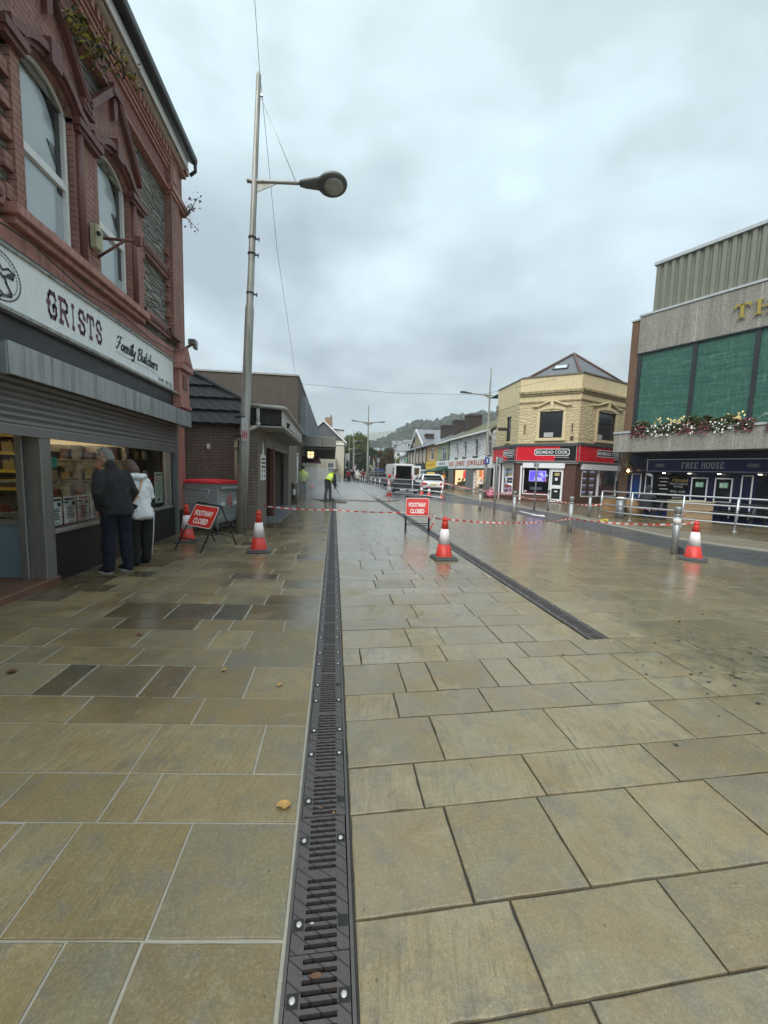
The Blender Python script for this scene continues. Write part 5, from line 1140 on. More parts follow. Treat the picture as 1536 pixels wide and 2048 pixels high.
# ================================================================== EAST SIDE: CORNER SHOP
BM = thing('corner_shop', 'yellow painted stone corner shop with red and black signs and slate pyramid roof', 'shop', (12.76, 21.5, 0), -38)
YST = RUBBLE('yellow_painted_stone', (.7, .59, .36), (.62, .51, .3), (.4, .31, .17), 2.6, 6.0, .45, .7, .05)
YRN = M('yellow_render', (.66, .55, .33), .6, var=.1, scale=2, bump=.08, streak=.35, dirt=(.26, .2, .1))
YTR = M('yellow_trim', (.66, .55, .34), .55, var=.1, scale=3, bump=.1, streak=.3, dirt=(.2, .16, .08))
RBR = BRICK('red_brown_brick', (.135, .052, .033), (.105, .04, .028), (.1, .07, .055), .225, .075, .007, .5, .7, .25, .2)
REDS = M('red_sign', (.62, .014, .03), .28, var=.05, bump=0); BLKS = M('black_sign', (.012, .012, .013), .28, bump=0); SLG = M('silver_frame', (.42, .42, .42), .4, .4, bump=0)
A_ = BM.matrix_basis.copy()
facets = []
def facet(origin, rz):
    return BM_inv @ (Matrix.Translation(origin) @ Matrix.Rotation(radians(rz), 4, 'Z'))
BM_inv = (Matrix.Translation(BM.location) @ Matrix.Rotation(radians(-38), 4, 'Z')).inverted()
FL = facet((10.85, 26.3, 0), -90)       # x 0..3.3 (toward camera)
FC = facet((10.85, 22.99, 0), -38)      # chamfer, x 0..3.25
FR = facet((13.41, 20.99, 0), 25)       # x 0..5
LC, LL, LR = 3.25, 3.31, 5.2
def fb(F): b = MB(); b.M = F; return b
wl = [(1.55, 2.22, 3.62, 5.15)]; wc = [(1.17, 2.4, 3.7, 5.2)]; wr = [(1.75, 3.65, 3.7, 5.3)]
b = fb(FL); b.wall(0, LL, 3.3, 6.0, wl, 0, .2); b.M = FC; b.wall(0, LC, 3.3, 6.0, wc, 0, .2); b.M = FR; b.wall(0, LR, 3.3, 6.0, wr, 0, .2); b.obj('stone_wall', YST, BM, recalc=False)
b = fb(FL); b.box(0, LL, -.012, .3, 5.75, 7.1); b.M = FC; b.box(0, LC, .0, .3, 6.35, 7.15); b.M = FR; b.box(0, LR, .0, .3, 6.35, 7.2); b.obj('parapet', YRN, BM)
b = fb(FL); b.box(0, LL, -.05, .35, 7.1, 7.17)
b.M = FC; b.box(0, LC, -.05, .35, 7.15, 7.22); b.M = FR; b.box(0, LR, -.05, .35, 7.2, 7.27); b.obj('parapet_coping', M('grey_coping', (.16, .15, .13), .7), BM)
b = fb(FC); b.box(-.05, LC, -.16, .2, 6.22, 6.35); b.box(-.02, LC, -.1, .2, 6.12, 6.22); b.box(-.02, LC, -.05, .2, 5.72, 5.8); b.M = FR; b.box(-.02, LR, -.16, .2, 6.26, 6.38); b.box(-.02, LR, -.1, .2, 6.15, 6.26); b.box(0, LR, -.05, .2, 5.76, 5.84)
b.obj('cornice', M('mossy_cornice', (.4, .32, .17), .6, var=.35, scale=6, bump=.2, streak=.9, dirt=(.06, .055, .03)), BM)
b = fb(FC); b.box(-.02, LC, -.02, .1, 5.8, 6.22); b.M = FR; b.box(-.02, LR, -.02, .1, 5.84, 6.26); b.obj('frieze', YRN, BM)
b = fb(FC)
def surround(b, a, c, z0, z1):
    m_ = (a + c) / 2
    b.box(a - .16, a, -.06, .1, z0, z1); b.box(c, c + .16, -.06, .1, z0, z1); b.box(a - .2, c + .2, -.12, .1, z0 - .16, z0)
    n = 10; pts = [(a - .1 + (c - a + .2) * i / n, z1 + .14 * sin(pi * i / n)) for i in range(n + 1)]
    for p, q in zip(pts, pts[1:]): b.prism([p, q, (q[0], q[1] + .14), (p[0], p[1] + .14)], -.07, .1)
    b.prism([(a + .0, z1), *pts[1:-1], (c, z1)], -.02, .12)
    for s in (-1, 1): b.path([(m_ + s * (c - a) * .85, -.08, z1 + .3), (m_ + s * (c - a) * .6, -.08, z1 + .3), (m_ + s * .1, -.08, z1 + .58), (m_, -.08, z1 + .6)], .05, 6)
    b.box(m_ - .09, m_ + .09, -.13, .05, z1 + .12, z1 + .66)
surround(b, 1.17, 2.4, 3.7, 5.2); b.obj('window_surround', YTR, BM); b = fb(FR); surround(b, 1.75, 3.65, 3.7, 5.3); b.obj('window_surround', YTR, BM); b = fb(FL); b.box(1.45, 2.3, -.1, .1, 3.5, 3.6); b.obj('window_sill', YTR, BM)
BRF = M('brown_window_frame', (.03, .025, .02), .4, bump=0)
for F, (a, c, z0, z1) in ((FL, wl[0]), (FC, wc[0]), (FR, wr[0])):
    b = fb(F); w_ = .05
    for q in ((a, a + w_, z0, z1), (c - w_, c, z0, z1), (a, c, z0, z0 + w_), (a, c, z1 - w_, z1)): b.box(q[0], q[1], .06, .12, q[2], q[3])
    if F is not FC: b.box(a, c, .07, .11, z0 + (z1 - z0) * .62, z0 + (z1 - z0) * .62 + .05)
    wn_ = b.obj('window', BRF, BM); b = fb(F); b.box(a + .05, c - .05, .1, .105, z0 + .05, z1 - .05); b.obj('pane', DARKGL, wn_)
    if F is not FL: b = fb(F); b.box(a + .25, a + .75, .09, .097, z0 + .06, z0 + .32); b.obj('papers_on_sill', M('office_paper', (.4, .4, .4), .5), wn_)
b = fb(FC)
for x in (.35, 2.9): b.box(x, x + .04, -.1, 0, 4.0, 4.5); b.tube((x + .02, -.1, 4.5), (x + .02, -.22, 4.42), .015)
b.box(2.85, 3.0, -.09, 0, 3.6, 3.78); b.obj('lamp_hook', M('rusty_hook', (.09, .045, .025), .7), BM)
b = fb(FL); b.box(2.0, 2.06, -.7, 0, 4.25, 4.31); b.box(2.0, 2.06, -.75, -.1, 4.3, 4.45); b.obj('wall_sign_bracket', M('black_bracket', (.03, .03, .025), .5), BM)
b = fb(FL); b.box(.05, .2, -.12, .1, 5.5, 6.1); b.obj('kneeler', M('grey_kneeler', (.2, .18, .13), .7), BM)
# fascia signs
def sign_facet(F, L, zb, zt, lx0, lx1, txt, cut):
    b = fb(F); b.box(0, L, -.14, 0, zb, zt); s_ = b.obj('sign_panel', REDS, BM)
    b = fb(F); b.prism([(cut, zt), (L, zt), (L, zb), (cut - .3, zb)], -.145, -.13); b.obj('black_section', BLKS, s_)
    b = fb(F)
    for q in ((0, L, zt, zt + .03), (0, L, zb - .04, zb), (0, .03, zb, zt), (L - .03, L, zb, zt)): b.box(q[0], q[1], -.16, -.12, q[2], q[3])
    b.obj('sign_frame', SLG, s_)
    h = zt - zb; z0, z1 = zb + h * .4, zb + h * .78; r = (z1 - z0) * .3
    def rr(e, y): return [(x, y, z) for x, z in [(lx0 - e + r * .3 * 0, z0 - e + r), (lx0 - e + r * .35, z0 - e + r * .3), (lx0 - e + r, z0 - e), (lx1 + e - r, z0 - e), (lx1 + e - r * .35, z0 - e + r * .3), (lx1 + e, z0 - e + r), (lx1 + e, z1 + e - r), (lx1 + e - r * .35, z1 + e - r * .3), (lx1 + e - r, z1 + e), (lx0 - e + r, z1 + e), (lx0 - e + r * .35, z1 + e - r * .3), (lx0 - e, z1 + e - r)]]
    b = fb(F); b.poly(rr(.035, -.149)); b.obj('logo_border', UPVC, s_); b = fb(F); b.poly(rr(.0, -.1505)); b.obj('logo_panel', BLKS, s_)
    t_ = text(txt, s_, UPVC, lx0 + .06, lx1 - .06, z0 + (z1 - z0) * .2, z1 - (z1 - z0) * .2, -.152, .003, bold=.012); t_.matrix_local = F
    t_ = text('& PARTNERS', s_, UPVC, lx1 - .75, lx1, zb + h * .2, zb + h * .28, -.152, .003); t_.matrix_local = F
sign_facet(FL, LL, 2.42, 3.2, 1.7, 3.1, 'BIDMEAD COOK', 2.5)
sign_facet(FC, LC, 2.4, 3.22, 1.05, 2.85, 'BIDMEAD COOK', 2.4)
sign_facet(FR, LR, 2.4, 3.26, 1.75, 4.3, 'BIDMEAD COOK', 3.9)
b = fb(FL); b.box(0, LL + .05, -.2, 0, 3.22, 3.36); b.M = FC; b.box(-.05, LC + .05, -.2, 0, 3.24, 3.38); b.M = FR; b.box(0, LR, -.2, 0, 3.28, 3.42); b.obj('lead_flashing', M('dark_lead', (.075, .078, .082), .55, var=.3, streak=.4), BM)
b = fb(FL); b.box(0, LL, -.1, 0, 2.28, 2.38); b.M = FC; b.box(0, LC, -.1, 0, 2.24, 2.36); b.M = FR; b.box(0, LR, -.1, 0, 2.24, 2.36); b.obj('sign_soffit', M('grey_soffit_board', (.25, .25, .24), .5), BM)
# brick ground floor with openings
b = fb(FL); b.wall(0, LL, 0, 2.3, [(.15, .95, .0, 2.25), (1.35, 2.95, .35, 2.25)], 0, .2); b.M = FC; b.wall(0, LC, 0, 2.3, [(.42, 1.95, .42, 2.2), (1.95, 2.62, .05, 2.2)], 0, .2); b.M = FR; b.wall(0, LR, 0, 2.3, [(.6, 4.4, .38, 2.2)], 0, .2); b.obj('brick_wall', RBR, BM, recalc=False)
b = fb(FC); b.box(.4, 2.68, -.14, .05, 1.98, 2.26); b.obj('shutter_housing', UPVC, BM); b = fb(FR); b.box(.45, 4.7, -.14, .05, 1.95, 2.25); b.obj('shutter_housing', UPVC, BM)
for x in (.18,): b = fb(FC); b.box(x + .08, x + .18, -.05, .05, .05, 2.1); b.obj('shutter_rail', UPVC, BM)
def frame(F, a, c, z0, z1, muls=(), w_=.05, nm='shop_window'):
    b = fb(F)
    for q in ((a, a + w_, z0, z1), (c - w_, c, z0, z1), (a, c, z0, z0 + w_), (a, c, z1 - w_, z1)): b.box(q[0], q[1], -.02, .08, q[2], q[3])
    for m_ in muls: b.box(m_ - .03, m_ + .03, -.02, .08, z0, z1)
    f_ = b.obj(nm, UPVC, BM); b = fb(F); b.poly([(a + .03, .05, z0), (c - .03, .05, z0), (c - .03, .05, z1), (a + .03, .05, z1)]); b.obj('pane', GLASS('office_glass', (.86, .88, .88), .6), f_); return f_
fL = frame(FL, 1.35, 2.95, .35, 2.25); fC = frame(FC, .42, 1.93, .42, 2.2); fR = frame(FR, .6, 4.4, .38, 2.2, (2.35,))
b = fb(FC); b.box(1.95, 2.05, -.03, .1, .05, 2.2); b.box(2.52, 2.62, -.03, .1, .05, 2.2); b.box(2.05, 2.52, -.03, .1, .05, .22); b.box(2.05, 2.52, -.03, .1, .82, 1.02); b.box(2.05, 2.52, -.03, .1, 1.78, 1.98); b.box(2.02, 2.06, -.05, 0, .9, 1.0)
dr = b.obj('door', UPVC, BM); b = fb(FC); b.box(2.05, 2.52, .03, .05, .2, 1.8); b.obj('door_pane', DARKGL, dr)
b = fb(FC); b.box(2.16, 2.42, .02, .03, 1.55, 1.72); b.obj('door_notice', M('yellow_notice', (.5, .42, .18), .5), dr); b = fb(FC); b.box(2.2, 2.34, .02, .03, 1.28, 1.44); b.box(2.14, 2.4, -.04, -.03, .9, .93); b.box(2.2, 2.36, .02, .03, .62, .7); b.obj('white_notice', UPVC, dr)
ROOMD = M('dark_office_room', (.03, .028, .028), .7, bump=0)
b = fb(FL); b.box(.1, LL, .9, .95, 0, 2.3); b.M = FC; b.box(-.3, LC + .3, 1.2, 1.25, 0, 2.3); b.M = FR; b.box(-.2, LR, 1.5, 1.55, 0, 2.3); b.box(4.6, 4.65, .05, 1.5, 0, 2.3); b.M = Matrix.Identity(4); b.M = BM_inv; b.poly([(11, 26, 2.31), (11, 23, 2.31), (13.4, 21.1, 2.31), (18, 23.2, 2.31), (17, 27, 2.31)]); b.poly([(11, 26, .02), (11, 23, .02), (13.4, 21.1, .02), (18, 23.2, .02), (17, 27, .02)]); b.obj('interior', ROOMD, BM)
# window displays
SCRN = EM('purple_screen', (.13, .09, .62), 1.0); SCR2 = EM('screen_lilac', (.38, .36, .85), 1.0)
tv = thing('window_screen', 'purple lit advertising screen in the corner shop window left of the door', 'screen', (FC_w := (Matrix.Translation((10.85, 22.99, 0)) @ Matrix.Rotation(radians(-38), 4, 'Z'))) @ Vector((1.2, .2, 1.2)), -38)
b = MB(); b.box(-.47, .47, 0, .05, .0, .62); b.obj('casing', SCR2, tv); b = MB(); b.box(-.44, .44, -.006, 0, .03, .59); b.obj('display', SCRN, tv); b = MB(); b.prism([(.0, .36), (.12, .42), (.2, .3), (.36, .18), (.3, .5), (.12, .52)], -.009, -.006); b.prism([(-.2, .05), (.3, .05), (.25, .22), (-.15, .25)], -.009, -.006); b.obj('picture', SCR2, tv)
def card(F, x0, x1, z0, z1, m_, nm, lb, par, y=.12):
    b = fb(F); b.box(x0, x1, y, y + .01, z0, z1); return b.obj(nm, m_, par)
LBLUE = EM('lit_property_card', (.36, .42, .68), .75)
card(FC, .85, 1.5, .7, .86, M('grey_blue_strip', (.2, .22, .3), .4, bump=0), 'window_strip', '', fC); card(FC, .47, .66, .52, .66, UPVC, 'window_card', '', fC); card(FC, .5, 1.85, .47, .54, M('red_strip', (.4, .02, .03), .4, bump=0), 'window_strip', '', fC); card(FC, 1.6, 1.78, 1.5, 1.62, LBLUE, 'window_card', '', fC)
b = fb(FC); b.m = 0
for j in range(16):
    a0, a1 = 2 * pi * j / 16, 2 * pi * (j + 1) / 16; b.poly([(1.69 + .05 * cos(a0), .12, 1.28 + .07 * sin(a0)), (1.69 + .09 * cos(a0), .12, 1.28 + .12 * sin(a0)), (1.69 + .09 * cos(a1), .12, 1.28 + .12 * sin(a1)), (1.69 + .05 * cos(a1), .12, 1.28 + .07 * sin(a1))])
b.obj('window_roundel', M('red_roundel', (.45, .06, .03), .5, bump=0), fC)
PHO = [M('house_photo_%s' % n_, c_, .4, var=.5, scale=9, bump=0) for n_, c_ in (('a', (.3, .33, .42)), ('b', (.34, .36, .5)), ('c', (.26, .25, .3)))]
def property_cards(F, par, cols, z0, z1, n, wd, red=True):
    for i, x in enumerate(cols):
        for j in range(n):
            zz = z0 + (z1 - z0) * j / n
            b = fb(F); b.box(x, x + wd, .11, .12, zz, zz + (z1 - z0) / n * .78); c_ = b.obj('property_card', PHO[(i + j) % 3], par)
            b = fb(F); b.box(x, x + wd, .1, .11, zz + (z1 - z0) / n * .78, zz + (z1 - z0) / n * .86); b.obj('card_strip', M('red_strip', (.4, .02, .03), .4, bump=0), c_)
            b = fb(F); b.box(x + wd * .1, x + wd * .9, .1, .11, zz + (z1 - z0) / n * .45, zz + (z1 - z0) / n * .68); b.obj('card_sky', LBLUE, c_)
property_cards(FR, fR, (.75, 1.55), .45, 2.0, 4, .52); property_cards(FL, fL, (1.5, 2.0, 2.5), .45, 1.9, 4, .36)
card(FR, 2.55, 2.85, 1.0, 1.5, UPVC, 'window_poster', '', fR); card(FR, 3.0, 3.5, 1.1, 1.6, M('dark_poster', (.12, .12, .1), .4), 'window_poster', '', fR); card(FR, .65, 2.3, .43, .5, M('red_strip', (.4, .02, .03), .4, bump=0), 'window_strip', '', fR)
b = fb(FL); b.box(.15, .95, .05, .1, 0, 2.1); b.obj('side_door', M('grey_shutter_door', (.2, .21, .22), .4), BM); b = fb(FL); b.box(.95, 1.02, -.06, .05, 0, 2.3); b.box(0, .12, -.06, .05, 0, 2.4); b.box(.1, 1.0, -.04, .05, 2.1, 2.3); b.obj('white_post', UPVC, BM)
# slate pyramid roof with red ridge tiles and a roof window
ap = Vector((15.0, 24.6, 9.25)); base = [Vector(p) for p in ((11.05, 26.3, 7.0), (11.05, 23.1, 7.05), (13.45, 21.2, 7.05), (18.1, 23.35, 7.1), (17.5, 28, 7.1), (11.05, 28.5, 7.0))]
b = wb(BM)
for p, q in zip(base, base[1:] + base[:1]): b.poly([p, q, ap])
b.obj('roof', BRICK('grey_slate_courses', (.15, .16, .17), (.115, .122, .13), (.05, .052, .055), .32, .22, .012, .6, .5, .3, .2), BM)
b = wb(BM)
for p in base[1:4]: b.path([p + Vector((0, 0, .05)), ap + Vector((0, 0, .05))], .08, 6)
b.obj('ridge_tiles', M('red_ridge_tile', (.11, .06, .048), .75, var=.35), BM)
nrm = (base[2] - base[1]).cross(ap - base[1]).normalized(); nrm = nrm if nrm.z > 0 else -nrm
mid = base[1] * .3 + base[2] * .26 + ap * .44; ux = (base[2] - base[1]).normalized(); uz = nrm.cross(ux); uz = uz if uz.z > 0 else -uz
b = wb(BM); q = [mid + ux * s * .42 + uz * t_ * .34 + nrm * .06 for s, t_ in ((-1, -1), (1, -1), (1, 1), (-1, 1))]; b.poly(q); b.poly([p - nrm * .08 for p in q])
for p, r_ in zip(q, q[1:] + q[:1]): b.poly([p, r_, r_ - nrm * .08, p - nrm * .08])
rw = b.obj('roof_window', BLACKP, BM); b = wb(BM); b.poly([mid + ux * s * .33 + uz * t_ * .25 + nrm * .066 for s, t_ in ((-1, -1), (1, -1), (1, 1), (-1, 1))]); b.obj('pane', M('sky_pane', (.5, .55, .58), .08, bump=0), rw)
b = wb(BM); b.box(11.7, 17, 26.4, 28.3, 0, 7.0); b.poly([(10.86, 26.3, 0), (11.7, 26.4, 0), (11.7, 26.4, 7.0), (10.86, 26.3, 7.0)]); b.poly([(18.12, 23.2, 0), (17, 28.3, 0), (17, 28.3, 7.0), (18.12, 23.2, 7.0)]); b.obj('rear_wall', YRN, BM)

# ================================================================== EAST SIDE: THE ROW BEYOND
def row_house(name, label, cat, y0, y1, eave, wallm, roofm, holes, ridge=2.6, depth=7.0, gutter=WHITE, front=11.5):
    t = thing(name, label, cat, (front, y1, 0), -90); L = y1 - y0
    b = MB(); b.wall(0, L, 0, eave, holes, 0, .18); b.poly([(0, 0, 0), (0, depth, 0), (0, depth, eave), (0, depth / 2, eave + ridge), (0, 0, eave)]); b.poly([(L, 0, 0), (L, depth, 0), (L, depth, eave), (L, depth / 2, eave + ridge), (L, 0, eave)]); b.poly([(0, depth, 0), (L, depth, 0), (L, depth, eave), (0, depth, eave)])
    b.obj('wall', wallm, t, recalc=False)
    b = MB(); e_ = .25
    b.prism([(-e_, eave - .02), (depth / 2, eave + ridge + .1), (depth + e_, eave - .02), (depth + e_, eave + .1), (depth / 2, eave + ridge + .24), (-e_, eave + .1)], -.02, L + .02, 'x'); b.obj('roof', roofm, t)
    b = MB(); b.box(0, L, -.36, -.24, eave - .04, eave + .08); b.obj('gutter', gutter, t)
    return t
def win(t, a, c, z0, z1, m=None, sill=None, y=.12, mul=True):
    b = MB(); w_ = .06
    for q in ((a, a + w_, z0, z1), (c - w_, c, z0, z1), (a, c, z0, z0 + w_), (a, c, z1 - w_, z1)): b.box(q[0], q[1], y - .06, y + .02, q[2], q[3])
    if mul: b.box(a, c, y - .05, y + .01, z0 + (z1 - z0) * .66, z0 + (z1 - z0) * .66 + .05)
    f_ = b.obj('window', m or UPVC, t); b = MB(); b.box(a + w_, c - w_, y, y + .01, z0, z1); b.obj('pane', M('grey_sky_pane', (.06, .065, .07), .08, bump=0), f_)
    if sill: b = MB(); b.box(a - .12, c + .12, -.08, .1, z0 - .12, z0); b.obj('sill', sill, f_)
WST = RUBBLE('white_painted_stone', (.82, .82, .81), (.72, .72, .72), (.5, .5, .5), 1.3, 3.6, .8, .6, .05)
MOSS = M('mossy_slate', (.11, .105, .05), .7, var=.4, scale=2.2, bump=.4, bscale=14); WSL = M('wet_slate', (.16, .165, .175), .28, var=.2, scale=3, bump=.2, bscale=12)
# jeweller: y 28..39.5, local x = 39.5 - Y
JH = [(2.15, 2.75, 3.0, 4.4), (4.4, 5.15, 3.0, 4.42), (7.15, 8.05, 3.0, 4.45), (10.05, 10.75, 3.0, 4.45), (1.6, 5.6, .0, 1.95), (7.4, 10.8, .0, 1.95)]
JW = row_house('jewellers_shop', 'white painted stone shop with red lettered sign and mossy roof', 'shop', 28.4, 39.5, 4.75, WST, MOSS, JH, 1.65)
for h in JH[:4]: win(JW, *h, sill=M('dark_sill', (.06, .06, .06), .6))
b = MB(); b.box(.05, 11.05, -.12, 0, 2.0, 2.82); js = b.obj('sign_board', SIGNW, JW)
REDL = M('red_brown_lettering', (.42, .09, .045), .5, bump=0)
text('S U E    J O N E S    J E W E L L E R S', js, REDL, .45, 10.5, 2.13, 2.68, -.125, .02, bold=.03)
GRYS = M('grey_stone_pier', (.19, .19, .19), .5, var=.2, scale=3, streak=.3)
b = MB(); b.box(.0, 1.55, -.06, .15, 0, 2.0); b.obj('pier', GRYS, JW); b = MB(); b.box(5.4, 7.3, -.06, .15, 0, 2.0); b.obj('pier', GRYS, JW); b = MB(); b.box(10.0, 11.1, -.06, .15, 0, 2.0); b.obj('pier', GRYS, JW)
b = MB(); b.box(1.5, 11, -.05, .1, 1.86, 2.0); b.obj('door_head', M('dark_head', (.07, .07, .07), .5), JW)
WARM = EM('warm_window_light', (1.0, .72, .38), .85); WORG = EM('orange_window_light', (1.0, .24, .03), 1.1); WRED = EM('red_window_light', (.8, .06, .05), .9)
for a, c in ((1.6, 5.6), (7.4, 10.8)):
    b = MB(); b.box(a, c, .75, .8, .4, 1.95); b.box(a - .02, a + .03, .2, .8, .4, 1.95); b.obj('lit_interior', WARM, JW); b = MB(); b.box(a, c, .2, .9, .0, .42); b.box(a, c, .18, .8, .42, .46); b.obj('window_bed', M('cream_display', (.42, .38, .28), .5), JW)
    b = MB(); b.poly([(a, .1, .4), (c, .1, .4), (c, .1, 1.95), (a, .1, 1.95)]); b.obj('shop_window', GLASS('office_glass'), JW)
    b = MB()
    for k in range(4): x = a + .3 + k * (c - a - .8) / 3; b.box(x, x + .5, .35, .6, .46, .75 + .12 * (k % 2)); b.ball((x + .25, .45, 1.0), (.16, .1, .13), 8, 5)
    b.obj('display_stand', M('dark_stand', (.06, .055, .05), .5), JW)
b = MB(); b.box(4.0, 5.0, .2, .22, 1.1, 1.8); b.obj('red_banner', WRED, JW); b = MB(); b.box(8.2, 9.7, .2, .22, 1.15, 1.85); b.obj('orange_banner', WORG, JW)
b = MB(); b.box(1.55, 1.62, -.02, .4, 0, 2.0); b.obj('door_jamb', M('dark_brown_jamb', (.08, .05, .04), .5), JW)
for x in (2.9, 5.35, 8.5):
    b = MB(); b.tube((x, 0, 3.9), (x, -.4, 3.95), .018); b.tube((x, 0, 3.4), (x, 0, 3.95), .018); b.tube((x, 0, 3.55), (x, -.3, 3.93), .014); b.obj('lamp_bracket', BLACKP, JW)
b = MB(); b.path([(11.0, -.3, 4.75), (11.05, -.2, 4.4), (11.05, -.06, 4.3), (11.05, -.06, 2.9)], .05, 8); b.obj('downpipe', PWH, JW)
# green, yellow, brown
GRN = M('pale_green_render', (.33, .38, .22), .7, var=.12, streak=.3); 
GR = row_house('green_house', 'narrow pale green house with dark green awning next to the white shop', 'house', 39.5, 44.2, 4.7, GRN, WSL, [(1.6, 3.6, 3.0, 4.3)], 1.65)
win(GR, 1.6, 3.6, 3.0, 4.3, sill=M('dark_sill', (.06, .06, .06), .6)); b = MB(); b.box(0, 4.65, -.1, 0, 2.25, 2.85); gs = b.obj('sign_board', SIGNW, GR)
b = MB(); [b.box(1.0 + k * .42, 1.22 + k * .42 + .1 * (k % 2), -.11, -.1, 2.42, 2.66) for k in range(6)]; b.obj('faint_lettering', M('mauve_lettering', (.2, .16, .24), .5, bump=0), gs); b = MB(); b.box(.1, 4.6, -.02, .0, 0, 2.25); b.obj('shopfront', SHOPD, GR)
b = MB(); b.poly([(.1, -.02, 2.2), (4.6, -.02, 2.2), (4.6, -1.5, 1.75), (.1, -1.5, 1.75)]); b.poly([(.1, -1.5, 1.75), (4.6, -1.5, 1.75), (4.6, -1.5, 1.58), (.1, -1.5, 1.58)]); b.poly([(4.6, -.02, 2.2), (4.6, -1.5, 1.75), (4.6, -.02, 1.75)]); b.obj('awning', M('dark_green_canvas', (.012, .07, .045), .5), GR, recalc=False)
b = MB(); b.tube((4.65, -.04, 0), (4.65, -.04, 4.6), .06); b.obj('downpipe', BLACKP, GR)
YL = row_house('yellow_house', 'narrow orange yellow house with a yellow shop sign in the right hand row', 'house', 44.2, 49.4, 4.75, M('orange_render', (.5, .33, .15), .7, var=.12, streak=.3), WSL, [(1.7, 3.5, 3.1, 4.4)], 1.65, gutter=BLACKP)
win(YL, 1.7, 3.5, 3.1, 4.4, sill=YTR); b = MB(); b.box(0, 5.1, -.12, 0, 2.0, 2.9); ys_ = b.obj('sign_board', M('yellow_sign', (.6, .42, .03), .45), YL); b = MB(); b.box(.9, 4.2, -.13, -.12, 2.35, 2.6); b.obj('faded_print', M('orange_print', (.5, .25, .02), .5, bump=0), ys_); b = MB(); b.box(.1, 5.1, -.02, 0, 0, 2.0); b.obj('shopfront', SHOPD, YL)
b = MB(); b.box(.1, 5.1, -1.1, -.02, 1.75, 1.9); b.obj('white_canopy', UPVC, YL)
BR = row_house('brown_house', 'dark brown brick terrace with pale pilasters and a black shop sign', 'house', 49.4, 64, 4.75, M('dark_red_brown', (.11, .065, .05), .7, var=.2), WSL, [(1.0 + 2.2 * k, 2.1 + 2.2 * k, 3.0, 4.4) for k in range(6)], 1.6, gutter=BLACKP)
for k in range(6):
    win(BR, 1.0 + 2.2 * k, 2.1 + 2.2 * k, 3.0, 4.4); b = MB(); b.box(2.4 + 2.2 * k, 2.8 + 2.2 * k, -.1, 0, 2.6, 4.6); b.obj('pilaster', CREAM, BR)
b = MB(); b.box(8, 14.5, -.15, 0, 1.9, 2.75); b.obj('sign_board', BLKS, BR); b = MB(); b.box(.2, 7.8, -.15, 0, 2.0, 2.7); b.obj('white_sign_board', SIGNW, BR)
b = MB(); b.box(.2, 14.4, -.04, 0, 0, 1.9); b.obj('shopfront', SHOPD, BR)
for k in range(3): b = MB(); b.box(9 + k * 1.7, 10.2 + k * 1.7, -.07, -.03, .3, 1.8); b.obj('display_window', M('lit_grey_window', (.3, .3, .32), .2), BR)
b = MB(); b.box(1.0, 3.6, -.5, -.35, 3.1, 3.75); b.obj('green_sign', M('green_sign', (.02, .2, .12), .5), BR)
b = MB(); b.box(1.2, 3.4, -.52, -.5, 3.25, 3.4); b.box(2.0, 3.4, -.52, -.5, 3.55, 3.68); b.obj('sign_print', M('pale_print', (.6, .65, .4), .5), BR)
EH = row_house('end_house', 'small white end house of the right hand row beside the brown tree', 'house', 64, 70.5, 4.2, WHITE, WSL, [(1.5, 2.5, 2.6, 3.6), (4, 5, 2.6, 3.6)], 2.0); win(EH, 1.5, 2.5, 2.6, 3.6); win(EH, 4, 5, 2.6, 3.6)
CHB = BRICK('sooty_chimney_brick', (.07, .05, .042), (.055, .042, .036), (.045, .04, .036), .225, .075, .006, .4, .85, .4, .3)
def chimney(par, lx, z0, z1, w_=1.2, d_=1.9, yc=3.5):
    b = MB(); b.box(lx - w_ / 2, lx + w_ / 2, yc - d_ / 2, yc + d_ / 2, z0, z1); b.box(lx - w_ / 2 - .06, lx + w_ / 2 + .06, yc - d_ / 2 - .06, yc + d_ / 2 + .06, z1 - .22, z1 - .08); b.obj('chimney', CHB, par)
chimney(GR, 4.2, 5.4, 7.5, 1.1, 1.4, 2.5); chimney(YL, 5.2 - .2, 5.4, 7.5, 1.1, 1.4, 2.5); chimney(BR, 14.6 - .2, 5.4, 7.5, 1.1, 1.4, 2.5); chimney(BR, 4.4, 5.4, 7.35, 1.1, 1.2, 2.6)
GB = thing('gabled_hall', 'stone gabled building with grey slate roof standing above the row', 'building', (13, 62.6, 0), -90)
b = MB(); 
b.box(-4.7, 4.7, 0, 14, 0, 5.7); b.poly([(-4.7, -.02, 5.7), (4.7, -.02, 5.7), (0, -.02, 8.0)]); b.obj('wall', M('buff_stone', (.34, .27, .16), .8, var=.25, scale=1.5, bump=.3), GB)
b = MB()
for s in (-1, 1): b.prism([(0, 8.05), (s * 5.1, 5.55), (s * 5.1, 5.8), (0, 8.3)], -.3, 14)
b.obj('roof', WSL, GB)
b = MB()
for s in (-1, 1): b.prism([(0, 7.95), (s * 5.15, 5.4), (s * 5.15, 5.75), (0, 8.35)], -.38, -.3)
b.obj('bargeboard', WHITE, GB)
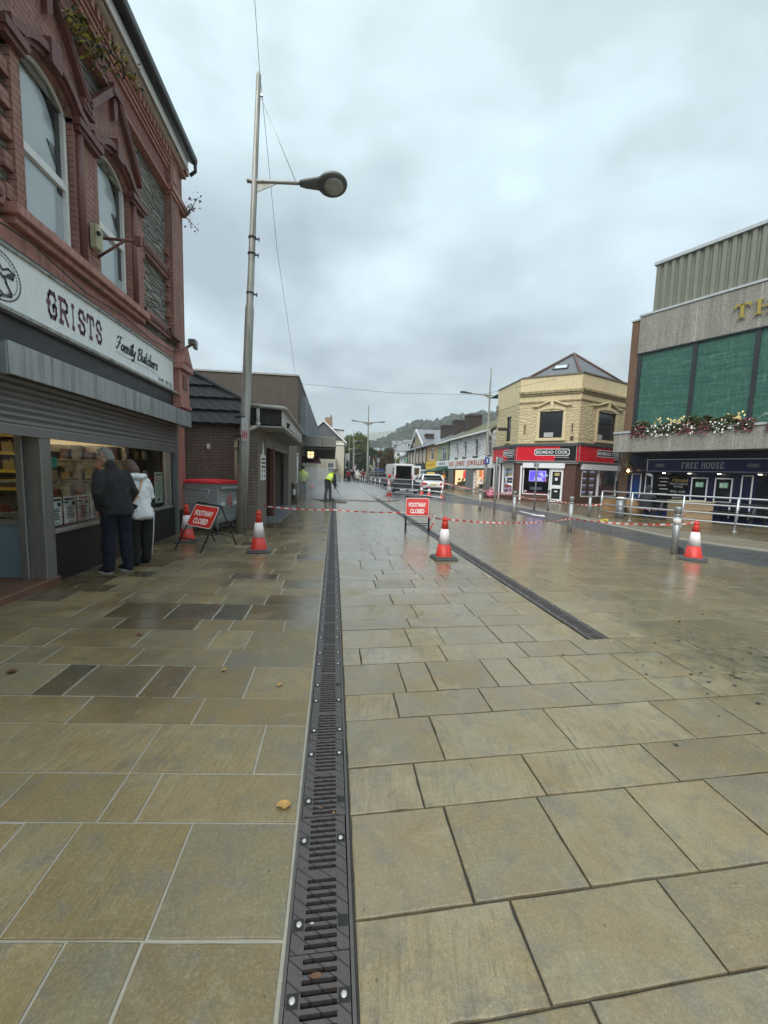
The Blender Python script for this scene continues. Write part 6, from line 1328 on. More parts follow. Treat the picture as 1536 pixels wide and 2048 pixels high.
# pale terraces climbing the hillside
for i, (x, y, z, rz, n) in enumerate(((19, 205, 5.5, -12, 7), (14, 176, 3.2, -14, 5), (34, 238, 12, -10, 6))):
    for k in range(n):
        ca, sa = cos(radians(rz)), sin(radians(rz)); px_, py_ = x + ca * k * 6.2, y + sa * k * 6.2
        z += .75; t = thing('terrace_house', 'pale rendered terrace house with slate roof on the hillside beyond the row', 'house', (px_, py_, z), rz, 'terrace houses on the hillside')
        b = MB(); b.box(0, 6.15, 0, 7, -8, 5); b.prism([(0, 5), (7, 5), (3.5, 7.2)], 0, 6.15, 'x'); b.obj('wall', [WHITE, CREAM, M('pale_grey_render', (.45, .46, .46), .7)][(i + k) % 3], t)
        b = MB(); b.prism([(-.3, 5), (3.5, 7.35), (7.3, 5), (7.3, 5.15), (3.5, 7.55), (-.3, 5.15)], -.05, 6.2, 'x'); b.obj('roof', WSL, t)
        for wx in (.9, 3.9):
            for wz in (.6, 3.1): b = MB(); b.box(wx, wx + 1.3, -.03, 0, wz, wz + 1.3); b.obj('window', M('dark_terrace_window', (.06, .065, .07), .2, bump=0), t)
        b = MB(); b.box(5.6, 6.5, 2.9, 4.1, 6.6, 8.5); b.obj('chimney', CHB, t)

t = thing('unseen_reflected_house', 'plain unseen brick house added for the corner shop glass to reflect', 'house', (30, 22, 0))  # unseen house added so the corner shop glass reflects brick, not open horizon
b = wb(t); b.box(28, 38, 12, 34, 0, 6.5); b.obj('wall', RBR, t); b = wb(t); b.prism([(27.7, 6.5), (38.3, 6.5), (33, 9.2)], 11.8, 34.2); b.obj('roof', WSL, t)
for k in range(5):
    for z in (.9, 3.8): b = wb(t); b.box(27.95, 28.0, 13 + k * 4.2, 14.3 + k * 4.2, z, z + 1.5); b.obj('window', DARKGL, t)
# ================================================================== STREET FURNITURE
def lamp_head(b, base, direction, L=1.0, s=1.0):
    pass
LAMPG = M('lamp_grey_paint', (.2, .205, .2), .45, .3, var=.15, bump=.03)
POLEM = M('weathered_lamp_pole', (.34, .335, .305), .5, .35, var=.2, scale=3, bump=.06, streak=.7, dirt=(.12, .125, .085))
HEADM = M('dark_lamp_head', (.11, .12, .115), .4, .1, var=.15, bump=.02); BOWL = M('grey_lamp_bowl', (.4, .4, .37), .15, var=.4, scale=8, bump=0, coat=.8)
def street_lamp(label, loc, z_top, z_arm, arms, r0=.105, z_step=5.2, head=1.0, cat='street lamp', group='street lamps along the paving', clamps=True, wire=True, lean=(0, 0)):
    t = thing('street_lamp', label, cat, loc, 0, group)
    def ax(z): return (lean[0] * z, lean[1] * z)
    def P(z): return (*ax(z), z)
    b = MB(); b.path([P(0), P(2.1), P(2.12), P(z_step), P(z_step + .05), P(z_arm - .4), P(z_top - .05), P(z_top)], [r0, r0 * .98, r0 * .93, r0 * .83, r0 * .68, r0 * .56, r0 * .44, r0 * .3], 16); b.obj('pole', POLEM, t)
    for a, ln in arms:
        d = Vector((cos(radians(a)), sin(radians(a)), 0)); x, y = ax(z_arm); o = Vector((x, y, z_arm))
        b = MB(); b.path([o - d * .16, o, o + d * ln * .5 + Vector((0, 0, .04)), o + d * ln + Vector((0, 0, .07))], [.04, .045, .036, .033], 8)
        b.prism([(0, 0), (.45, .03), (0, -.2)], -.01, .01); k = len(b.v) - 6
        for i in range(k, len(b.v)): v = Vector(b.v[i]); b.v[i] = tuple(o + d * (v.x + .03) + Vector((-d.y, d.x, 0)) * v.y + Vector((0, 0, v.z - .02)))
        ar = b.obj('arm', POLEM, t)
        h = o + d * ln + Vector((0, 0, .07)); R = Matrix.Translation(h) @ Matrix.Rotation(radians(a), 4, 'Z') @ Matrix.Rotation(radians(-6), 4, 'Y') @ Matrix.Rotation(radians(-18 if len(arms) == 1 and wire else 0), 4, 'X')
        b = MB(); b.M = R; s = head
        b.path([(-.05 * s, 0, 0), (.05 * s, 0, .0), (.3 * s, 0, -.0), (.38 * s, 0, -.01)], [(.045 * s, .055 * s), (.06 * s, .09 * s), (.06 * s, .13 * s), (.05 * s, .16 * s)], 12)
        b.lathe([(.16 * s, -.07 * s), (.235 * s, -.06 * s), (.25 * s, -.02 * s), (.235 * s, .02 * s), (.17 * s, .055 * s), (.07 * s, .07 * s), (.0, .072 * s)], (.58 * s, 0, 0), 28, 1.18, 1.0)
        hd = b.obj('lamp_head', HEADM, t)
        b = MB(); b.M = R; b.lathe([(.165 * s, -.068 * s), (.17 * s, -.075 * s), (.12 * s, -.085 * s), (.05 * s, -.09 * s), (.0, -.092 * s)], (.6 * s, 0, 0), 28, 1.1, 1.0); b.obj('bowl', BOWL, hd)
        if wire:
            x, y = ax(z_top - .38); b = MB(); b.tube((x + d.x * .04, y + d.y * .04, z_top - .42), o + d * ln * .86 + Vector((0, 0, .1)), .007, n=6); b.box(x, x + .1, y - .015, y + .015, z_top - .44, z_top - .4); b.obj('stay_wire', STEEL, t)
    if clamps:
        for z in (5.3, 6.12, 6.45):
            b = MB(); x, y = ax(z); b.lathe([(.085, 0), (.085, .035)], (x, y, z), 16); b.box(x + .07, x + .15, y - .015, y + .015, z - .02, z + .01); b.box(x + .13, x + .15, y - .015, y + .015, z - .05, z + .03); b.obj('clamp', M('clamp_dark', (.08, .08, .08), .4, .5), t)
    return t
L1 = street_lamp('tall weathered lamp post with one arm rising beside the grey bin', (-2.12, 9.51, 0), 9.72, 7.6, [(0, 1.0)], .112, 5.0, 1.12, lean=(.045, .0))
b = MB(); b.box(.1, .2, -.2, .0, 2.05, 2.75)
for i in range(len(b.v)): v = b.v[i]; b.v[i] = (v[0] + .0, v[1] - .02, v[2])
b = MB(); b.box(.06, .2, -.13, -.115, 2.1, 2.62); pl = b.obj('notice_plate', M('pale_plate', (.5, .51, .52), .4), L1)
b = MB(); b.box(.07, .19, -.134, -.13, 2.14, 2.34); b.obj('notice_print', M('pink_print', (.55, .32, .32), .5, bump=0), pl)
b = MB(); b.box(.08, .1, -.137, -.134, 2.18, 2.3); b.box(.12, .14, -.137, -.134, 2.18, 2.3); b.box(.16, .18, -.137, -.134, 2.18, 2.3); b.obj('print_marks', M('red_plate_ink', (.4, .06, .06), .5, bump=0), pl)
for z in (2.2, 2.62): b = MB(); b.lathe([(.118, 0), (.118, .03)], (0, 0, z), 16); b.box(0, .14, -.125, -.1, z, z + .03); b.obj('band', BLACKP, L1)
street_lamp('single arm lamp post with a blue disc sign in front of the white jewellers shop', (9.9, 25.4, 0), 8.35, 6.6, [(180, 1.25)], .1, 4.6, .85, clamps=False, wire=False, lean=(.0, 0))
b = MB(); b.box(-.16, .16, -.14, -.12, 2.2, 2.62); o_ = b.obj('blue_sign', M('blue_disc', (.02, .08, .33), .4, bump=0), bpy.data.objects['street_lamp.001'])
b = MB(); b.box(-.03, .03, -.145, -.14, 2.28, 2.48); b.prism([(-.08, 2.46), (.08, 2.46), (0, 2.56)], -.145, -.14); b.obj('white_arrow', UPVC, o_)
street_lamp('twin arm lamp post standing in the middle of the paving beyond the worker', (2.55, 31, 0), 6.5, 5.2, [(180, .75), (0, .75)], .085, 3.6, .62, clamps=False, wire=False)
street_lamp('nearer lamp post with one arm to the right in front of the big green tree', (2.7, 58, 0), 7.4, 5.75, [(0, .8)], .09, 4, .75, clamps=False, wire=False)
street_lamp('middle lamp post with one arm before the big green tree', (2.4, 66, 0), 7.0, 5.1, [(0, .8)], .09, 4, .75, clamps=False, wire=False)
street_lamp('shortest far lamp post with one arm before the big green tree', (3.6, 74, 0), 6.4, 4.6, [(0, .8)], .09, 4, .75, clamps=False, wire=False)
street_lamp('far lamp post with its arm to the right over the brown tree', (9.2, 60, 0), 7.6, 6.0, [(0, 1.5)], .09, 4, .8, clamps=False, wire=False)
street_lamp('far lamp post standing before the dark brown terrace with a green sign', (10.5, 52, 0), 6.6, 5.2, [(180, 1.2)], .09, 4, .75, clamps=False, wire=False)
b = MB(); b.path([(-1.9, 9.4, 13.2), (-1.94, 11, 11.2), (-2.0, 14.5, 8.8), (-2.0, 18.5, 7.3), (-2.05, 21.6, 6.35)], .006, 5); o = b.obj('overhead_cable', CAB); tag(o, 'thin black cable slanting across the sky past the tall lamp post', 'cable')
b = MB(); b.path([(-1.9, 22, 6.0), (3, 21.9, 5.75), (8, 21.9, 5.9), (13.2, 21.8, 7.2)], .008, 5); o = b.obj('overhead_cable', CAB); tag(o, 'thin cable strung level across the street to the yellow corner shop', 'cable')
# ------------------------------------------------------------------ cones
CRED = M('cone_red', (.62, .035, .022), .45, var=.16, scale=12, bump=.08, streak=.6, dirt=(.2, .03, .02)); CSLV = M('cone_white_sleeve', (.78, .72, .73), .5, var=.07, scale=16, bump=.04, streak=.35, dirt=(.5, .45, .42)); CBASE = M('cone_rubber_base', (.085, .088, .088), .75, var=.3, scale=12, bump=.4)
def cone(label, loc, rz):
    t = thing('traffic_cone', label, 'traffic cone', loc, rz, 'red and white traffic cones')
    b = MB(); w_ = .21; n = 8
    pts = []
    for (cx_, cy_, a0) in ((w_ - .06, w_ - .06, 0), (-w_ + .06, w_ - .06, 90), (-w_ + .06, -w_ + .06, 180), (w_ - .06, -w_ + .06, 270)):
        for k in range(4): a = radians(a0 + 30 * k); pts.append((cx_ + .06 * cos(a), cy_ + .06 * sin(a)))
    b.prism(pts, 0, .035, 'z'); b.prism([(p[0] * .9, p[1] * .9) for p in pts], .035, .055, 'z'); b.obj('base', CBASE, t, bevel=.008)
    b = MB(); b.lathe([(.152, .05), (.15, .065), (.137, .09), (.105, .27)], (0, 0, 0), 28); b.lathe([(.064, .535), (.05, .635), (.05, .645), (.043, .65), (.042, .68), (.046, .685), (.046, .7), (.034, .71), (.032, .735), (.024, .75), (.0, .752)], (0, 0, 0), 24); b.lathe([(.1, .25), (.062, .55)], (0, 0, 0), 20); b.obj('cone_body', CRED, t)
    b = MB(); b.lathe([(.107, .27), (.0655, .535)], (0, 0, 0), 28); b.obj('sleeve', CSLV, t); return t
cA = cone('red and white cone half hidden behind the tilted footway sign by the bin', (-2.9, 8.35, 0), 12)
def cp(label, loc, rz): return dup(cA, loc, rz, label)
cp('red and white cone standing alone in front of the brick pier and lamp post', (-1.33, 7.37, 0), 8); cp('red and white cone standing on the drain in front of the upright footway sign', (1.95, 6.78, 0), 3); cp('red and white cone beside the nearest steel bollard on the right', (6.8, 6.7, 0), 35)
cp('cone on the road nearest the end of the curved railing', (6.35, 23.0, -.03), 10); cp('middle cone of the three on the road behind the railing', (6.0, 24.8, -.03), 40); cp('farthest cone of the three on the road behind the railing, beside the van', (6.0, 27.0, -.03), 70)
t = thing('marker_cone', 'slim red and white cone topped with a red lamp beside the white van', 'traffic cone', (3.55, 25.6, -.03))
b = MB(); b.box(-.2, .2, -.2, .2, 0, .05); b.obj('base', CRED, t); b = MB(); b.lathe([(.16, .05), (.13, .28)], n=16); b.lathe([(.085, .6), (.07, .72), (.07, .98)], n=16); b.obj('red_body', CRED, t); b = MB(); b.lathe([(.135, .28), (.085, .6)], n=16); b.obj('sleeve', CSLV, t)
b = MB(); b.lathe([(.07, .98), (.07, 1.2)], n=14); b.obj('dark_neck', BLACKP, t); b = MB(); b.lathe([(.07, 1.2), (.1, 1.23), (.1, 1.36), (.07, 1.4), (.0, 1.41)], n=14); b.obj('lamp', M('red_beacon', (.7, .04, .03), .3, bump=0), t)
# ------------------------------------------------------------------ footway closed signs
SRED = M('sign_red', (.6, .025, .02), .35, var=.06, scale=8, bump=.02); 
def aframe(label, loc, rz, tilt=18, roll=0, w_=.6, h=.45, z0=.36):
    t = thing('footway_sign', label, 'road sign', loc, rz, 'red footway closed signs'); W2 = w_ / 2; zt = z0 + h + .03; k = math.tan(radians(tilt)); Ls = zt
    Q = Matrix.Rotation(radians(roll), 4, 'Y')
    def fy(z): return -(zt - z) * k            # front legs splay toward the viewer (-y)
    b = MB(); b.M = Q
    for s in (-1, 1): b.path([(s * W2, fy(0), 0), (s * W2, 0, zt)], .014, 6)
    b.tube((-W2, 0, zt), (W2, 0, zt), .013); b.tube((-W2, fy(.2), .2), (W2, fy(.2), .2), .01); b.obj('front_frame', BLACKP, t)
    b = MB(); b.M = Q
    for s in (-1, 1): b.path([(s * W2 * .96, -fy(0), 0), (s * W2 * .96, 0, zt)], .014, 6)
    b.tube((-W2, -fy(.2), .2), (W2, -fy(.2), .2), .01); b.obj('rear_frame', BLACKP, t)
    R = Q @ Matrix.Translation((0, fy(z0) - .012, z0)) @ Matrix.Rotation(-radians(tilt), 4, 'X')
    hh = h / cos(radians(tilt))
    def rr(e, y):
        r = .035; o = []
        for cx_, cz, a0 in ((W2 - e - r, hh - e - r, 0), (-W2 + e + r, hh - e - r, 90), (-W2 + e + r, e + r, 180), (W2 - e - r, e + r, 270)):
            for q in range(4): a = radians(a0 + 30 * q); o.append((cx_ + r * cos(a), cz + r * sin(a)))
        return o
    b = MB(); b.M = R; b.prism(rr(-.006, 0), -.006, .004); pn = b.obj('sign_back', BLACKP, t)
    b = MB(); b.M = R; b.prism(rr(.004, 0), -.009, -.006); b.obj('white_border', M('sign_white_border', (.68, .66, .64), .4, bump=0), pn)
    b = MB(); b.M = R; b.prism(rr(.018, 0), -.0115, -.009); b.obj('red_face', SRED, pn)
    for tx, zc in (('FOOTWAY', .62), ('CLOSED', .27)):
        L_ = w_ * (.72 if tx[0] == 'F' else .58); o = text(tx, pn, M('sign_white_letters', (.85, .83, .8), .4, bump=0), -L_ / 2, L_ / 2, hh * zc - .055, hh * zc + .055, -.0125, .001, bold=.03); o.matrix_local = R
    return t
aframe('red footway closed sign leaning askew in front of the grey bin', (-2.33, 7.75, 0), -27, 30, 4, .56, .38, .41)
aframe('red footway closed sign standing upright behind the cone in the middle', (2.12, 9.9, 0), -12, 14, -1, .6, .45, .42)
t = thing('triangle_sign', 'back of a grey triangular road sign on a folding frame on the wet paving', 'road sign', (1.35, 29.2, 0), 0)
b = MB(); b.prism([(-.36, .36), (.36, .36), (0, .95)], -.015, 0); b.obj('panel', M('sign_back_grey', (.25, .28, .31), .4, .3), t)
b = MB()
for s in (-1, 1): b.tube((s * .38, -.15, 0), (s * .37, -.02, .36), .014); b.tube((s * .37, -.02, .36), (0, -.02, .97), .014); b.tube((s * .26, .3, 0), (s * .24, 0, .4), .012)
b.tube((-.38, -.02, .36), (.38, -.02, .36), .014); b.tube((-.26, .2, .2), (.26, .2, .2), .01); b.obj('frame', M('dark_frame', (.06, .065, .07), .5), t)
# ------------------------------------------------------------------ bollards and posts
def bollard(label, loc, h=.98, r=.058, lock=True):
    t = thing('steel_bollard', label, 'bollard', loc, 0, 'brushed steel bollards')
    b = MB(); b.lathe([(r, -.02), (r, h * .8)], n=24); b.lathe([(r * .93, h * .8), (r * .93, h * .86)], n=24); b.lathe([(r, h * .86), (r, h - .01), (r * .9, h), (0, h + .001)], n=24); b.obj('post', STAIN, t)
    if lock: b = MB(); b.box(r * .9, r * 1.5, -.03, .03, .03, .16); b.lathe([(r * 1.05, 0), (r * 1.02, .012)], n=20); b.obj('lock_bracket', M('bracket_grey', (.25, .25, .25), .4, .5), t)
    return t
B1 = bollard('nearest steel bollard wrapped in barrier tape next to the right hand cone', (6.8, 7.13, 0), .97, .062)
b = MB(); b.lathe([(.066, .62), (.067, .74)], n=20); b.obj('tape_wrap', M('tape_white', (.62, .58, .56), .4), B1)
b = MB(); b.prism([(.0, .02), (.0, .17), (.05, .17), (.12, .02)], -.03, .03); b.obj('foot_bracket', M('bracket_dark', (.08, .08, .085), .5, .3), B1).location = (.07, -.04, 0)
bollard('steel bollard with tape in front of the corner shop door, second from the right', (6.32, 9.97, 0)); bollard('steel bollard to the right of the slim grey sign post', (6.06, 12.82, 0)); bollard('steel bollard to the left of the slim grey sign post', (6.0, 15.86, 0), .9)
bollard('far side steel bollard in front of the corner shop door frame', (9.3, 16.4, 0), .95, .055, False); bollard('far side steel bollard in front of the right hand shop window', (9.69, 14.1, 0), .95, .055, False)
for i, (x, y) in enumerate(((3.05, 33), (3.05, 36), (3.05, 39.5), (3.05, 43), (3.05, 47), (3.05, 52))): bollard('grey steel bollard in the distant line beyond the twin arm lamp', (x, y, 0), 1.0, .055, False)
def signpost(label, loc, h, plate):
    t = thing('sign_post', label, 'sign post', loc, 0); b = MB(); b.lathe([(.038, 0), (.038, h), (.03, h + .02), (0, h + .021)], n=16); b.obj('post', STEEL, t)
    if plate is None: return t
    b = MB(); b.box(*plate); b.obj('sign_plate', M('sign_back_grey', (.25, .28, .31), .4, .3), t); return t
signpost('slim grey post with a small dark box at its top between two bollards', (6.0, 14.35, 0), 2.15, (.04, .2, -.08, .08, 1.95, 2.15)); signpost('slim grey post with a small grey plate before the purple screen', (8.85, 16.74, 0), 2.05, (-.12, .12, .04, .06, 1.9, 2.12))
for i, (x, y, h) in enumerate(((2.95, 29.5, 2.2), (3.3, 30.2, 2.5), (3.0, 34.5, 2.8), (3.5, 36, 2.6))): signpost(('thin post', 'post with a cable coil', 'second thin post', 'taller thin post')[i] + ' in the cluster right of the twin arm lamp' , (x, y, 0), h, (-.1, .1, -.06, -.04, h - .3, h) if i == 1 else None)
# ------------------------------------------------------------------ railings
RAILM = M('galvanised_rail', (.5, .51, .52), .35, .7, var=.12, bump=.03)
def railing(label, posts, zs, name='guard_railing', lean=(0, 0), pr=.032, rr=.028):
    t = thing(name, label, 'railing', (*posts[0], 0)); o = Vector((*posts[0], 0))
    for p in posts:
        b = MB(); q = Vector((*p, 0)) - o; b.path([q, q + Vector((lean[0] * .5, lean[1] * .5, .55)), q + Vector((lean[0], lean[1], zs[-1]))], pr, 10); b.lathe([(.07, 0), (.07, .02)], tuple(q), 10); b.obj('post', RAILM, t)
    for z in zs:
        b = MB(); k = z / zs[-1]; b.path([Vector((p[0] + lean[0] * k, p[1] + lean[1] * k, z)) - o for p in posts], rr, 8); b.obj('rail', RAILM, t)
    return t
railing('four rail steel guard railing curving round the white van and the taxi', [(5.35, 19.3), (4.4, 22.2), (3.25, 23.6), (2.95, 25.8), (2.92, 28.3), (2.9, 31.5), (2.9, 36)], (.3, .57, .84, 1.1))
railing('four rail galvanised fence with leaning posts in front of the pub', [(10.2, 14.2), (10.5, 13.0), (11.25, 11.65), (11.95, 10.5), (12.8, 9.1), (13.7, 7.6)], (.24, .5, .76, 1.0), lean=(.07, .03))
# ------------------------------------------------------------------ barrier tape
TR = M('tape_red', (.6, .05, .04), .4, bump=0); TW = M('tape_white', (.62, .58, .56), .4)
def tape(label, pts, w_=.055, per=.11, sag=.0):
    P_ = [Vector(p) for p in pts]; out_ = []
    for a, c in zip(P_, P_[1:]):
        n = max(6, int((c - a).length / .055)); s_ = sag * (c - a).length
        for i in range(n): u = i / n; q = a.lerp(c, u); q.z -= s_ * 4 * u * (1 - u); out_.append(q)
    out_.append(P_[-1]); b = MB(); tot = 0; tw = 0
    def edge(i): 
        ang = .35 * sin(i * .21) + .25 * sin(i * .047 + 1); d = (out_[min(i + 1, len(out_) - 1)] - out_[max(0, i - 1)]).normalized(); nrm = Vector((-d.y, d.x, 0)); return (Vector((0, 0, 1)) * cos(ang) + nrm * sin(ang)) * w_ / 2
    for i in range(len(out_) - 1):
        b.m = int(tot / per) % 2; sk = .5 * per
        e0, e1 = edge(i), edge(i + 1); b.poly([out_[i] - e0, out_[i + 1] - e1, out_[i + 1] + e1, out_[i] + e0]); tot += (out_[i + 1] - out_[i]).length
    o = b.obj('barrier_tape', [TR, TW], recalc=False); return tag(o, label, 'barrier tape')
tape('tape stretched from the toilet block past the signs to the right hand cone', [(-1.84, 11.0, .5), (.0, 10.6, .47), (2.3, 9.92, .52), (2.02, 7.0, .68), (6.3, 9.9, .4), (6.85, 7.13, .62), (6.83, 6.75, .72)], .036, sag=.018)
tape('tape from the railing end past the far bollards to the pub fence', [(5.36, 19.25, 1.05), (6.0, 15.86, .87), (6.06, 12.85, .85), (9.28, 16.38, .5), (9.7, 14.05, .45), (10.25, 14.1, .52), (11.3, 11.6, .5), (6.86, 7.16, .86)], .05, sag=.012)
b = MB(); b.m = 0
pts = [(1.55, 7.6, .6), (1.5, 7.58, .66), (1.55, 7.57, .72), (1.62, 7.57, .7), (1.6, 7.58, .55), (1.54, 7.58, .42)]
for i in range(5): b.m = i % 2; p, q = Vector(pts[i]), Vector(pts[i + 1]); b.poly([p, q, q + Vector((.03, 0, 0)), p + Vector((.03, 0, 0))])
o = b.obj('tape_end', [TR, TW], recalc=False); o.location = (.3, -.1, -.0); tag(o, 'loose curled end of barrier tape beside the middle cone', 'barrier tape')
# ------------------------------------------------------------------ wheeled bin
BINM = M('grey_bin_plastic', (.38, .405, .405), .42, var=.15, scale=3, bump=.06, streak=.25, dirt=(.12, .12, .11)); BINR = M('red_bin_lid', (.62, .018, .03), .35, var=.1, scale=4, bump=.03)
t = thing('wheeled_bin', 'large grey four wheeled bin with red lid between the shop and the lamp post', 'bin', (-3.0, 10.15, 0), -20)
W, D, H0, H1 = .56, .45, .2, 1.12
b = MB()
def ring(z, w_, d): return [(-w_, -d, z), (w_, -d, z), (w_, d, z), (-w_, d, z)]
lv = [ring(H0, W * .84, D * .78), ring(.3, W * .9, D * .86), ring(.62, W * .955, D * .93), ring(.65, W * .975, D * .955), ring(H1 - .06, W, D), ring(H1 - .05, W * 1.06, D * 1.06), ring(H1, W * 1.06, D * 1.06)]
for r0_, r1_ in zip(lv, lv[1:]):
    for k in range(4): b.poly([r0_[k], r0_[(k + 1) % 4], r1_[(k + 1) % 4], r1_[k]])
b.poly(lv[0][::-1]); b.poly(lv[-1])
for z in (.74, .8, .42): b.box(-W * .8, W * .8, -D * (.93 + (z - .62) * .1) - .018, -D * .8, z, z + .02)
for z in (.44, .5, .82): b.box(W * .8, W * (.945 + (z - .5) * .08) + .018, -D * .8, D * .8, z, z + .025)
b.obj('bin_body', BINM, t, bevel=.02, seg=2)
b = MB(); b.box(W * 1.0, W * 1.16, -D * .85, D * .85, H1 - .13, H1 - .06); b.obj('lifting_bar', BINM, t, bevel=.015)
b = MB(); n = 10; 
def lidz(u): return H1 + .06 + .035 * sin(pi * u) ** .7
for i in range(n):
    u0, u1 = i / n, (i + 1) / n; x0, x1 = -W * 1.12 + 2.24 * W * u0, -W * 1.12 + 2.24 * W * u1
    for (y0, y1, k0, k1) in ((-D * 1.1, -D * .7, .35, 1), (-D * .7, D * .7, 1, 1), (D * .7, D * 1.1, 1, .35)):
        z = lambda u, k: H1 + .03 + (lidz(u) - H1 - .03) * k
        b.poly([(x0, y0, z(u0, k0)), (x1, y0, z(u1, k0)), (x1, y1, z(u1, k1)), (x0, y1, z(u0, k1))])
    for y0 in (-D * 1.1, D * 1.1): b.poly([(x0, y0, H1 + .0), (x1, y0, H1 + .0), (x1, y0, H1 + .03 + (lidz(u1) - H1 - .03) * .35), (x0, y0, H1 + .03 + (lidz(u0) - H1 - .03) * .35)])
for u, x in ((0, -W * 1.12), (1, W * 1.12)): b.poly([(x, -D * 1.1, H1), (x, D * 1.1, H1), (x, D * 1.1, H1 + .06), (x, D * .7, lidz(u)), (x, -D * .7, lidz(u)), (x, -D * 1.1, H1 + .06)])
b.box(-W * 1.16, W * 1.16, -D * 1.15, D * 1.15, H1 + .0, H1 + .03); b.obj('lid', BINR, t, bevel=.012)
b = MB(); b.path([(-.36, -D * 1.03, H1 - .14), (-.33, -D * 1.03, .66), (.22, -D * 1.03, .66), (.36, -D * 1.03, H1 - .14)], .008, 6); b.tube((-.38, -D * 1.03, H1 - .14), (.4, -D * 1.03, H1 - .14), .008, n=6); b.obj('wire_bracket', M('bright_wire', (.6, .6, .6), .3, .7, bump=0), t)
for x in (-.4, .4):
    for y in (-.3, .3):
        b = MB(); b.box(x - .03, x + .03, y - .05, y + .05, .1, .2); b.obj('castor_fork', STEEL, t)
        b = MB(); b.path([(x - .022, y + .04, .085), (x + .022, y + .04, .085)], .085, 18); wl_ = b.obj('castor_wheel', RUBBER, t); b = MB(); b.path([(x - .026, y + .04, .085), (x + .026, y + .04, .085)], .045, 14); b.obj('hub', STEEL, wl_)
b = MB(); b.box(W * .985, W * .995, -.36, .36, .56, .62); b.obj('label_strip', M('grey_label', (.33, .34, .34), .5, bump=0), t)
for y0, y1 in ((-.36, -.17), (.14, .36)):
    b = MB(); b.box(W * .99, W * 1.0, y0, y1, .6, .8); b.obj('white_label', M('sticker_grey', (.42, .43, .43), .5, bump=0), t); b = MB(); b.box(W * .997, W * 1.003, y0 + .01, y1 - .01, .61, .69); b.obj('label_print', UPVC, t)
b = MB(); b.ball((W * .99, 0, .72), (.012, .1, .17), 16, 8); b.obj('pink_oval_label', M('pink_label', (.5, .2, .22), .5, bump=0), t)
b = MB(); b.box(-3.48, -3.3, 9.45, 9.62, 0, .42); o = b.obj('kerb_box', BLACKP, bevel=.02); tag(o, 'small black box at the foot of the red pilaster behind the cone', 'box')
# ------------------------------------------------------------------ pub terrace
WOODP = M('planter_wood', (.36, .22, .1), .6, var=.2, scale=4, bump=.2, streak=.3)
def planter(label, loc, rz, w_, d, h, m, mark=False):
    t = thing('wood_planter', label, 'planter', loc, rz, 'timber planters outside the pub')
    for k in range(5): b = MB(); z = h * k / 5; b.box(-w_ / 2, w_ / 2, -d / 2, d / 2, z + .006, z + h / 5); b.obj('plank', m, t, bevel=.004)
    b = MB(); b.box(-w_ / 2 - .02, w_ / 2 + .02, -d / 2 - .02, d / 2 + .02, h, h + .03); b.obj('rim', M('pale_rim', (.4, .33, .22), .6), t)
    if mark:
        b = MB()
        for i, x in enumerate((-.3, -.15, 0, .15, .3)):
            for j in range(10):
                a0, a1 = 2 * pi * j / 10, 2 * pi * (j + 1) / 10
                b.poly([(x + .045 * cos(a0), -d / 2 - .002, h * .55 + .045 * sin(a0)), (x + .06 * cos(a0), -d / 2 - .002, h * .55 + .06 * sin(a0)), (x + .06 * cos(a1), -d / 2 - .002, h * .55 + .06 * sin(a1)), (x + .045 * cos(a1), -d / 2 - .002, h * .55 + .045 * sin(a1))])
        b.obj('burnt_lettering', M('burnt_wood', (.15, .08, .04), .7), t)
    return t
planter('large pale timber planter box with branded lettering on the pub terrace', (12.7, 12.85, 0), -8, 1.05, .8, .74, M('pale_planter_wood', (.33, .235, .14), .6, var=.2, scale=4, bump=.2), True)
planter('small orange timber planter left of the steel bin by the pub', (11.72, 15.75, 0), 10, .42, .4, .66, WOODP); planter('small orange timber planter right of the steel bin by the pub', (12.0, 14.75, 0), -20, .62, .5, .7, WOODP)
t = thing('steel_litter_bin', 'round brushed steel litter bin with white top between the orange planters', 'litter bin', (10.95, 14.1, 0)); b = MB(); b.lathe([(.14, 0), (.15, .05), (.15, .72)], n=20); b.obj('drum', M('dull_steel_drum', (.22, .23, .24), .4, .6), t); b = MB(); b.lathe([(.17, .72), (.17, .76), (.1, .79), (0, .79)], n=20); b.obj('rim', UPVC, t)
def picnic(label, loc, rz):
    t = thing('picnic_table', label, 'picnic table', loc, rz, 'dark picnic tables outside the pub'); m_ = M('dark_stained_wood', (.03, .028, .03), .45, var=.3, bump=.15)
    b = MB()
    for k in range(5): b.box(-.8, .8, -.34 + k * .14, -.21 + k * .14, .7, .74)
    b.obj('table_top', m_, t)
    for s in (-1, 1): b = MB(); b.box(-.8, .8, s * .72 - .12, s * .72 + .12, .42, .46); b.obj('bench', m_, t)
    for x in (-.6, .6):
        for s in (-1, 1): b = MB(); b.prism([(s * .25, .7), (s * .33, .7), (s * .68, 0), (s * .58, 0)], x - .035, x + .035, 'x'); b.obj('leg', m_, t)
        b = MB(); b.box(x - .03, x + .03, -.78, .78, .36, .42); b.box(x - .03, x + .03, -.34, .34, .64, .7); b.obj('brace', m_, t)
    return t
pc1 = picnic('dark picnic table where the hooded person sits by the pub', (12.35, 14.35, 0), -62); dup(pc1, (14.0, 12.3, 0), -68, 'dark picnic table to the right of the large timber planter')
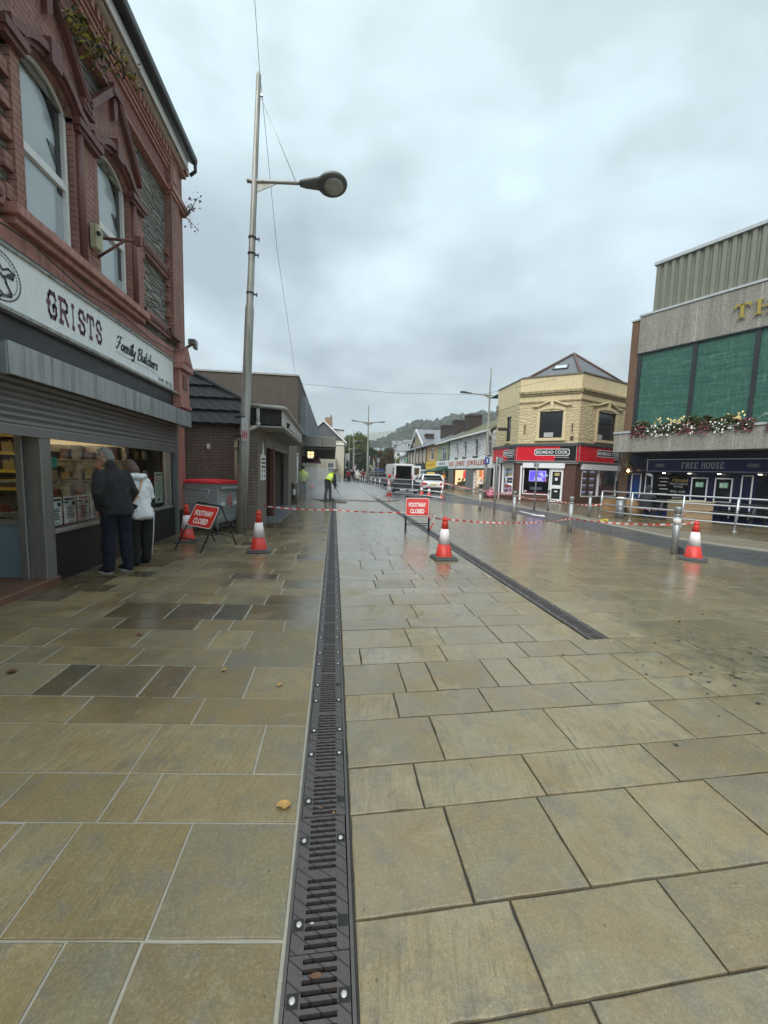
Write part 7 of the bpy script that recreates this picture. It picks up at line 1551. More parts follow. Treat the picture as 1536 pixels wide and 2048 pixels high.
# ------------------------------------------------------------------ rubbish bags, hoses, leaves
PINK = M('pink_plastic_bag', (.62, .2, .27), .28, var=.4, scale=14, bump=.5, bscale=22)
for i, (dx, dy, r_) in enumerate(((0, 0, .3), (.34, .15, .25), (-.25, .3, .22), (.15, .5, .25))):
    b = MB(); b.ball((0, 0, r_ * .8), (r_, r_ * .9, r_ * .85), 18, 12); rnd = random.Random(i)
    for k, v in enumerate(b.v): n_ = Vector(v) - Vector((0, 0, r_ * .8)); b.v[k] = tuple(Vector(v) + n_ * .13 * sin(n_.x * 23 + i) * sin(n_.z * 19) * cos(n_.y * 21))
    b.path([(0, 0, r_ * 1.6), (.02, 0, r_ * 1.75), (-.03, .02, r_ * 2.0), (.05, 0, r_ * 2.15)], [.05, .03, .06, .09], 8); o = b.obj('rubbish_bag', PINK); o.location = (10.3 + dx * .8, 25.3 + dy, 0)
    tag(o, ('largest pink rubbish bag at the front of the pile by the lamp post', 'pink rubbish bag at the right of the pile nearest the shop door', 'small pink rubbish bag at the left of the pile touching the lamp post', 'pink rubbish bag at the back of the pile')[i], 'rubbish bag', 'pink rubbish bags by the lamp post')
HOSE = M('black_hose', (.02, .02, .022), .4, bump=0)
def hose(label, pts, r=.016):
    o_ = []
    P_ = [Vector(p) for p in pts]
    for i in range(len(P_) - 1):
        p0, p1, p2, p3 = P_[max(0, i - 1)], P_[i], P_[i + 1], P_[min(len(P_) - 1, i + 2)]
        for k in range(8):
            u = k / 8; o_.append(.5 * ((2 * p1) + (-p0 + p2) * u + (2 * p0 - 5 * p1 + 4 * p2 - p3) * u * u + (-p0 + 3 * p1 - 3 * p2 + p3) * u ** 3))
    o_.append(P_[-1]); b = MB(); b.path(o_, r, 6); o = b.obj('hose', HOSE); return tag(o, label, 'hose')
hose('black hose looped on the paving around the worker\'s feet', [(-1.25, 22.8, .9), (-1.3, 22.3, .4), (-1.1, 21.2, .05), (-.8, 20.4, .02), (-.5, 19.5, .02), (.1, 18.9, .02), (.6, 18.9, .02), (.3, 19.6, .02), (-.3, 19.9, .02), (-.7, 20.1, .02), (-.4, 20.6, .02), (.6, 20.5, .02), (2.0, 20.1, .02), (3.2, 20.6, .02), (3.6, 22, .02)])
hose('thin hose lying across the wet paving beyond the worker', [(.2, 22.0, .02), (1.0, 24.5, .02), (1.8, 25.4, .02), (2.6, 25.6, .02), (3.0, 26.2, .1)], .014)
t = thing('hose_reel', 'faded red pressure washer reel on a steel frame under the canopy', 'hose reel', (-1.25, 23.4, 0)); b = MB(); b.path([(-.12, 0, .5), (.12, 0, .5)], .24, 20); b.obj('drum', M('faded_red_drum', (.5, .12, .13), .5), t); b = MB()
for s in (-1, 1): b.tube((s * .17, 0, 0), (s * .17, 0, .95), .018); b.tube((s * .17, -.25, .02), (s * .17, .25, .02), .018)
b.tube((-.17, 0, .95), (.17, 0, .95), .018); b.obj('frame', STEEL, t)
LEAFM = M('dead_leaf', (.4, .24, .07), .6, var=.3, scale=40, bump=.3); LEAFD = M('dark_dead_leaf', (.12, .05, .02), .5, var=.3, scale=40, bump=.2)
for i, (x, y, s_, m_, lb) in enumerate(((-.2, 1.685, .034, LEAFM, 'crumpled tan leaf on the paving beside the drain, nearest the camera'), (-.35, 2.71, .022, LEAFM, 'small tan leaf second along the paving left of the drain'), (-.786, 2.95, .022, LEAFM, 'small tan leaf on the paving next to a dark slab'), (-1.69, 3.66, .03, LEAFD, 'reddish leaf on the paving left of centre'), (-2.26, 3.03, .04, LEAFD, 'dark brown leaf near the left edge of the paving'))):
    b = MB(); rnd = random.Random(i); n = 9; ring_ = []
    for k in range(n): a = 2 * pi * k / n; r_ = s_ * (.65 + .45 * rnd.random()); ring_.append((r_ * cos(a), r_ * .8 * sin(a), .006 + .012 * rnd.random()))
    for k in range(n): b.poly([(0, 0, .004), ring_[k], ring_[(k + 1) % n]])
    o = b.obj('fallen_leaf', m_, recalc=False); o.location = (x, y, .002); tag(o, lb, 'leaf')
for i, (x, y, m_, lb) in enumerate(((-.03, 1.06, LEAFD, 'rust brown leaf scrap caught in the nearest drain slots'), (-.035, 1.66, LEAFD, 'rust brown leaf scrap caught in the drain slots beside the tan leaf'), (.02, 1.63, LEAFM, 'tiny tan crumb lying on the drain grating'), (-.05, 1.2, M('pale_gum', (.4, .39, .34), .7), 'pale spot of chewing gum on the drain grating'))):
    b = MB(); rnd = random.Random(50 + i); s_ = (.02, .014, .008, .007)[i]; ring_ = [(s_ * (.6 + .5 * rnd.random()) * cos(a), s_ * .5 * (.6 + .5 * rnd.random()) * sin(a), .003 + .004 * rnd.random()) for a in [q * 2 * pi / 9 for q in range(9)]]
    for k in range(9): b.poly([(0, 0, .006), ring_[k], ring_[(k + 1) % 9]])
    o = b.obj('drain_litter', m_, recalc=False); o.location = (x, y, -.002); tag(o, lb, 'litter')
rnd = random.Random(77); b = MB()
for k in range(60):
    x, y = rnd.uniform(1.8, 4.2), rnd.uniform(1.9, 4.6); s_ = rnd.uniform(.004, .016)
    if rnd.random() < .45: x, y = rnd.gauss(3.0, .35), rnd.gauss(2.6, .35)
    b.poly([(x + s_ * rnd.uniform(.6, 1.8) * cos(a), y + s_ * sin(a), .0055) for a in [q * pi / 3 for q in range(6)]])
o = b.obj('grit', M('dark_grit', (.03, .027, .02), .6)); tag(o, 'dark crumbs of dirt and debris scattered on the right hand paving', 'grit', kind='stuff')
# ------------------------------------------------------------------ weeds on the butcher's
def weed(label, loc, n, spread, mats, seed, droop=0.0, up=1.0):
    t = thing('wall_weed', label, 'plant', loc); rnd = random.Random(seed)
    b = MB(); tips = []
    for k in range(max(3, n // 40)):
        d = Vector((rnd.uniform(.1, .7), rnd.uniform(-1, 1), rnd.uniform(-droop, up))); p = [Vector((0, 0, 0)), d * spread * .5, d * spread + Vector((0, 0, -droop * spread * .3))]; b.path(p, .006, 5); tips += [p[0].lerp(p[1], .5), p[1], p[1].lerp(p[2], .5), p[2]]
    b.obj('stems', M('weed_stem', (.09, .06, .04), .7, bump=0), t)
    for nm, m_ in mats:
        b = MB()
        for k in range(n):
            c = rnd.choice(tips) + Vector((rnd.gauss(0, .05), rnd.gauss(0, spread * .17), rnd.gauss(0, spread * .14))); s_ = rnd.uniform(.018, .05); a = Vector((rnd.gauss(0, 1), rnd.gauss(0, 1), rnd.gauss(0, 1))).normalized(); d = a.orthogonal().normalized(); e_ = a.cross(d)
            b.poly([c + d * s_, c + e_ * s_ * .5, c - d * s_, c - e_ * s_ * .5])
        b.obj(nm, m_, t, recalc=False)
WG = M('weed_green', (.05, .06, .015), .5, var=.5, scale=20, bump=0); WY = M('weed_yellow', (.3, .24, .03), .5, var=.4, scale=20, bump=0)
weed("yellow green weed growing from the cornice of the butcher's shop", (-3.38, 6.45, 7.2), 240, .6, [('foliage', WG), ('yellow_leaves', WY)], 4, .7, .3)
weed("small bare buddleia sprouting from the corner of the butcher's shop", (-3.35, 9.98, 7.0), 90, .5, [('foliage', M('dry_buddleia', (.22, .16, .16), .7, var=.3, bump=0))], 8, .1, .9)
# ================================================================== PEOPLE
SKIN = M('skin', (.42, .235, .165), .5, var=.12, scale=9, bump=.04)
def cloth(name, col, rough=.85, wr=.5, ws=7, var=.18): 
    if name in _mc: return _mc[name]
    t = NT(name); o = t.obj(); f = t.noise(o, 150, 2, .6); wv = t.noise(t.map(o, (1, 1, 1.8)), ws, 4, .6, 1.2)
    c = t.mix(t.noise(o, 5, 4), sc_(col, 1 - var), sc_(col, 1 + var)); c = t.mix(t.math('MULTIPLY', t.ramp(wv, ((.35, 1.0), (.5, 0.0))), .35), c, sc_(col, .55))
    t.bsdf(c, rough, 0, t.bump(t.math('ADD', t.math('MULTIPLY', f, .15), wv), wr, .03), .3); _mc[name] = t.mat; return t.mat
def blob(name, chains, mat, parent, vox=.012, sm=4):
    """closed tapered chains fused into one continuous surface"""
    b = MB()
    for ch in chains:
        pts = [c[0] for c in ch]; rr = [c[1] if isinstance(c[1], tuple) else (c[1], c[1]) for c in ch]; up = ch[0][2] if len(ch[0]) > 2 else None
        if len(ch) == 1: b.ball(pts[0], (rr[0][0], rr[0][1], ch[0][2] if len(ch[0]) > 2 and not isinstance(ch[0][2], tuple) else rr[0][0]), 16, 10); continue
        P_ = [Vector(p) for p in pts]
        # rounded ends
        d0 = (P_[0] - P_[1]).normalized(); d1 = (P_[-1] - P_[-2]).normalized(); m0, m1 = [m_ * (.3 if m_ > .11 else 1) for m_ in (min(rr[0]), min(rr[-1]))]
        P2 = [P_[0] + d0 * m0 * .9, P_[0] + d0 * m0 * .55] + P_ + [P_[-1] + d1 * m1 * .55, P_[-1] + d1 * m1 * .9]
        r2 = [(rr[0][0] * (.35 if rr[0][0] < .11 else .7), rr[0][1] * (.35 if rr[0][0] < .11 else .7)), (rr[0][0] * (.8 if rr[0][0] < .11 else .93), rr[0][1] * (.8 if rr[0][0] < .11 else .93))] + rr + [(rr[-1][0] * .8, rr[-1][1] * .8), (rr[-1][0] * .35, rr[-1][1] * .35)]
        b.path(P2, r2, 14, True, 1, up)
    o = b.obj(name, mat, parent)
    m_ = o.modifiers.new('fuse', 'REMESH'); m_.mode = 'VOXEL'; m_.voxel_size = vox; m_.use_smooth_shade = True
    if name in ('jacket', 'trousers', 'hair'):
        tn = 'folds_' + name; tx = bpy.data.textures.get(tn) or bpy.data.textures.new(tn, 'CLOUDS'); tx.noise_scale = {'jacket': .11, 'trousers': .08, 'hair': .03}[name]; tx.noise_depth = 2
        d_ = o.modifiers.new('folds', 'DISPLACE'); d_.texture = tx; d_.strength = {'jacket': .03, 'trousers': .028, 'hair': .012}[name]; d_.mid_level = .42; d_.texture_coords = 'LOCAL'
    if sm: s_ = o.modifiers.new('smooth', 'SMOOTH'); s_.factor = .5; s_.iterations = max(1, sm - 1)
    return o
def person(label, loc, rz, H=1.72, lean=4, nod=5, turn=0, arms=None, feet=((.1, 0), (-.1, 0)), top=None, trou=None, shoe=None, hair=None, hairstyle='short', top_len=.0, girth=1.0, vest=None, hood=None, collar=True, vox=.012, sole=None, sit=False, skirt=None, fingers=False, cat='person', group=None):
    t = thing('person', label, cat, loc, rz, group); k = H / 1.75
    hipz = .93 if not sit else .47
    RB = Matrix.Translation((0, 0, hipz * k)) @ Matrix.Rotation(radians(lean), 4, 'X') @ Matrix.Translation((0, 0, -.93 * k))
    def B(x, y, z): return RB @ Vector((x * k, y * k, z * k))
    RH = RB @ Matrix.Translation((0, .0, 1.5 * k)) @ Matrix.Rotation(radians(nod), 4, 'X') @ Matrix.Rotation(radians(turn), 4, 'Z') @ Matrix.Translation((0, 0, -1.5 * k))
    def Hd(x, y, z): return RH @ Vector((x * k, y * k, z * k))
    g = girth
    hipL, hipR = Vector((.095 * k, 0, hipz * k)), Vector((-.095 * k, 0, hipz * k))
    legs = []
    for s, hp, (fx, fy) in ((1, hipL, feet[0]), (-1, hipR, feet[1])):
        an = Vector((fx * k, fy * k, .09 * k))
        if sit: kn = Vector((fx * k, -.42 * k, .5 * k)); an = Vector((fx * k, (fy - .42) * k, .09 * k))
        else: kn = (hp + an) / 2 + Vector((0, -.025 * k, .02 * k))
        legs.append((hp, kn, an))
    arms = arms or (((.27, .02, 1.14), (.29, -.08, .87)), ((-.27, .02, 1.14), (-.29, -.08, .87)))
    sh = [B(.168 * g, .01, 1.365), B(-.168 * g, .01, 1.365)]
    A = []
    for i in (0, 1):
        e_, w_ = arms[i]; A.append((sh[i], Vector(e_) * k, Vector(w_) * k))
    # --- body: one continuous skin
    ch = []
    for hp, kn, an in legs: ch.append([(hp, .075 * k), (kn, .048 * k), (kn.lerp(an, .35), .05 * k), (an, .034 * k)]); ch.append([(an + Vector((0, .03 * k, -.05 * k)), .026 * k), (an + Vector((0, -.12 * k, -.06 * k)), (.018 * k, .026 * k))])
    ch.append([(B(0, 0, .9), (.085 * k * g, .13 * k * g), (0, 1, 0)), (B(0, 0, 1.08), (.075 * k * g, .11 * k * g)), (B(0, .005, 1.25), (.08 * k * g, .13 * k * g)), (B(0, .01, 1.36), (.055 * k, .1 * k))])
    ch.append([(B(0, .01, 1.42), .06 * k), (Hd(0, .0, 1.54), .055 * k)])
    for i in (0, 1):
        s_, e_, w_ = A[i]; ch.append([(s_, .036 * k), (e_, .032 * k), (w_, .026 * k)])
        d = (w_ - e_).normalized(); ax = Vector((0, 0, 1)) if abs(d.z) < .8 else Vector((0, -1, 0)); side = d.cross(ax).normalized(); nrm = side.cross(d).normalized()
        ch.append([(w_, (.02 * k, .03 * k), tuple(nrm)), (w_ + d * .05 * k, (.017 * k, .042 * k)), (w_ + d * .09 * k, (.014 * k, .04 * k))])
        for q in range(4):
            o_ = w_ + d * .085 * k + side * (-.03 + .02 * q) * k; L_ = (.062, .074, .07, .055)[q] * k; c_ = nrm * (-.028 * k)
            ch.append([(o_, .0095 * k), (o_ + d * L_ * .5 + c_ * .3, .009 * k), (o_ + d * L_ * .85 + c_ * 1.2, .0078 * k)])
        ch.append([(w_ + d * .03 * k + side * -.03 * k, .012 * k), (w_ + d * .07 * k + side * -.055 * k + nrm * -.012 * k, .011 * k), (w_ + d * .1 * k + side * -.05 * k + nrm * -.03 * k, .009 * k)])
    ch.append([(Hd(0, -.01, 1.575), (.075 * k, .066 * k), (0, 1, 0)), (Hd(0, .0, 1.65), (.098 * k, .077 * k)), (Hd(0, .01, 1.71), (.08 * k, .066 * k))])
    ch.append([(Hd(0, -.085, 1.565), (.022 * k, .03 * k)), (Hd(0, -.07, 1.6), (.03 * k, .045 * k))])       # chin, mouth
    ch.append([(Hd(0, -.098, 1.655), .01 * k), (Hd(0, -.118, 1.618), .013 * k)])                              # nose
    for s in (-1, 1): ch.append([(Hd(s * .078, .012, 1.62), (.018 * k, .008 * k)), (Hd(s * .084, .018, 1.655), (.022 * k, .009 * k))])
    blob('body', ch, SKIN, t, vox * .8, 2)
    b = MB()
    for s in (-1, 1): b.ball(tuple(Hd(s * .032, -.088, 1.65)), .011 * k, 8, 6)
    b.obj('eyes', M('eye_dark', (.04, .03, .025), .2, bump=0), t)
    b = MB(); b.path([Hd(-.022, -.104, 1.588), Hd(0, -.108, 1.587), Hd(.022, -.104, 1.588)], .005 * k, 6); b.obj('mouth', M('lips', (.3, .11, .1), .5, bump=0), t)
    # --- trousers
    ch = []
    for hp, kn, an in legs: ch.append([(hp + Vector((0, 0, .03 * k)), (.115 * k, .105 * k * (1 + .5 * (g - 1))), (0, 1, 0)), (hp.lerp(kn, .5), .092 * k), (kn, .078 * k), (kn.lerp(an, .5), .076 * k), (an + Vector((0, 0, -.03 * k)), (.07 * k, .066 * k))])
    ch.append([(B(0, .01, .86), (.125 * k * g, .155 * k * g), (0, 1, 0)), (B(0, .0, 1.0), (.12 * k * g, .16 * k * g))])
    blob('trousers', ch, trou, t, vox, 3)
    # --- shoes
    for hp, kn, an in legs:
        b = MB(); n = 18
        def outl(s_, z): return [(an.x + s_ * .056 * k * cos(a) * (1.0 if sin(a) > 0 else .95), an.y - .055 * k + (.085 * k if sin(a) > 0 else (.135 * k)) * sin(a) * s_ * 1.12, z) for a in [2 * pi * j / n for j in range(n)]]
        so = [outl(1.06, .0), outl(1.08, .025 * k)]
        if sole:
            b.m = 1
        R0, R1 = [[b.P(p) for p in r_] for r_ in so]
        for j in range(n): b.F((R0[j], R0[(j + 1) % n], R1[(j + 1) % n], R1[j]), True)
        b.m = 0
        up_ = [[(an.x + (p[0] - an.x) * q, p[1] * 1 + (an.y + .02 * k - p[1]) * sh_, z) for p in outl(1.0, 0)] for q, sh_, z in ((1, 0, .026 * k), (.95, .06, .06 * k), (.8, .34, .085 * k), (.68, .55, .12 * k))]
        R_ = [[b.P(p) for p in r_] for r_ in up_]; b.F(R0[::-1]); R_ = [R1] + R_
        for r0_, r1_ in zip(R_, R_[1:]):
            for j in range(n): b.F((r0_[j], r0_[(j + 1) % n], r1_[(j + 1) % n], r1_[j]), True)
        b.F(R_[-1]); b.obj('shoe', [shoe, sole or shoe], t)
    # --- top with sleeves
    lo = .9 - top_len
    ch = [[(B(0, .01, lo), (.135 * k * g, .185 * k * g), (0, 1, 0)), (B(0, .01, lo + .1), (.142 * k * g, .19 * k * g)), (B(0, .01, 1.1), (.138 * k * g, .185 * k * g)), (B(0, .015, 1.26), (.138 * k * g, .195 * k * g)), (B(0, .02, 1.36), (.112 * k * g, .172 * k * g)), (B(0, .02, 1.425), (.085 * k, .115 * k)), (B(0, .02, 1.46), (.07 * k, .08 * k))]]
    if collar: ch.append([(B(0, .02, 1.43), .078 * k), (B(0, .01, 1.5), .07 * k)])
    for i in (0, 1):
        s_, e_, w_ = A[i]; ch.append([(s_, .074 * k), (s_.lerp(e_, .5), .07 * k), (e_, .062 * k), (e_.lerp(w_, .6), .055 * k), (w_, .046 * k)])
    if hood: ch.append([(B(-.09, .1, 1.43), (.05 * k, .06 * k)), (B(0, .125, 1.41), (.06 * k, .075 * k)), (B(.09, .1, 1.43), (.05 * k, .06 * k))])
    blob('jacket', ch, top, t, vox, 3)
    if vest:
        b_ = blob('hi_vis_vest', [[(B(0, .012, 1.0), (.155 * k * g, .205 * k * g), (0, 1, 0)), (B(0, .012, 1.2), (.152 * k * g, .205 * k * g)), (B(0, .02, 1.34), (.13 * k * g, .19 * k * g)), (B(0, .02, 1.41), (.09 * k, .13 * k))]], vest, t, vox, 2)
        b = MB()
        for z in (1.06, 1.13):
            n = 24; r0_ = [B(.215 * g * cos(2 * pi * j / n), .012 + .165 * g * sin(2 * pi * j / n), z) for j in range(n)]; r1_ = [B(.215 * g * cos(2 * pi * j / n), .012 + .165 * g * sin(2 * pi * j / n), z + .035) for j in range(n)]
            for j in range(n): b.poly([r0_[j], r0_[(j + 1) % n], r1_[(j + 1) % n], r1_[j]])
        b.obj('reflective_band', M('reflective_band', (.45, .5, .3), .4, bump=0), b_, recalc=False)
    if hairstyle == 'hood': blob('hood', [[(Hd(0, .03, 1.56), (.105 * k, .1 * k), (0, 1, 0)), (Hd(0, .025, 1.66), (.115 * k, .105 * k)), (Hd(0, .03, 1.73), (.09 * k, .085 * k))]], top, t, vox, 2)
    elif hair:
        if hairstyle == 'short': hc = [[(Hd(0, .05, 1.565), (.045 * k, .06 * k), (0, 1, 0)), (Hd(0, .04, 1.6), (.068 * k, .072 * k)), (Hd(0, .025, 1.66), (.09 * k, .086 * k)), (Hd(0, .012, 1.715), (.088 * k, .078 * k)), (Hd(0, .01, 1.735), (.07 * k, .06 * k))], [(Hd(0, -.05, 1.72), (.03 * k, .05 * k)), (Hd(0, -.02, 1.735), (.04 * k, .06 * k))]]
        else: hc = [[(Hd(0, .06, 1.5), (.05 * k, .075 * k), (0, 1, 0)), (Hd(0, .045, 1.58), (.08 * k, .095 * k)), (Hd(0, .03, 1.66), (.1 * k, .096 * k)), (Hd(0, .012, 1.72), (.095 * k, .085 * k)), (Hd(0, .01, 1.745), (.07 * k, .06 * k))]] + [[(Hd(s * .07, -.03, 1.71), .03 * k), (Hd(s * .09, -.02, 1.63), .03 * k), (Hd(s * .085, .0, 1.53), .03 * k)] for s in (-1, 1)]
        blob('hair', hc, hair, t, vox * .8, 2)
    t['k'] = k
    return t, B, Hd, A, k
def hairm(name, c1, c2):
    if name in _mc: return _mc[name]
    t = NT(name); o = t.obj(); n = t.noise(t.map(o, (60, 60, 9)), 2, 4, .6, .5); c = t.mix(n, c1, c2); t.bsdf(c, .55, 0, t.bump(n, .6, .02)); _mc[name] = t.mat; return t.mat
FLEECE = cloth('charcoal_fleece', (.027, .027, .028), .95, .45, 9); JEANS = cloth('dark_blue_jeans', (.011, .014, .025), .85, .7, 9, .3); BLKT = cloth('black_trousers', (.012, .012, .013), .8, .5, 8)
GREYH = hairm('grey_hair', (.05, .048, .045), (.27, .26, .25)); BRNH = hairm('red_brown_hair', (.03, .016, .012), (.115, .06, .042)); DRKH = hairm('dark_hair', (.02, .016, .013), (.05, .04, .03))
SHOEB = M('black_shoe', (.018, .018, .02), .5, var=.3, bump=.2); SOLEW = M('white_sole', (.62, .61, .58), .5, bump=0)
HOODW = cloth('white_hoodie', (.66, .68, .7), .85, .35, 8, .05)
def face(dx, dy): return math.degrees(atan2(dx, -dy))
# man in the dark fleece, looking down into the butcher's window with his hands in his pockets
mt, B, Hd, A, k = person('grey haired man in dark fleece and jeans looking into the butcher window', (-2.98, 5.94, 0), face(-.86, .5), 1.75, 11, 30, 22, arms=(((.25, -.0, 1.12), (.17, -.1, .9)), ((-.24, .02, 1.12), (-.17, -.1, .9))), feet=((.12, -.03), (-.1, .06)), top=FLEECE, trou=JEANS, shoe=SHOEB, sole=SOLEW, hair=GREYH, girth=1.06, top_len=.08, vox=.011)
# woman in the white hoodie, bent further forward
wt, B, Hd, A, k = person('woman in a white hooded top with an orange strap bending to the butcher window', (-2.87, 6.38, 0), face(-.8, .6), 1.62, 17, 32, 0, arms=(((.23, -.12, 1.1), (.16, -.3, .98)), ((-.23, -.1, 1.1), (-.16, -.28, .98))), feet=((.11, .02), (-.1, -.05)), top=HOODW, trou=BLKT, shoe=SHOEB, hair=BRNH, hairstyle='bob', hood=True, collar=False, top_len=.13, girth=.94, vox=.011)
b = MB(); st = [B(-.09, .0, 1.455), B(-.05, .13, 1.4), B(.03, .165, 1.25), B(.12, .165, 1.08), B(.2, .12, .98), B(.22, .0, .93)]
b.path([p + Vector((0, .012, 0)) for p in st], [(.006, .018)] * 6, 8, True, 1, (0, 1, 0)); b.obj('orange_strap', M('orange_strap', (.62, .28, .06), .6, bump=.05), wt)
b = MB(); kn = Vector((-.18, -.03, .0)); b.path([Vector((-.2 * k, .03 * k, .85 * k)), Vector((-.19 * k, .015 * k, .5 * k)), Vector((-.178 * k, -.03 * k, .12 * k))], .006, 6); b.obj('white_piping', UPVC, wt)
t = thing('walking_stick', 'thin white walking stick standing between the man and the stall riser', 'walking stick', (-3.12, 5.98, 0)); b = MB(); b.path([(0, 0, .02), (.05, .03, .6), (.06, .05, .86)], .009, 8); b.obj('shaft', M('white_stick', (.55, .56, .56), .4, bump=0), t); b = MB(); b.lathe([(.02, 0), (.014, .04)], (0, 0, 0), 10); b.obj('ferrule', RUBBER, t)
# street cleaner with the lance
HIV = cloth('lime_hi_vis', (.52, .72, .03), .7, .4, 8, .1); BLKJ = cloth('black_work_jacket', (.013, .014, .017), .8, .5, 8)
rzw = face(.8, .6)
Rw = Matrix.Rotation(radians(-rzw), 4, 'Z')
def wl_(x, y, z): v = Rw @ Vector((x + .3, y - 20.35, z)); return (v.x, v.y, v.z)
hR = wl_(.06, 20.25, .66); hL = wl_(.12, 20.55, .74)
ww, B, Hd, A, k = person('street cleaner in black with a lime vest bending over a pressure lance', (-.3, 20.35, 0), rzw, 1.76, 40, 8, 0, arms=((tuple(Vector(hL).lerp(Vector((.27, -.3, 1.1)), .55)), hL), (tuple(Vector(hR).lerp(Vector((-.27, -.25, 1.15)), .55)), hR)), feet=((.12, .06), (-.12, -.08)), top=BLKJ, trou=BLKT, shoe=SHOEB, hair=DRKH, vest=HIV, girth=1.08, vox=.014)
t = thing('pressure_lance', 'thin black pressure washer lance held down to the paving by the bending cleaner', 'lance', (.08, 20.35, .7)); b = MB(); o_ = Vector((.08, 20.35, .7)); b.path([Vector((-.06, 20.42, .86)) - o_, Vector((.06, 20.28, .69)) - o_, Vector((.44, 21.0, .06)) - o_], [.02, .016, .01], 8); b.obj('tube', BLACKP, t); b = MB(); b.path([Vector((.44, 21.0, .06)) - o_, Vector((.47, 21.05, .02)) - o_], .02, 8); b.obj('nozzle', STEEL, t)
# second cleaner, half lost in spray
HIV2 = cloth('faded_hi_vis', (.45, .55, .1), .7, .3, 8, .1)
person('second cleaner in a pale lime vest standing in spray beside the corner drainpipe', (-1.68, 22.3, 0), face(.2, 1), 1.72, 6, 10, 0, arms=(((.28, -.1, 1.12), (.2, -.3, 1.0)), ((-.28, -.05, 1.14), (-.24, -.25, .98))), top=HIV2, trou=BLKT, shoe=SHOEB, hair=DRKH, girth=1.08, vox=.016, vest=HIV2)
# people further up the street
CRM_ = cloth('cream_coat', (.5, .48, .42)); REDC = cloth('red_coat', (.5, .03, .05)); DKC = cloth('dark_coat', (.025, .025, .03)); GRY = cloth('grey_trousers', (.12, .12, .13))
person('pedestrian in a red coat walking away beside the cream house', (2.03, 57, 0), face(0, 1), 1.7, 3, 3, top=REDC, trou=DKC, shoe=SHOEB, hair=DRKH, top_len=.1, feet=((.1, -.1), (-.1, .1)), vox=.02)
person('pedestrian in dark clothes walking on the right of the red coat', (2.75, 57.5, 0), face(.1, 1), 1.72, 3, 3, top=DKC, trou=DKC, shoe=SHOEB, hair=GREYH, feet=((.1, .12), (-.1, -.1)), vox=.02)
person('pedestrian in a pale coat with white hair walking past the triangular sign', (2.55, 43.5, 0), face(.1, 1), 1.62, 4, 4, top=CRM_, trou=GRY, shoe=SHOEB, hair=hairm('white_hair', (.5, .5, .48), (.7, .7, .68)), top_len=.12, girth=1.1, feet=((.1, .1), (-.1, -.1)), arms=(((.3, .05, 1.15), (.38, -.05, .95)), ((-.3, .05, 1.15), (-.5, -.1, 1.12))), vox=.02)
person('distant pedestrian in maroon among the posts right of the lamp', (3.7, 52, 0), face(-.2, -1), 1.72, 2, 2, top=cloth('maroon_coat', (.16, .03, .04)), trou=DKC, shoe=SHOEB, hair=hairm('white_hair', (.5, .5, .48), (.7, .7, .68)), vox=.02)
person('distant pedestrian in a dark jacket beside the line of bollards', (2.45, 62, 0), face(0, -1), 1.74, 2, 2, top=DKC, trou=GRY, shoe=SHOEB, hair=DRKH, vox=.02)
person('distant pedestrian in white top seen between lamp posts', (3.4, 66, 0), face(0, -1), 1.7, 2, 2, top=HOODW, trou=DKC, shoe=SHOEB, hair=DRKH, vox=.02)
ORT = cloth('orange_tabard', (.75, .28, .02), .7)
person('person in dark clothes with a bright orange tabard outside the white shop', (10.75, 38.6, 0), face(-.6, -.8), 1.74, 3, 3, top=DKC, trou=JEANS, shoe=SHOEB, hair=DRKH, vest=ORT, vox=.02)
# person on the bench outside the pub
person('hooded person in a dark coat sitting at the picnic table by the pub', (12.0, 14.1, 0), face(.85, .3), 1.68, 10, 8, 0, arms=(((.28, -.12, .82), (.14, -.38, .8)), ((-.28, -.12, .82), (-.14, -.38, .8))), feet=((.13, .05), (-.13, .12)), top=DKC, trou=DKC, shoe=SHOEB, sole=SOLEW, hairstyle='hood', sit=True, girth=1.15, vox=.014)
# ================================================================== VEHICLES
CWH = M('white_car_paint', (.68, .69, .7), .22, var=.04, scale=2, bump=0, coat=.8); CDK = M('dark_grey_car_paint', (.05, .055, .06), .25, var=.1, bump=0, coat=.8); CARGL = M('car_glass', (.015, .018, .02), .05, bump=0)
TAILR = M('tail_lamp', (.55, .02, .03), .2, bump=0, coat=.5); PLATE = M('yellow_plate', (.6, .48, .08), .4, bump=0)
def rrect(y0, y1, w_, z, r=.25, n=5):
    o = []
    for cx_, cy_, a0 in ((w_ - r, y1 - r, 0), (-w_ + r, y1 - r, 90), (-w_ + r, y0 + r, 180), (w_ - r, y0 + r, 270)):
        for q in range(n + 1): a = radians(a0 + 90 * q / n); o.append((cx_ + r * cos(a), cy_ + r * sin(a), z))
    return o
def layers(b, L):
    R = [[b.P(p) for p in r] for r in L]; n = len(R[0])
    for r0, r1 in zip(R, R[1:]):
        for j in range(n): b.F((r0[j], r0[(j + 1) % n], r1[(j + 1) % n], r1[j]), True)
    b.F(R[0][::-1]); b.F(R[-1]); return b
def wheels(t, W, ys, r=.32):
    for y in ys:
        for s in (-1, 1):
            b = MB(); b.path([(s * (W - .2), y, r), (s * (W + .01), y, r)], r, 22); w_ = b.obj('wheel', RUBBER, t, bevel=.03); b = MB(); b.path([(s * (W - .02), y, r), (s * (W + .02), y, r)], r * .6, 16); b.obj('rim', STEEL, w_)
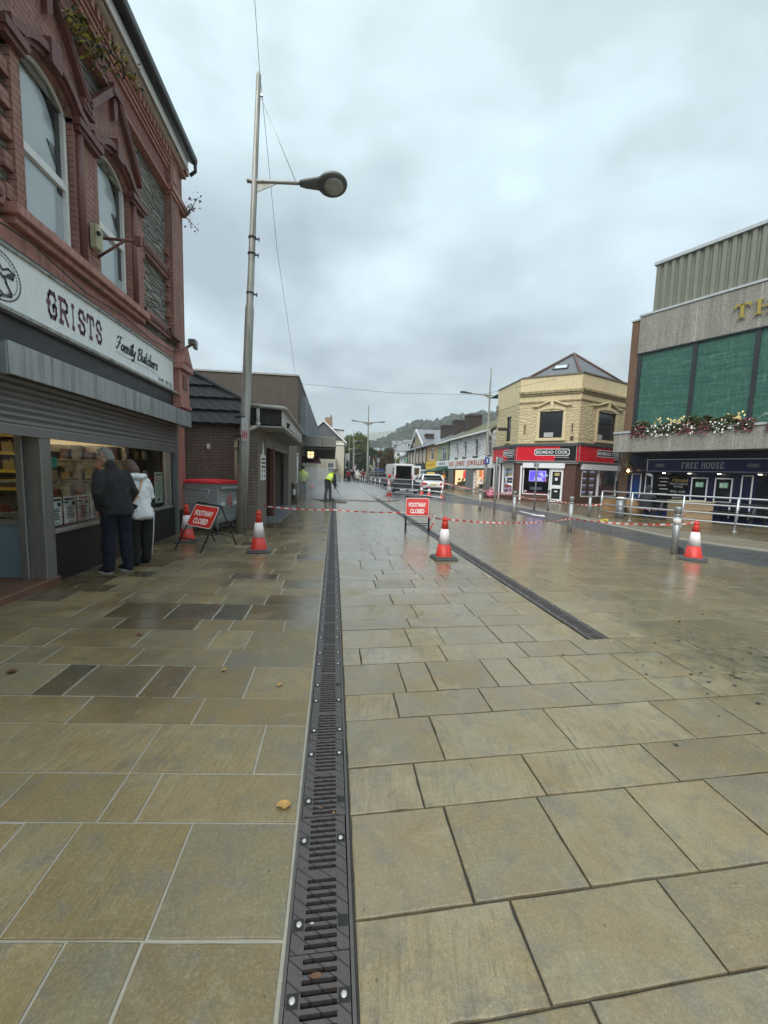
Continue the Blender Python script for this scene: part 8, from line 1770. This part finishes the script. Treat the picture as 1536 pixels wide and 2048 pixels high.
# estate car used as a taxi (rear faces -y)
t = thing('estate_car', 'white estate taxi with an amber roof sign parked behind the railing', 'car', (7.55, 29.9, -.03), 0)
b = MB(); layers(b, [rrect(.05, 4.55, .8, .24), rrect(.0, 4.62, .9, .42), rrect(-.02, 4.6, .92, .62), rrect(.02, 4.5, .91, .82), rrect(.1, 4.3, .88, .93)]); b.obj('body', CWH, t)
b = MB(); layers(b, [rrect(.14, 3.3, .85, .92), rrect(.32, 2.85, .76, 1.18), rrect(.5, 2.45, .66, 1.38)]); b.obj('window_glass', CARGL, t)
b = MB(); layers(b, [rrect(.42, 2.5, .68, 1.37), rrect(.5, 2.4, .64, 1.43), rrect(.7, 2.2, .5, 1.45)]);
for s in (-1, 1):
    b.path([(s * .86, .12, .92), (s * .78, .3, 1.18), (s * .67, .5, 1.38)], [(.05, .08)] * 3, 6); b.path([(s * .86, 1.75, .92), (s * .67, 1.75, 1.38)], .045, 6); b.path([(s * .85, 3.25, .92), (s * .66, 2.4, 1.38)], .05, 6); b.path([(s * .6, .55, 1.46), (s * .6, 2.3, 1.46)], .02, 6)
b.box(-.66, .66, .33, .52, 1.36, 1.4); b.obj('roof', CWH, t)
for s in (-1, 1):
    b = MB(); b.prism([(s * .46, .66), (s * .92, .64), (s * .9, .84), (s * .56, .8)], -.045, .3); b.obj('tail_light', TAILR, t); b = MB(); b.box(s * .96 - .06, s * .96 + .06, 2.9, 3.05, .9, 1.02); b.obj('wing_mirror', CWH, t)
b = MB(); b.box(-.26, .26, -.04, 0, .62, .73); b.obj('number_plate', PLATE, t); b = MB(); b.box(-.86, .86, -.05, .3, .26, .4); b.box(-.6, .6, -.02, .02, .4, .46); b.obj('bumper', BLACKP, t); b = MB(); b.box(-.02, .02, .18, .24, .94, 1.1); b.obj('rear_wiper', BLACKP, t)
b = MB(); b.box(-.3, .3, .9, 1.1, 1.47, 1.6); b.obj('taxi_sign', M('amber_roof_sign', (.75, .5, .14), .4, bump=0), t); wheels(t, .9, (.85, 3.65))
b = MB(); b.box(.45, .75, -.05, -.03, .42, .6); b.obj('sticker', M('pink_sticker', (.5, .2, .2), .5), t)
# white panel van, rear doors open
V = thing('panel_van', 'white panel van with rear doors open and a dark empty load bay', 'van', (7.0, 40, -.03), 6)
w_, h = .92, 2.36
b = MB(); b.box(-w_, w_, .02, .1, .42, .62); b.box(-w_, w_, .02, 3.9, .42, .5); 
for s in (-1, 1):
    pr = [(.0, .5), (4.0, .5), (5.2, .55), (5.5, .9), (5.3, 1.25), (4.6, 1.4), (4.0, 2.25), (3.6, h), (.12, h), (.0, h - .12)]
    b.prism(pr, s * w_, s * (w_ - .05), 'x')
b.prism([(-w_ + .02, h - .06), (w_ - .02, h - .06), (w_ - .1, h + .03), (-w_ + .1, h + .03)], .02, 3.7); b.box(-w_ + .03, w_ - .03, 3.9, 5.45, .5, 1.2); b.box(-w_, w_, 0, .08, h - .18, h - .02)
for s in (-1, 1): b.box(s * w_, s * (w_ - .1), -.01, .08, .5, h - .1)
b.obj('body', CWH, V, bevel=.03, seg=2)
b = MB(); b.box(-w_ + .05, w_ - .05, 3.6, 3.64, .5, 2.3); b.box(-w_ + .05, -w_ + .07, .1, 3.6, .5, 2.3); b.box(w_ - .07, w_ - .05, .1, 3.6, .5, 2.3); b.box(-w_ + .05, w_ - .05, .1, 3.6, .5, .53); b.box(-w_ + .05, w_ - .05, .1, 3.6, 2.26, 2.3); b.obj('load_bay', M('dark_load_bay', (.02, .02, .022), .7, bump=0), V)
for s, a in ((1, 140), (-1, -90)):
    b = MB(); R = Matrix.Translation((s * (w_ + (.05 if s < 0 else 0)), -.01, 0)) @ Matrix.Rotation(radians(s * a), 4, 'Z')
    b.M = R; b.box(-s * .88, 0, -.03, .03, .52, h - .14); d_ = b.obj('rear_door', CWH, V, bevel=.02)
    b = MB(); b.M = R; b.box(-s * .72, -s * .18, -.035, .035, 1.3, 2.02); b.obj('door_window', M('brown_tinted_glass', (.1, .075, .045), .1, bump=0), d_)
    b = MB(); b.M = R; b.box(-s * .84, -s * .76, -.04, .04, 1.0, 1.25); b.obj('door_handle', BLACKP, d_)
b = MB()
for s in (-1, 1): b.box(s * w_, s * (w_ - .1), -.03, .0, .75, 1.25)
b.obj('tail_light', TAILR, V); b = MB(); b.box(-w_, w_, -.08, .1, .42, .56); b.obj('bumper', BLACKP, V); wheels(V, .9, (1.0, 4.5), .34)
b = MB(); b.box(-w_ - .004, -w_, 1.6, 1.64, .6, 2.2); b.box(-w_ - .004, -w_, .4, 3.9, 1.28, 1.31); b.obj('side_seam', M('seam_grey', (.3, .31, .32), .5), V)
b = MB(); b.prism([(3.95, 1.45), (4.5, 1.45), (3.95, 2.1)], -w_ - .006, -w_, 'x'); b.obj('side_window', CARGL, V)
# low black trailer behind the van
t = thing('black_trailer', 'low black trailer with white plates standing behind the white van', 'trailer', (5.25, 28.3, -.03), 0)
b = MB(); b.box(-.9, .9, 0, 2.2, .32, .86); b.box(-.75, .6, .1, 2.0, .86, 1.0); b.obj('body', M('black_trailer_paint', (.02, .021, .024), .45, var=.4, bump=.1), t, bevel=.03)
b = MB(); b.box(-.95, .95, -.06, .05, .2, .36); b.obj('tail_board', BLACKP, t)
b = MB(); b.box(-.55, -.08, -.075, -.06, .23, .34); b.box(.1, .72, -.075, -.06, .23, .34); p_ = b.obj('white_plate', UPVC, t)
b = MB()
for k in range(3): b.prism([(-.5 + k * .15, .24), (-.42 + k * .15, .33), (-.36 + k * .15, .24)], -.078, -.074)
for k in range(4): b.box(.16 + k * .14, .22 + k * .14, -.078, -.074, .25, .32)
b.obj('plate_print', INK, p_); wheels(t, .92, (1.3,), .28)
# dark 4x4 and distant traffic
def suv(label, loc, rz, m_, s=1.0):
    t = thing('parked_car', label, 'car', loc, rz, 'distant cars along the street'); b = MB(); layers(b, [rrect(0, 4.4, .82, .3), rrect(-.03, 4.42, .9, .6), rrect(.0, 4.35, .9, .95), rrect(.08, 4.2, .86, 1.02)]); b.obj('body', m_, t)
    b = MB(); layers(b, [rrect(.1, 3.2, .84, 1.0), rrect(.25, 2.9, .76, 1.35), rrect(.4, 2.6, .7, 1.5)]); b.obj('window_glass', CARGL, t); b = MB(); layers(b, [rrect(.32, 2.7, .73, 1.5), rrect(.4, 2.6, .66, 1.56)])
    for q in (-1, 1): b.path([(q * .83, .15, 1.0), (q * .73, .4, 1.5)], .05, 6); b.path([(q * .83, 3.1, 1.0), (q * .72, 2.6, 1.5)], .05, 6); b.path([(q * .84, 1.7, 1.0), (q * .72, 1.7, 1.5)], .05, 6)
    b.obj('roof', m_, t); wheels(t, .88, (.8, 3.6), .34)
    for q in (-1, 1): b = MB(); b.box(q * .88, q * .7, -.05, .03, .62, .9); b.obj('tail_light', TAILR, t); b = MB(); b.box(q * .85, q * .6, 4.38, 4.44, .65, .8); b.obj('headlight', UPVC, t)
    return t
suv('dark grey off road car parked left of the white van', (4.6, 41, -.03), 4, CDK); suv('white car facing down the street far beyond the bollards', (3.9, 84, 0), 176, CWH); suv('pale car far up the street under the green tree', (5.2, 88, 0), 178, M('silver_car_paint', (.4, .41, .42), .3, .3, bump=0))
b = MB(); b.box(0, 1.6, 0, .08, .5, 2.0); b.box(-.02, .06, .0, .1, 0, 2.1); b.box(1.55, 1.62, 0, .1, 0, 2.1); o = b.obj('blue_hoarding', M('dark_blue_board', (.02, .035, .13), .5)); o.location = (5.3, 55, 0); tag(o, 'dark blue board standing beyond the van beside the brown tree', 'hoarding')
# ================================================================== TREES, HILLS, HAZE
def leaves(b, centres, n, spread, size, rnd, flat=.8):
    for k in range(n):
        c0, r = rnd.choice(centres); v = Vector((rnd.gauss(0, 1), rnd.gauss(0, 1), rnd.gauss(0, .8))); v = v / max(.3, v.length) * r * rnd.uniform(.55, 1.05); c = Vector(c0) + v
        s_ = size * rnd.uniform(.6, 1.35); a = (v.normalized() + Vector((rnd.gauss(0, .5), rnd.gauss(0, .5), rnd.gauss(.3, .5)))).normalized(); d = a.orthogonal().normalized(); d = Matrix.Rotation(rnd.uniform(0, 6.28), 3, a) @ d; e_ = a.cross(d)
        b.poly([c + d * s_, c + e_ * s_ * .55, c - d * s_, c - e_ * s_ * .55])
def leafmat(name, c1, c2, c3):
    t = NT(name); g = t.n('ShaderNodeNewGeometry'); o = t.obj(); c = t.ramp(g.outputs['Random Per Island'], ((0, c1), (.55, c2), (1, c3))); c = t.mix(t.noise(o, .6, 3), c, t.mix(1.0, c, (.55, .6, .5), 'MULTIPLY'))
    d = t.n('ShaderNodeBsdfDiffuse'); t.L(c, d.inputs[0]); tr = t.n('ShaderNodeBsdfTranslucent'); t.L(c, tr.inputs[0]); m_ = t.n('ShaderNodeMixShader'); m_.inputs[0].default_value = .3; t.L(d.outputs[0], m_.inputs[1]); t.L(tr.outputs[0], m_.inputs[2]); t.L(m_.outputs[0], t.out.inputs[0]); return t.mat
BARK = M('bark', (.06, .05, .04), .9, var=.3, scale=4, bump=.6, bscale=18)
LGRN = leafmat('autumn_green_leaves', (.07, .1, .022), (.13, .155, .035), (.22, .21, .05)); LDRK = leafmat('dark_green_leaves', (.026, .045, .018), (.045, .07, .028), (.075, .1, .038)); LBRN = leafmat('brown_leaves', (.08, .05, .025), (.14, .09, .04), (.19, .13, .06))
def tree(label, loc, h, rad, ch0, mat, n, size, seed, nc=26, rz_=1.0):
    rnd = random.Random(seed); t = thing('tree', label, 'tree', loc, 0)
    b = MB(); b.path([(0, 0, 0), (.02 * h, 0, h * .3), (0, .02 * h, h * .62), (.01 * h, 0, h * .9)], [.028 * h, .021 * h, .013 * h, .004 * h], 10)
    for k in range(12):
        a = rnd.uniform(0, 6.28); z = h * rnd.uniform(.25, .75); r = rad * rnd.uniform(.5, .9); b.path([(0, 0, z), (r * .5 * cos(a), r * .5 * sin(a), z + h * .08), (r * cos(a), r * sin(a), z + h * .17)], [.011 * h, .007 * h, .003 * h], 6)
    b.obj('trunk', BARK, t)
    cs = []; cz = (h + ch0) / 2; hz = (h - ch0) / 2
    for k in range(nc):
        v = Vector((rnd.gauss(0, 1), rnd.gauss(0, 1), rnd.gauss(0, 1))).normalized() * rnd.uniform(.45, .86); cs.append(((v.x * rad, v.y * rad, cz + v.z * hz), rad * rnd.uniform(.2, .36)))
    b = MB(); leaves(b, cs, n, 1, size, rnd); b.obj('crown', mat, t, recalc=False); return t
tree('large round yellowing green tree at the far end of the street', (5.4, 96, 0), 10.6, 3.7, 3.2, LGRN, 15000, .22, 1, 44)
tree('dark evergreen mass of a tree standing below the yellowing tree', (6.6, 92, 0), 7.2, 3.6, .8, LDRK, 6500, .2, 2, 26)
tree('small brown leaved street tree left of the dark brown terrace', (9.2, 75, 0), 5.9, 2.3, 1.9, LBRN, 5200, .12, 3, 26)
tree('dark tree closing the gap on the left of the far lamp posts', (2.2, 104, 0), 7.5, 3.2, .8, LDRK, 5000, .22, 5, 22)
tree('dull green tree between the street end and the pale terraces', (15, 120, 0), 9.0, 4.5, 1.0, LDRK, 6000, .25, 6, 24); tree('second dull green tree further right by the pale terraces', (21, 112, 0), 8.0, 3.8, 1.0, LGRN, 5000, .24, 7, 22)
b = MB(); b.box(3.0, 4.4, 70, 70.4, .0, 1.15); b.box(3.2, 3.7, 69.9, 70, 1.15, 2.4); o = b.obj('shop_display', [M('pale_pink_stand', (.5, .38, .38), .6)]); tag(o, 'pale pink market stand far up the street beneath the trees', 'stand')
# hills: a wooded flank and a pale moor behind
def ridge(x):
    P = [(-2000, 20), (-400, 18), (0, 22), (38, 28), (59, 34), (75, 43), (88, 50), (106, 50), (123, 55), (140, 59), (161, 63), (200, 64), (320, 70), (600, 64), (2000, 50)]
    for (a, b_), (c, d) in zip(P, P[1:]):
        if a <= x <= c: return b_ + (d - b_) * (x - a) / (c - a)
    return 20
def hill_z(x, y):
    u = max(0, min(1, (y - 175) / 265)); s_ = u * u * (3 - 2 * u); k = y / 430.0
    return -1 + (ridge(x / max(.45, k)) * 1.06 - 4) * s_ * (1 - .25 * max(0, (y - 440) / 300))
bm_x = list(range(-700, 801, 50)); bm_y = list(range(120, 741, 31)); b = MB()
idx = [[b.P((x, y, hill_z(x, y))) for x in bm_x] for y in bm_y]
for i in range(len(bm_y) - 1):
    for j in range(len(bm_x) - 1): b.F((idx[i][j], idx[i][j + 1], idx[i + 1][j + 1], idx[i + 1][j]), True)
def hill_mat():
    t = NT('hill_grass'); o = t.obj(); n = t.noise(o, .02, 5, .6); t.bsdf(t.mix(n, (.045, .065, .025), (.1, .11, .045)), .9); return t.mat
HG = hill_mat(); b.obj('near_hill', HG, None, kind='structure')
b = MB(); xs = list(range(-700, 801, 100)); ys = [740, 900, 1050, 1200, 1320, 1500]
def moor(x, y): u = max(0, min(1, (y - 740) / 560)); return 15 + (u * u * (3 - 2 * u)) * (85 + .17 * max(-200, min(330, x)) + 6 * sin(x * .006) + 3 * sin(x * .017))
idx = [[b.P((x, y, moor(x, y))) for x in xs] for y in ys]
for i in range(len(ys) - 1):
    for j in range(len(xs) - 1): b.F((idx[i][j], idx[i][j + 1], idx[i + 1][j + 1], idx[i + 1][j]), True)
b.obj('moor', M('moor_grass', (.13, .14, .075), .9, var=.25, scale=.02, bump=0), None, kind='structure')
# woodland on the near hill: many crowns that read as one wood
rnd = random.Random(11); b = MB(); N_ = 0
ico = bmesh.new(); bmesh.ops.create_icosphere(ico, subdivisions=2, radius=1); IV = [v.co.copy() for v in ico.verts]; IF = [[v.index for v in f.verts] for f in ico.faces]; ico.free()
for k in range(2600):
    y = rnd.uniform(225, 450); a = rnd.uniform(-.12, .62); x = a * y
    z = hill_z(x, y) - .5; r = rnd.uniform(2.8, 5.6) * (.75 + .25 * y / 430)
    if y > 425 and rnd.random() < .4: r *= 1.3
    if sin(x * .045 + 1) * sin(y * .05) > .62: continue
    base = len(b.v); ph = rnd.uniform(0, 6)
    for v in IV:
        d = 1 + .22 * sin(v.x * 5 + ph) * sin(v.y * 6 + ph * 2) + .16 * sin(v.z * 9 + ph) + rnd.uniform(-.14, .14); b.v.append((x + v.x * r * d, y + v.y * r * d, z + r * .7 + v.z * r * 1.05 * d))
    for f in IF: b.f.append(tuple(base + i for i in f)); b.mi.append(0); b.sm.append(False)
def wood_mat():
    t = NT('woodland_foliage'); g = t.n('ShaderNodeNewGeometry'); o = t.obj(); c = t.ramp(g.outputs['Random Per Island'], ((0, (.012, .022, .01)), (.6, (.028, .042, .016)), (1, (.06, .06, .024))))
    n = t.noise(o, .55, 5, .7); c = t.mix(n, t.mix(1.0, c, (.45, .5, .45), 'MULTIPLY'), c); t.bsdf(c, .9, 0, t.bump(n, 1.0, 1.0)); return t.mat
o = b.obj('woodland', wood_mat(), None, recalc=False); tag(o, 'dense mixed woodland covering the hillside beyond the roofs', 'woodland', kind='stuff')
# spray thrown up by the pressure washing
def vol(name, dens, col=(.85, .88, .92), aniso=.2):
    m_ = bpy.data.materials.new(name); m_.use_nodes = True; nt_ = m_.node_tree; nt_.nodes.clear(); o_ = nt_.nodes.new('ShaderNodeOutputMaterial'); v = nt_.nodes.new('ShaderNodeVolumePrincipled')
    v.inputs['Color'].default_value = col + (1,); v.inputs['Density'].default_value = dens; v.inputs['Anisotropy'].default_value = aniso; nt_.links.new(v.outputs[0], o_.inputs['Volume']); return m_
for i, (c, r, d) in enumerate((((-.9, 22.8, .5), (1.6, 3.4, 1.2), .14), ((.9, 24.6, .3), (2.3, 5.5, .55), .15), ((.1, 22.2, .15), (1.7, 2.2, .4), .16))):
    b = MB(); b.ball((0, 0, 0), r, 24, 16); o = b.obj('water_spray', vol('spray_%s' % 'abc'[i], d)); o.location = (c[0], c[1], max(c[2], .02)); tag(o, ('drifting water spray beside the shop fronts near the second cleaner', 'low water spray hanging over the washed paving beyond the lance', 'water spray around the feet of the bending cleaner')[i], 'water spray', kind='stuff')
b = MB(); b.box(-760, 860, -40, 1560, -1.2, 152); o = b.obj('haze', vol('haze_air', .00062, (.87, .9, .94), .25)); tag(o, 'thin grey rain haze filling the valley air', 'haze', kind='stuff')
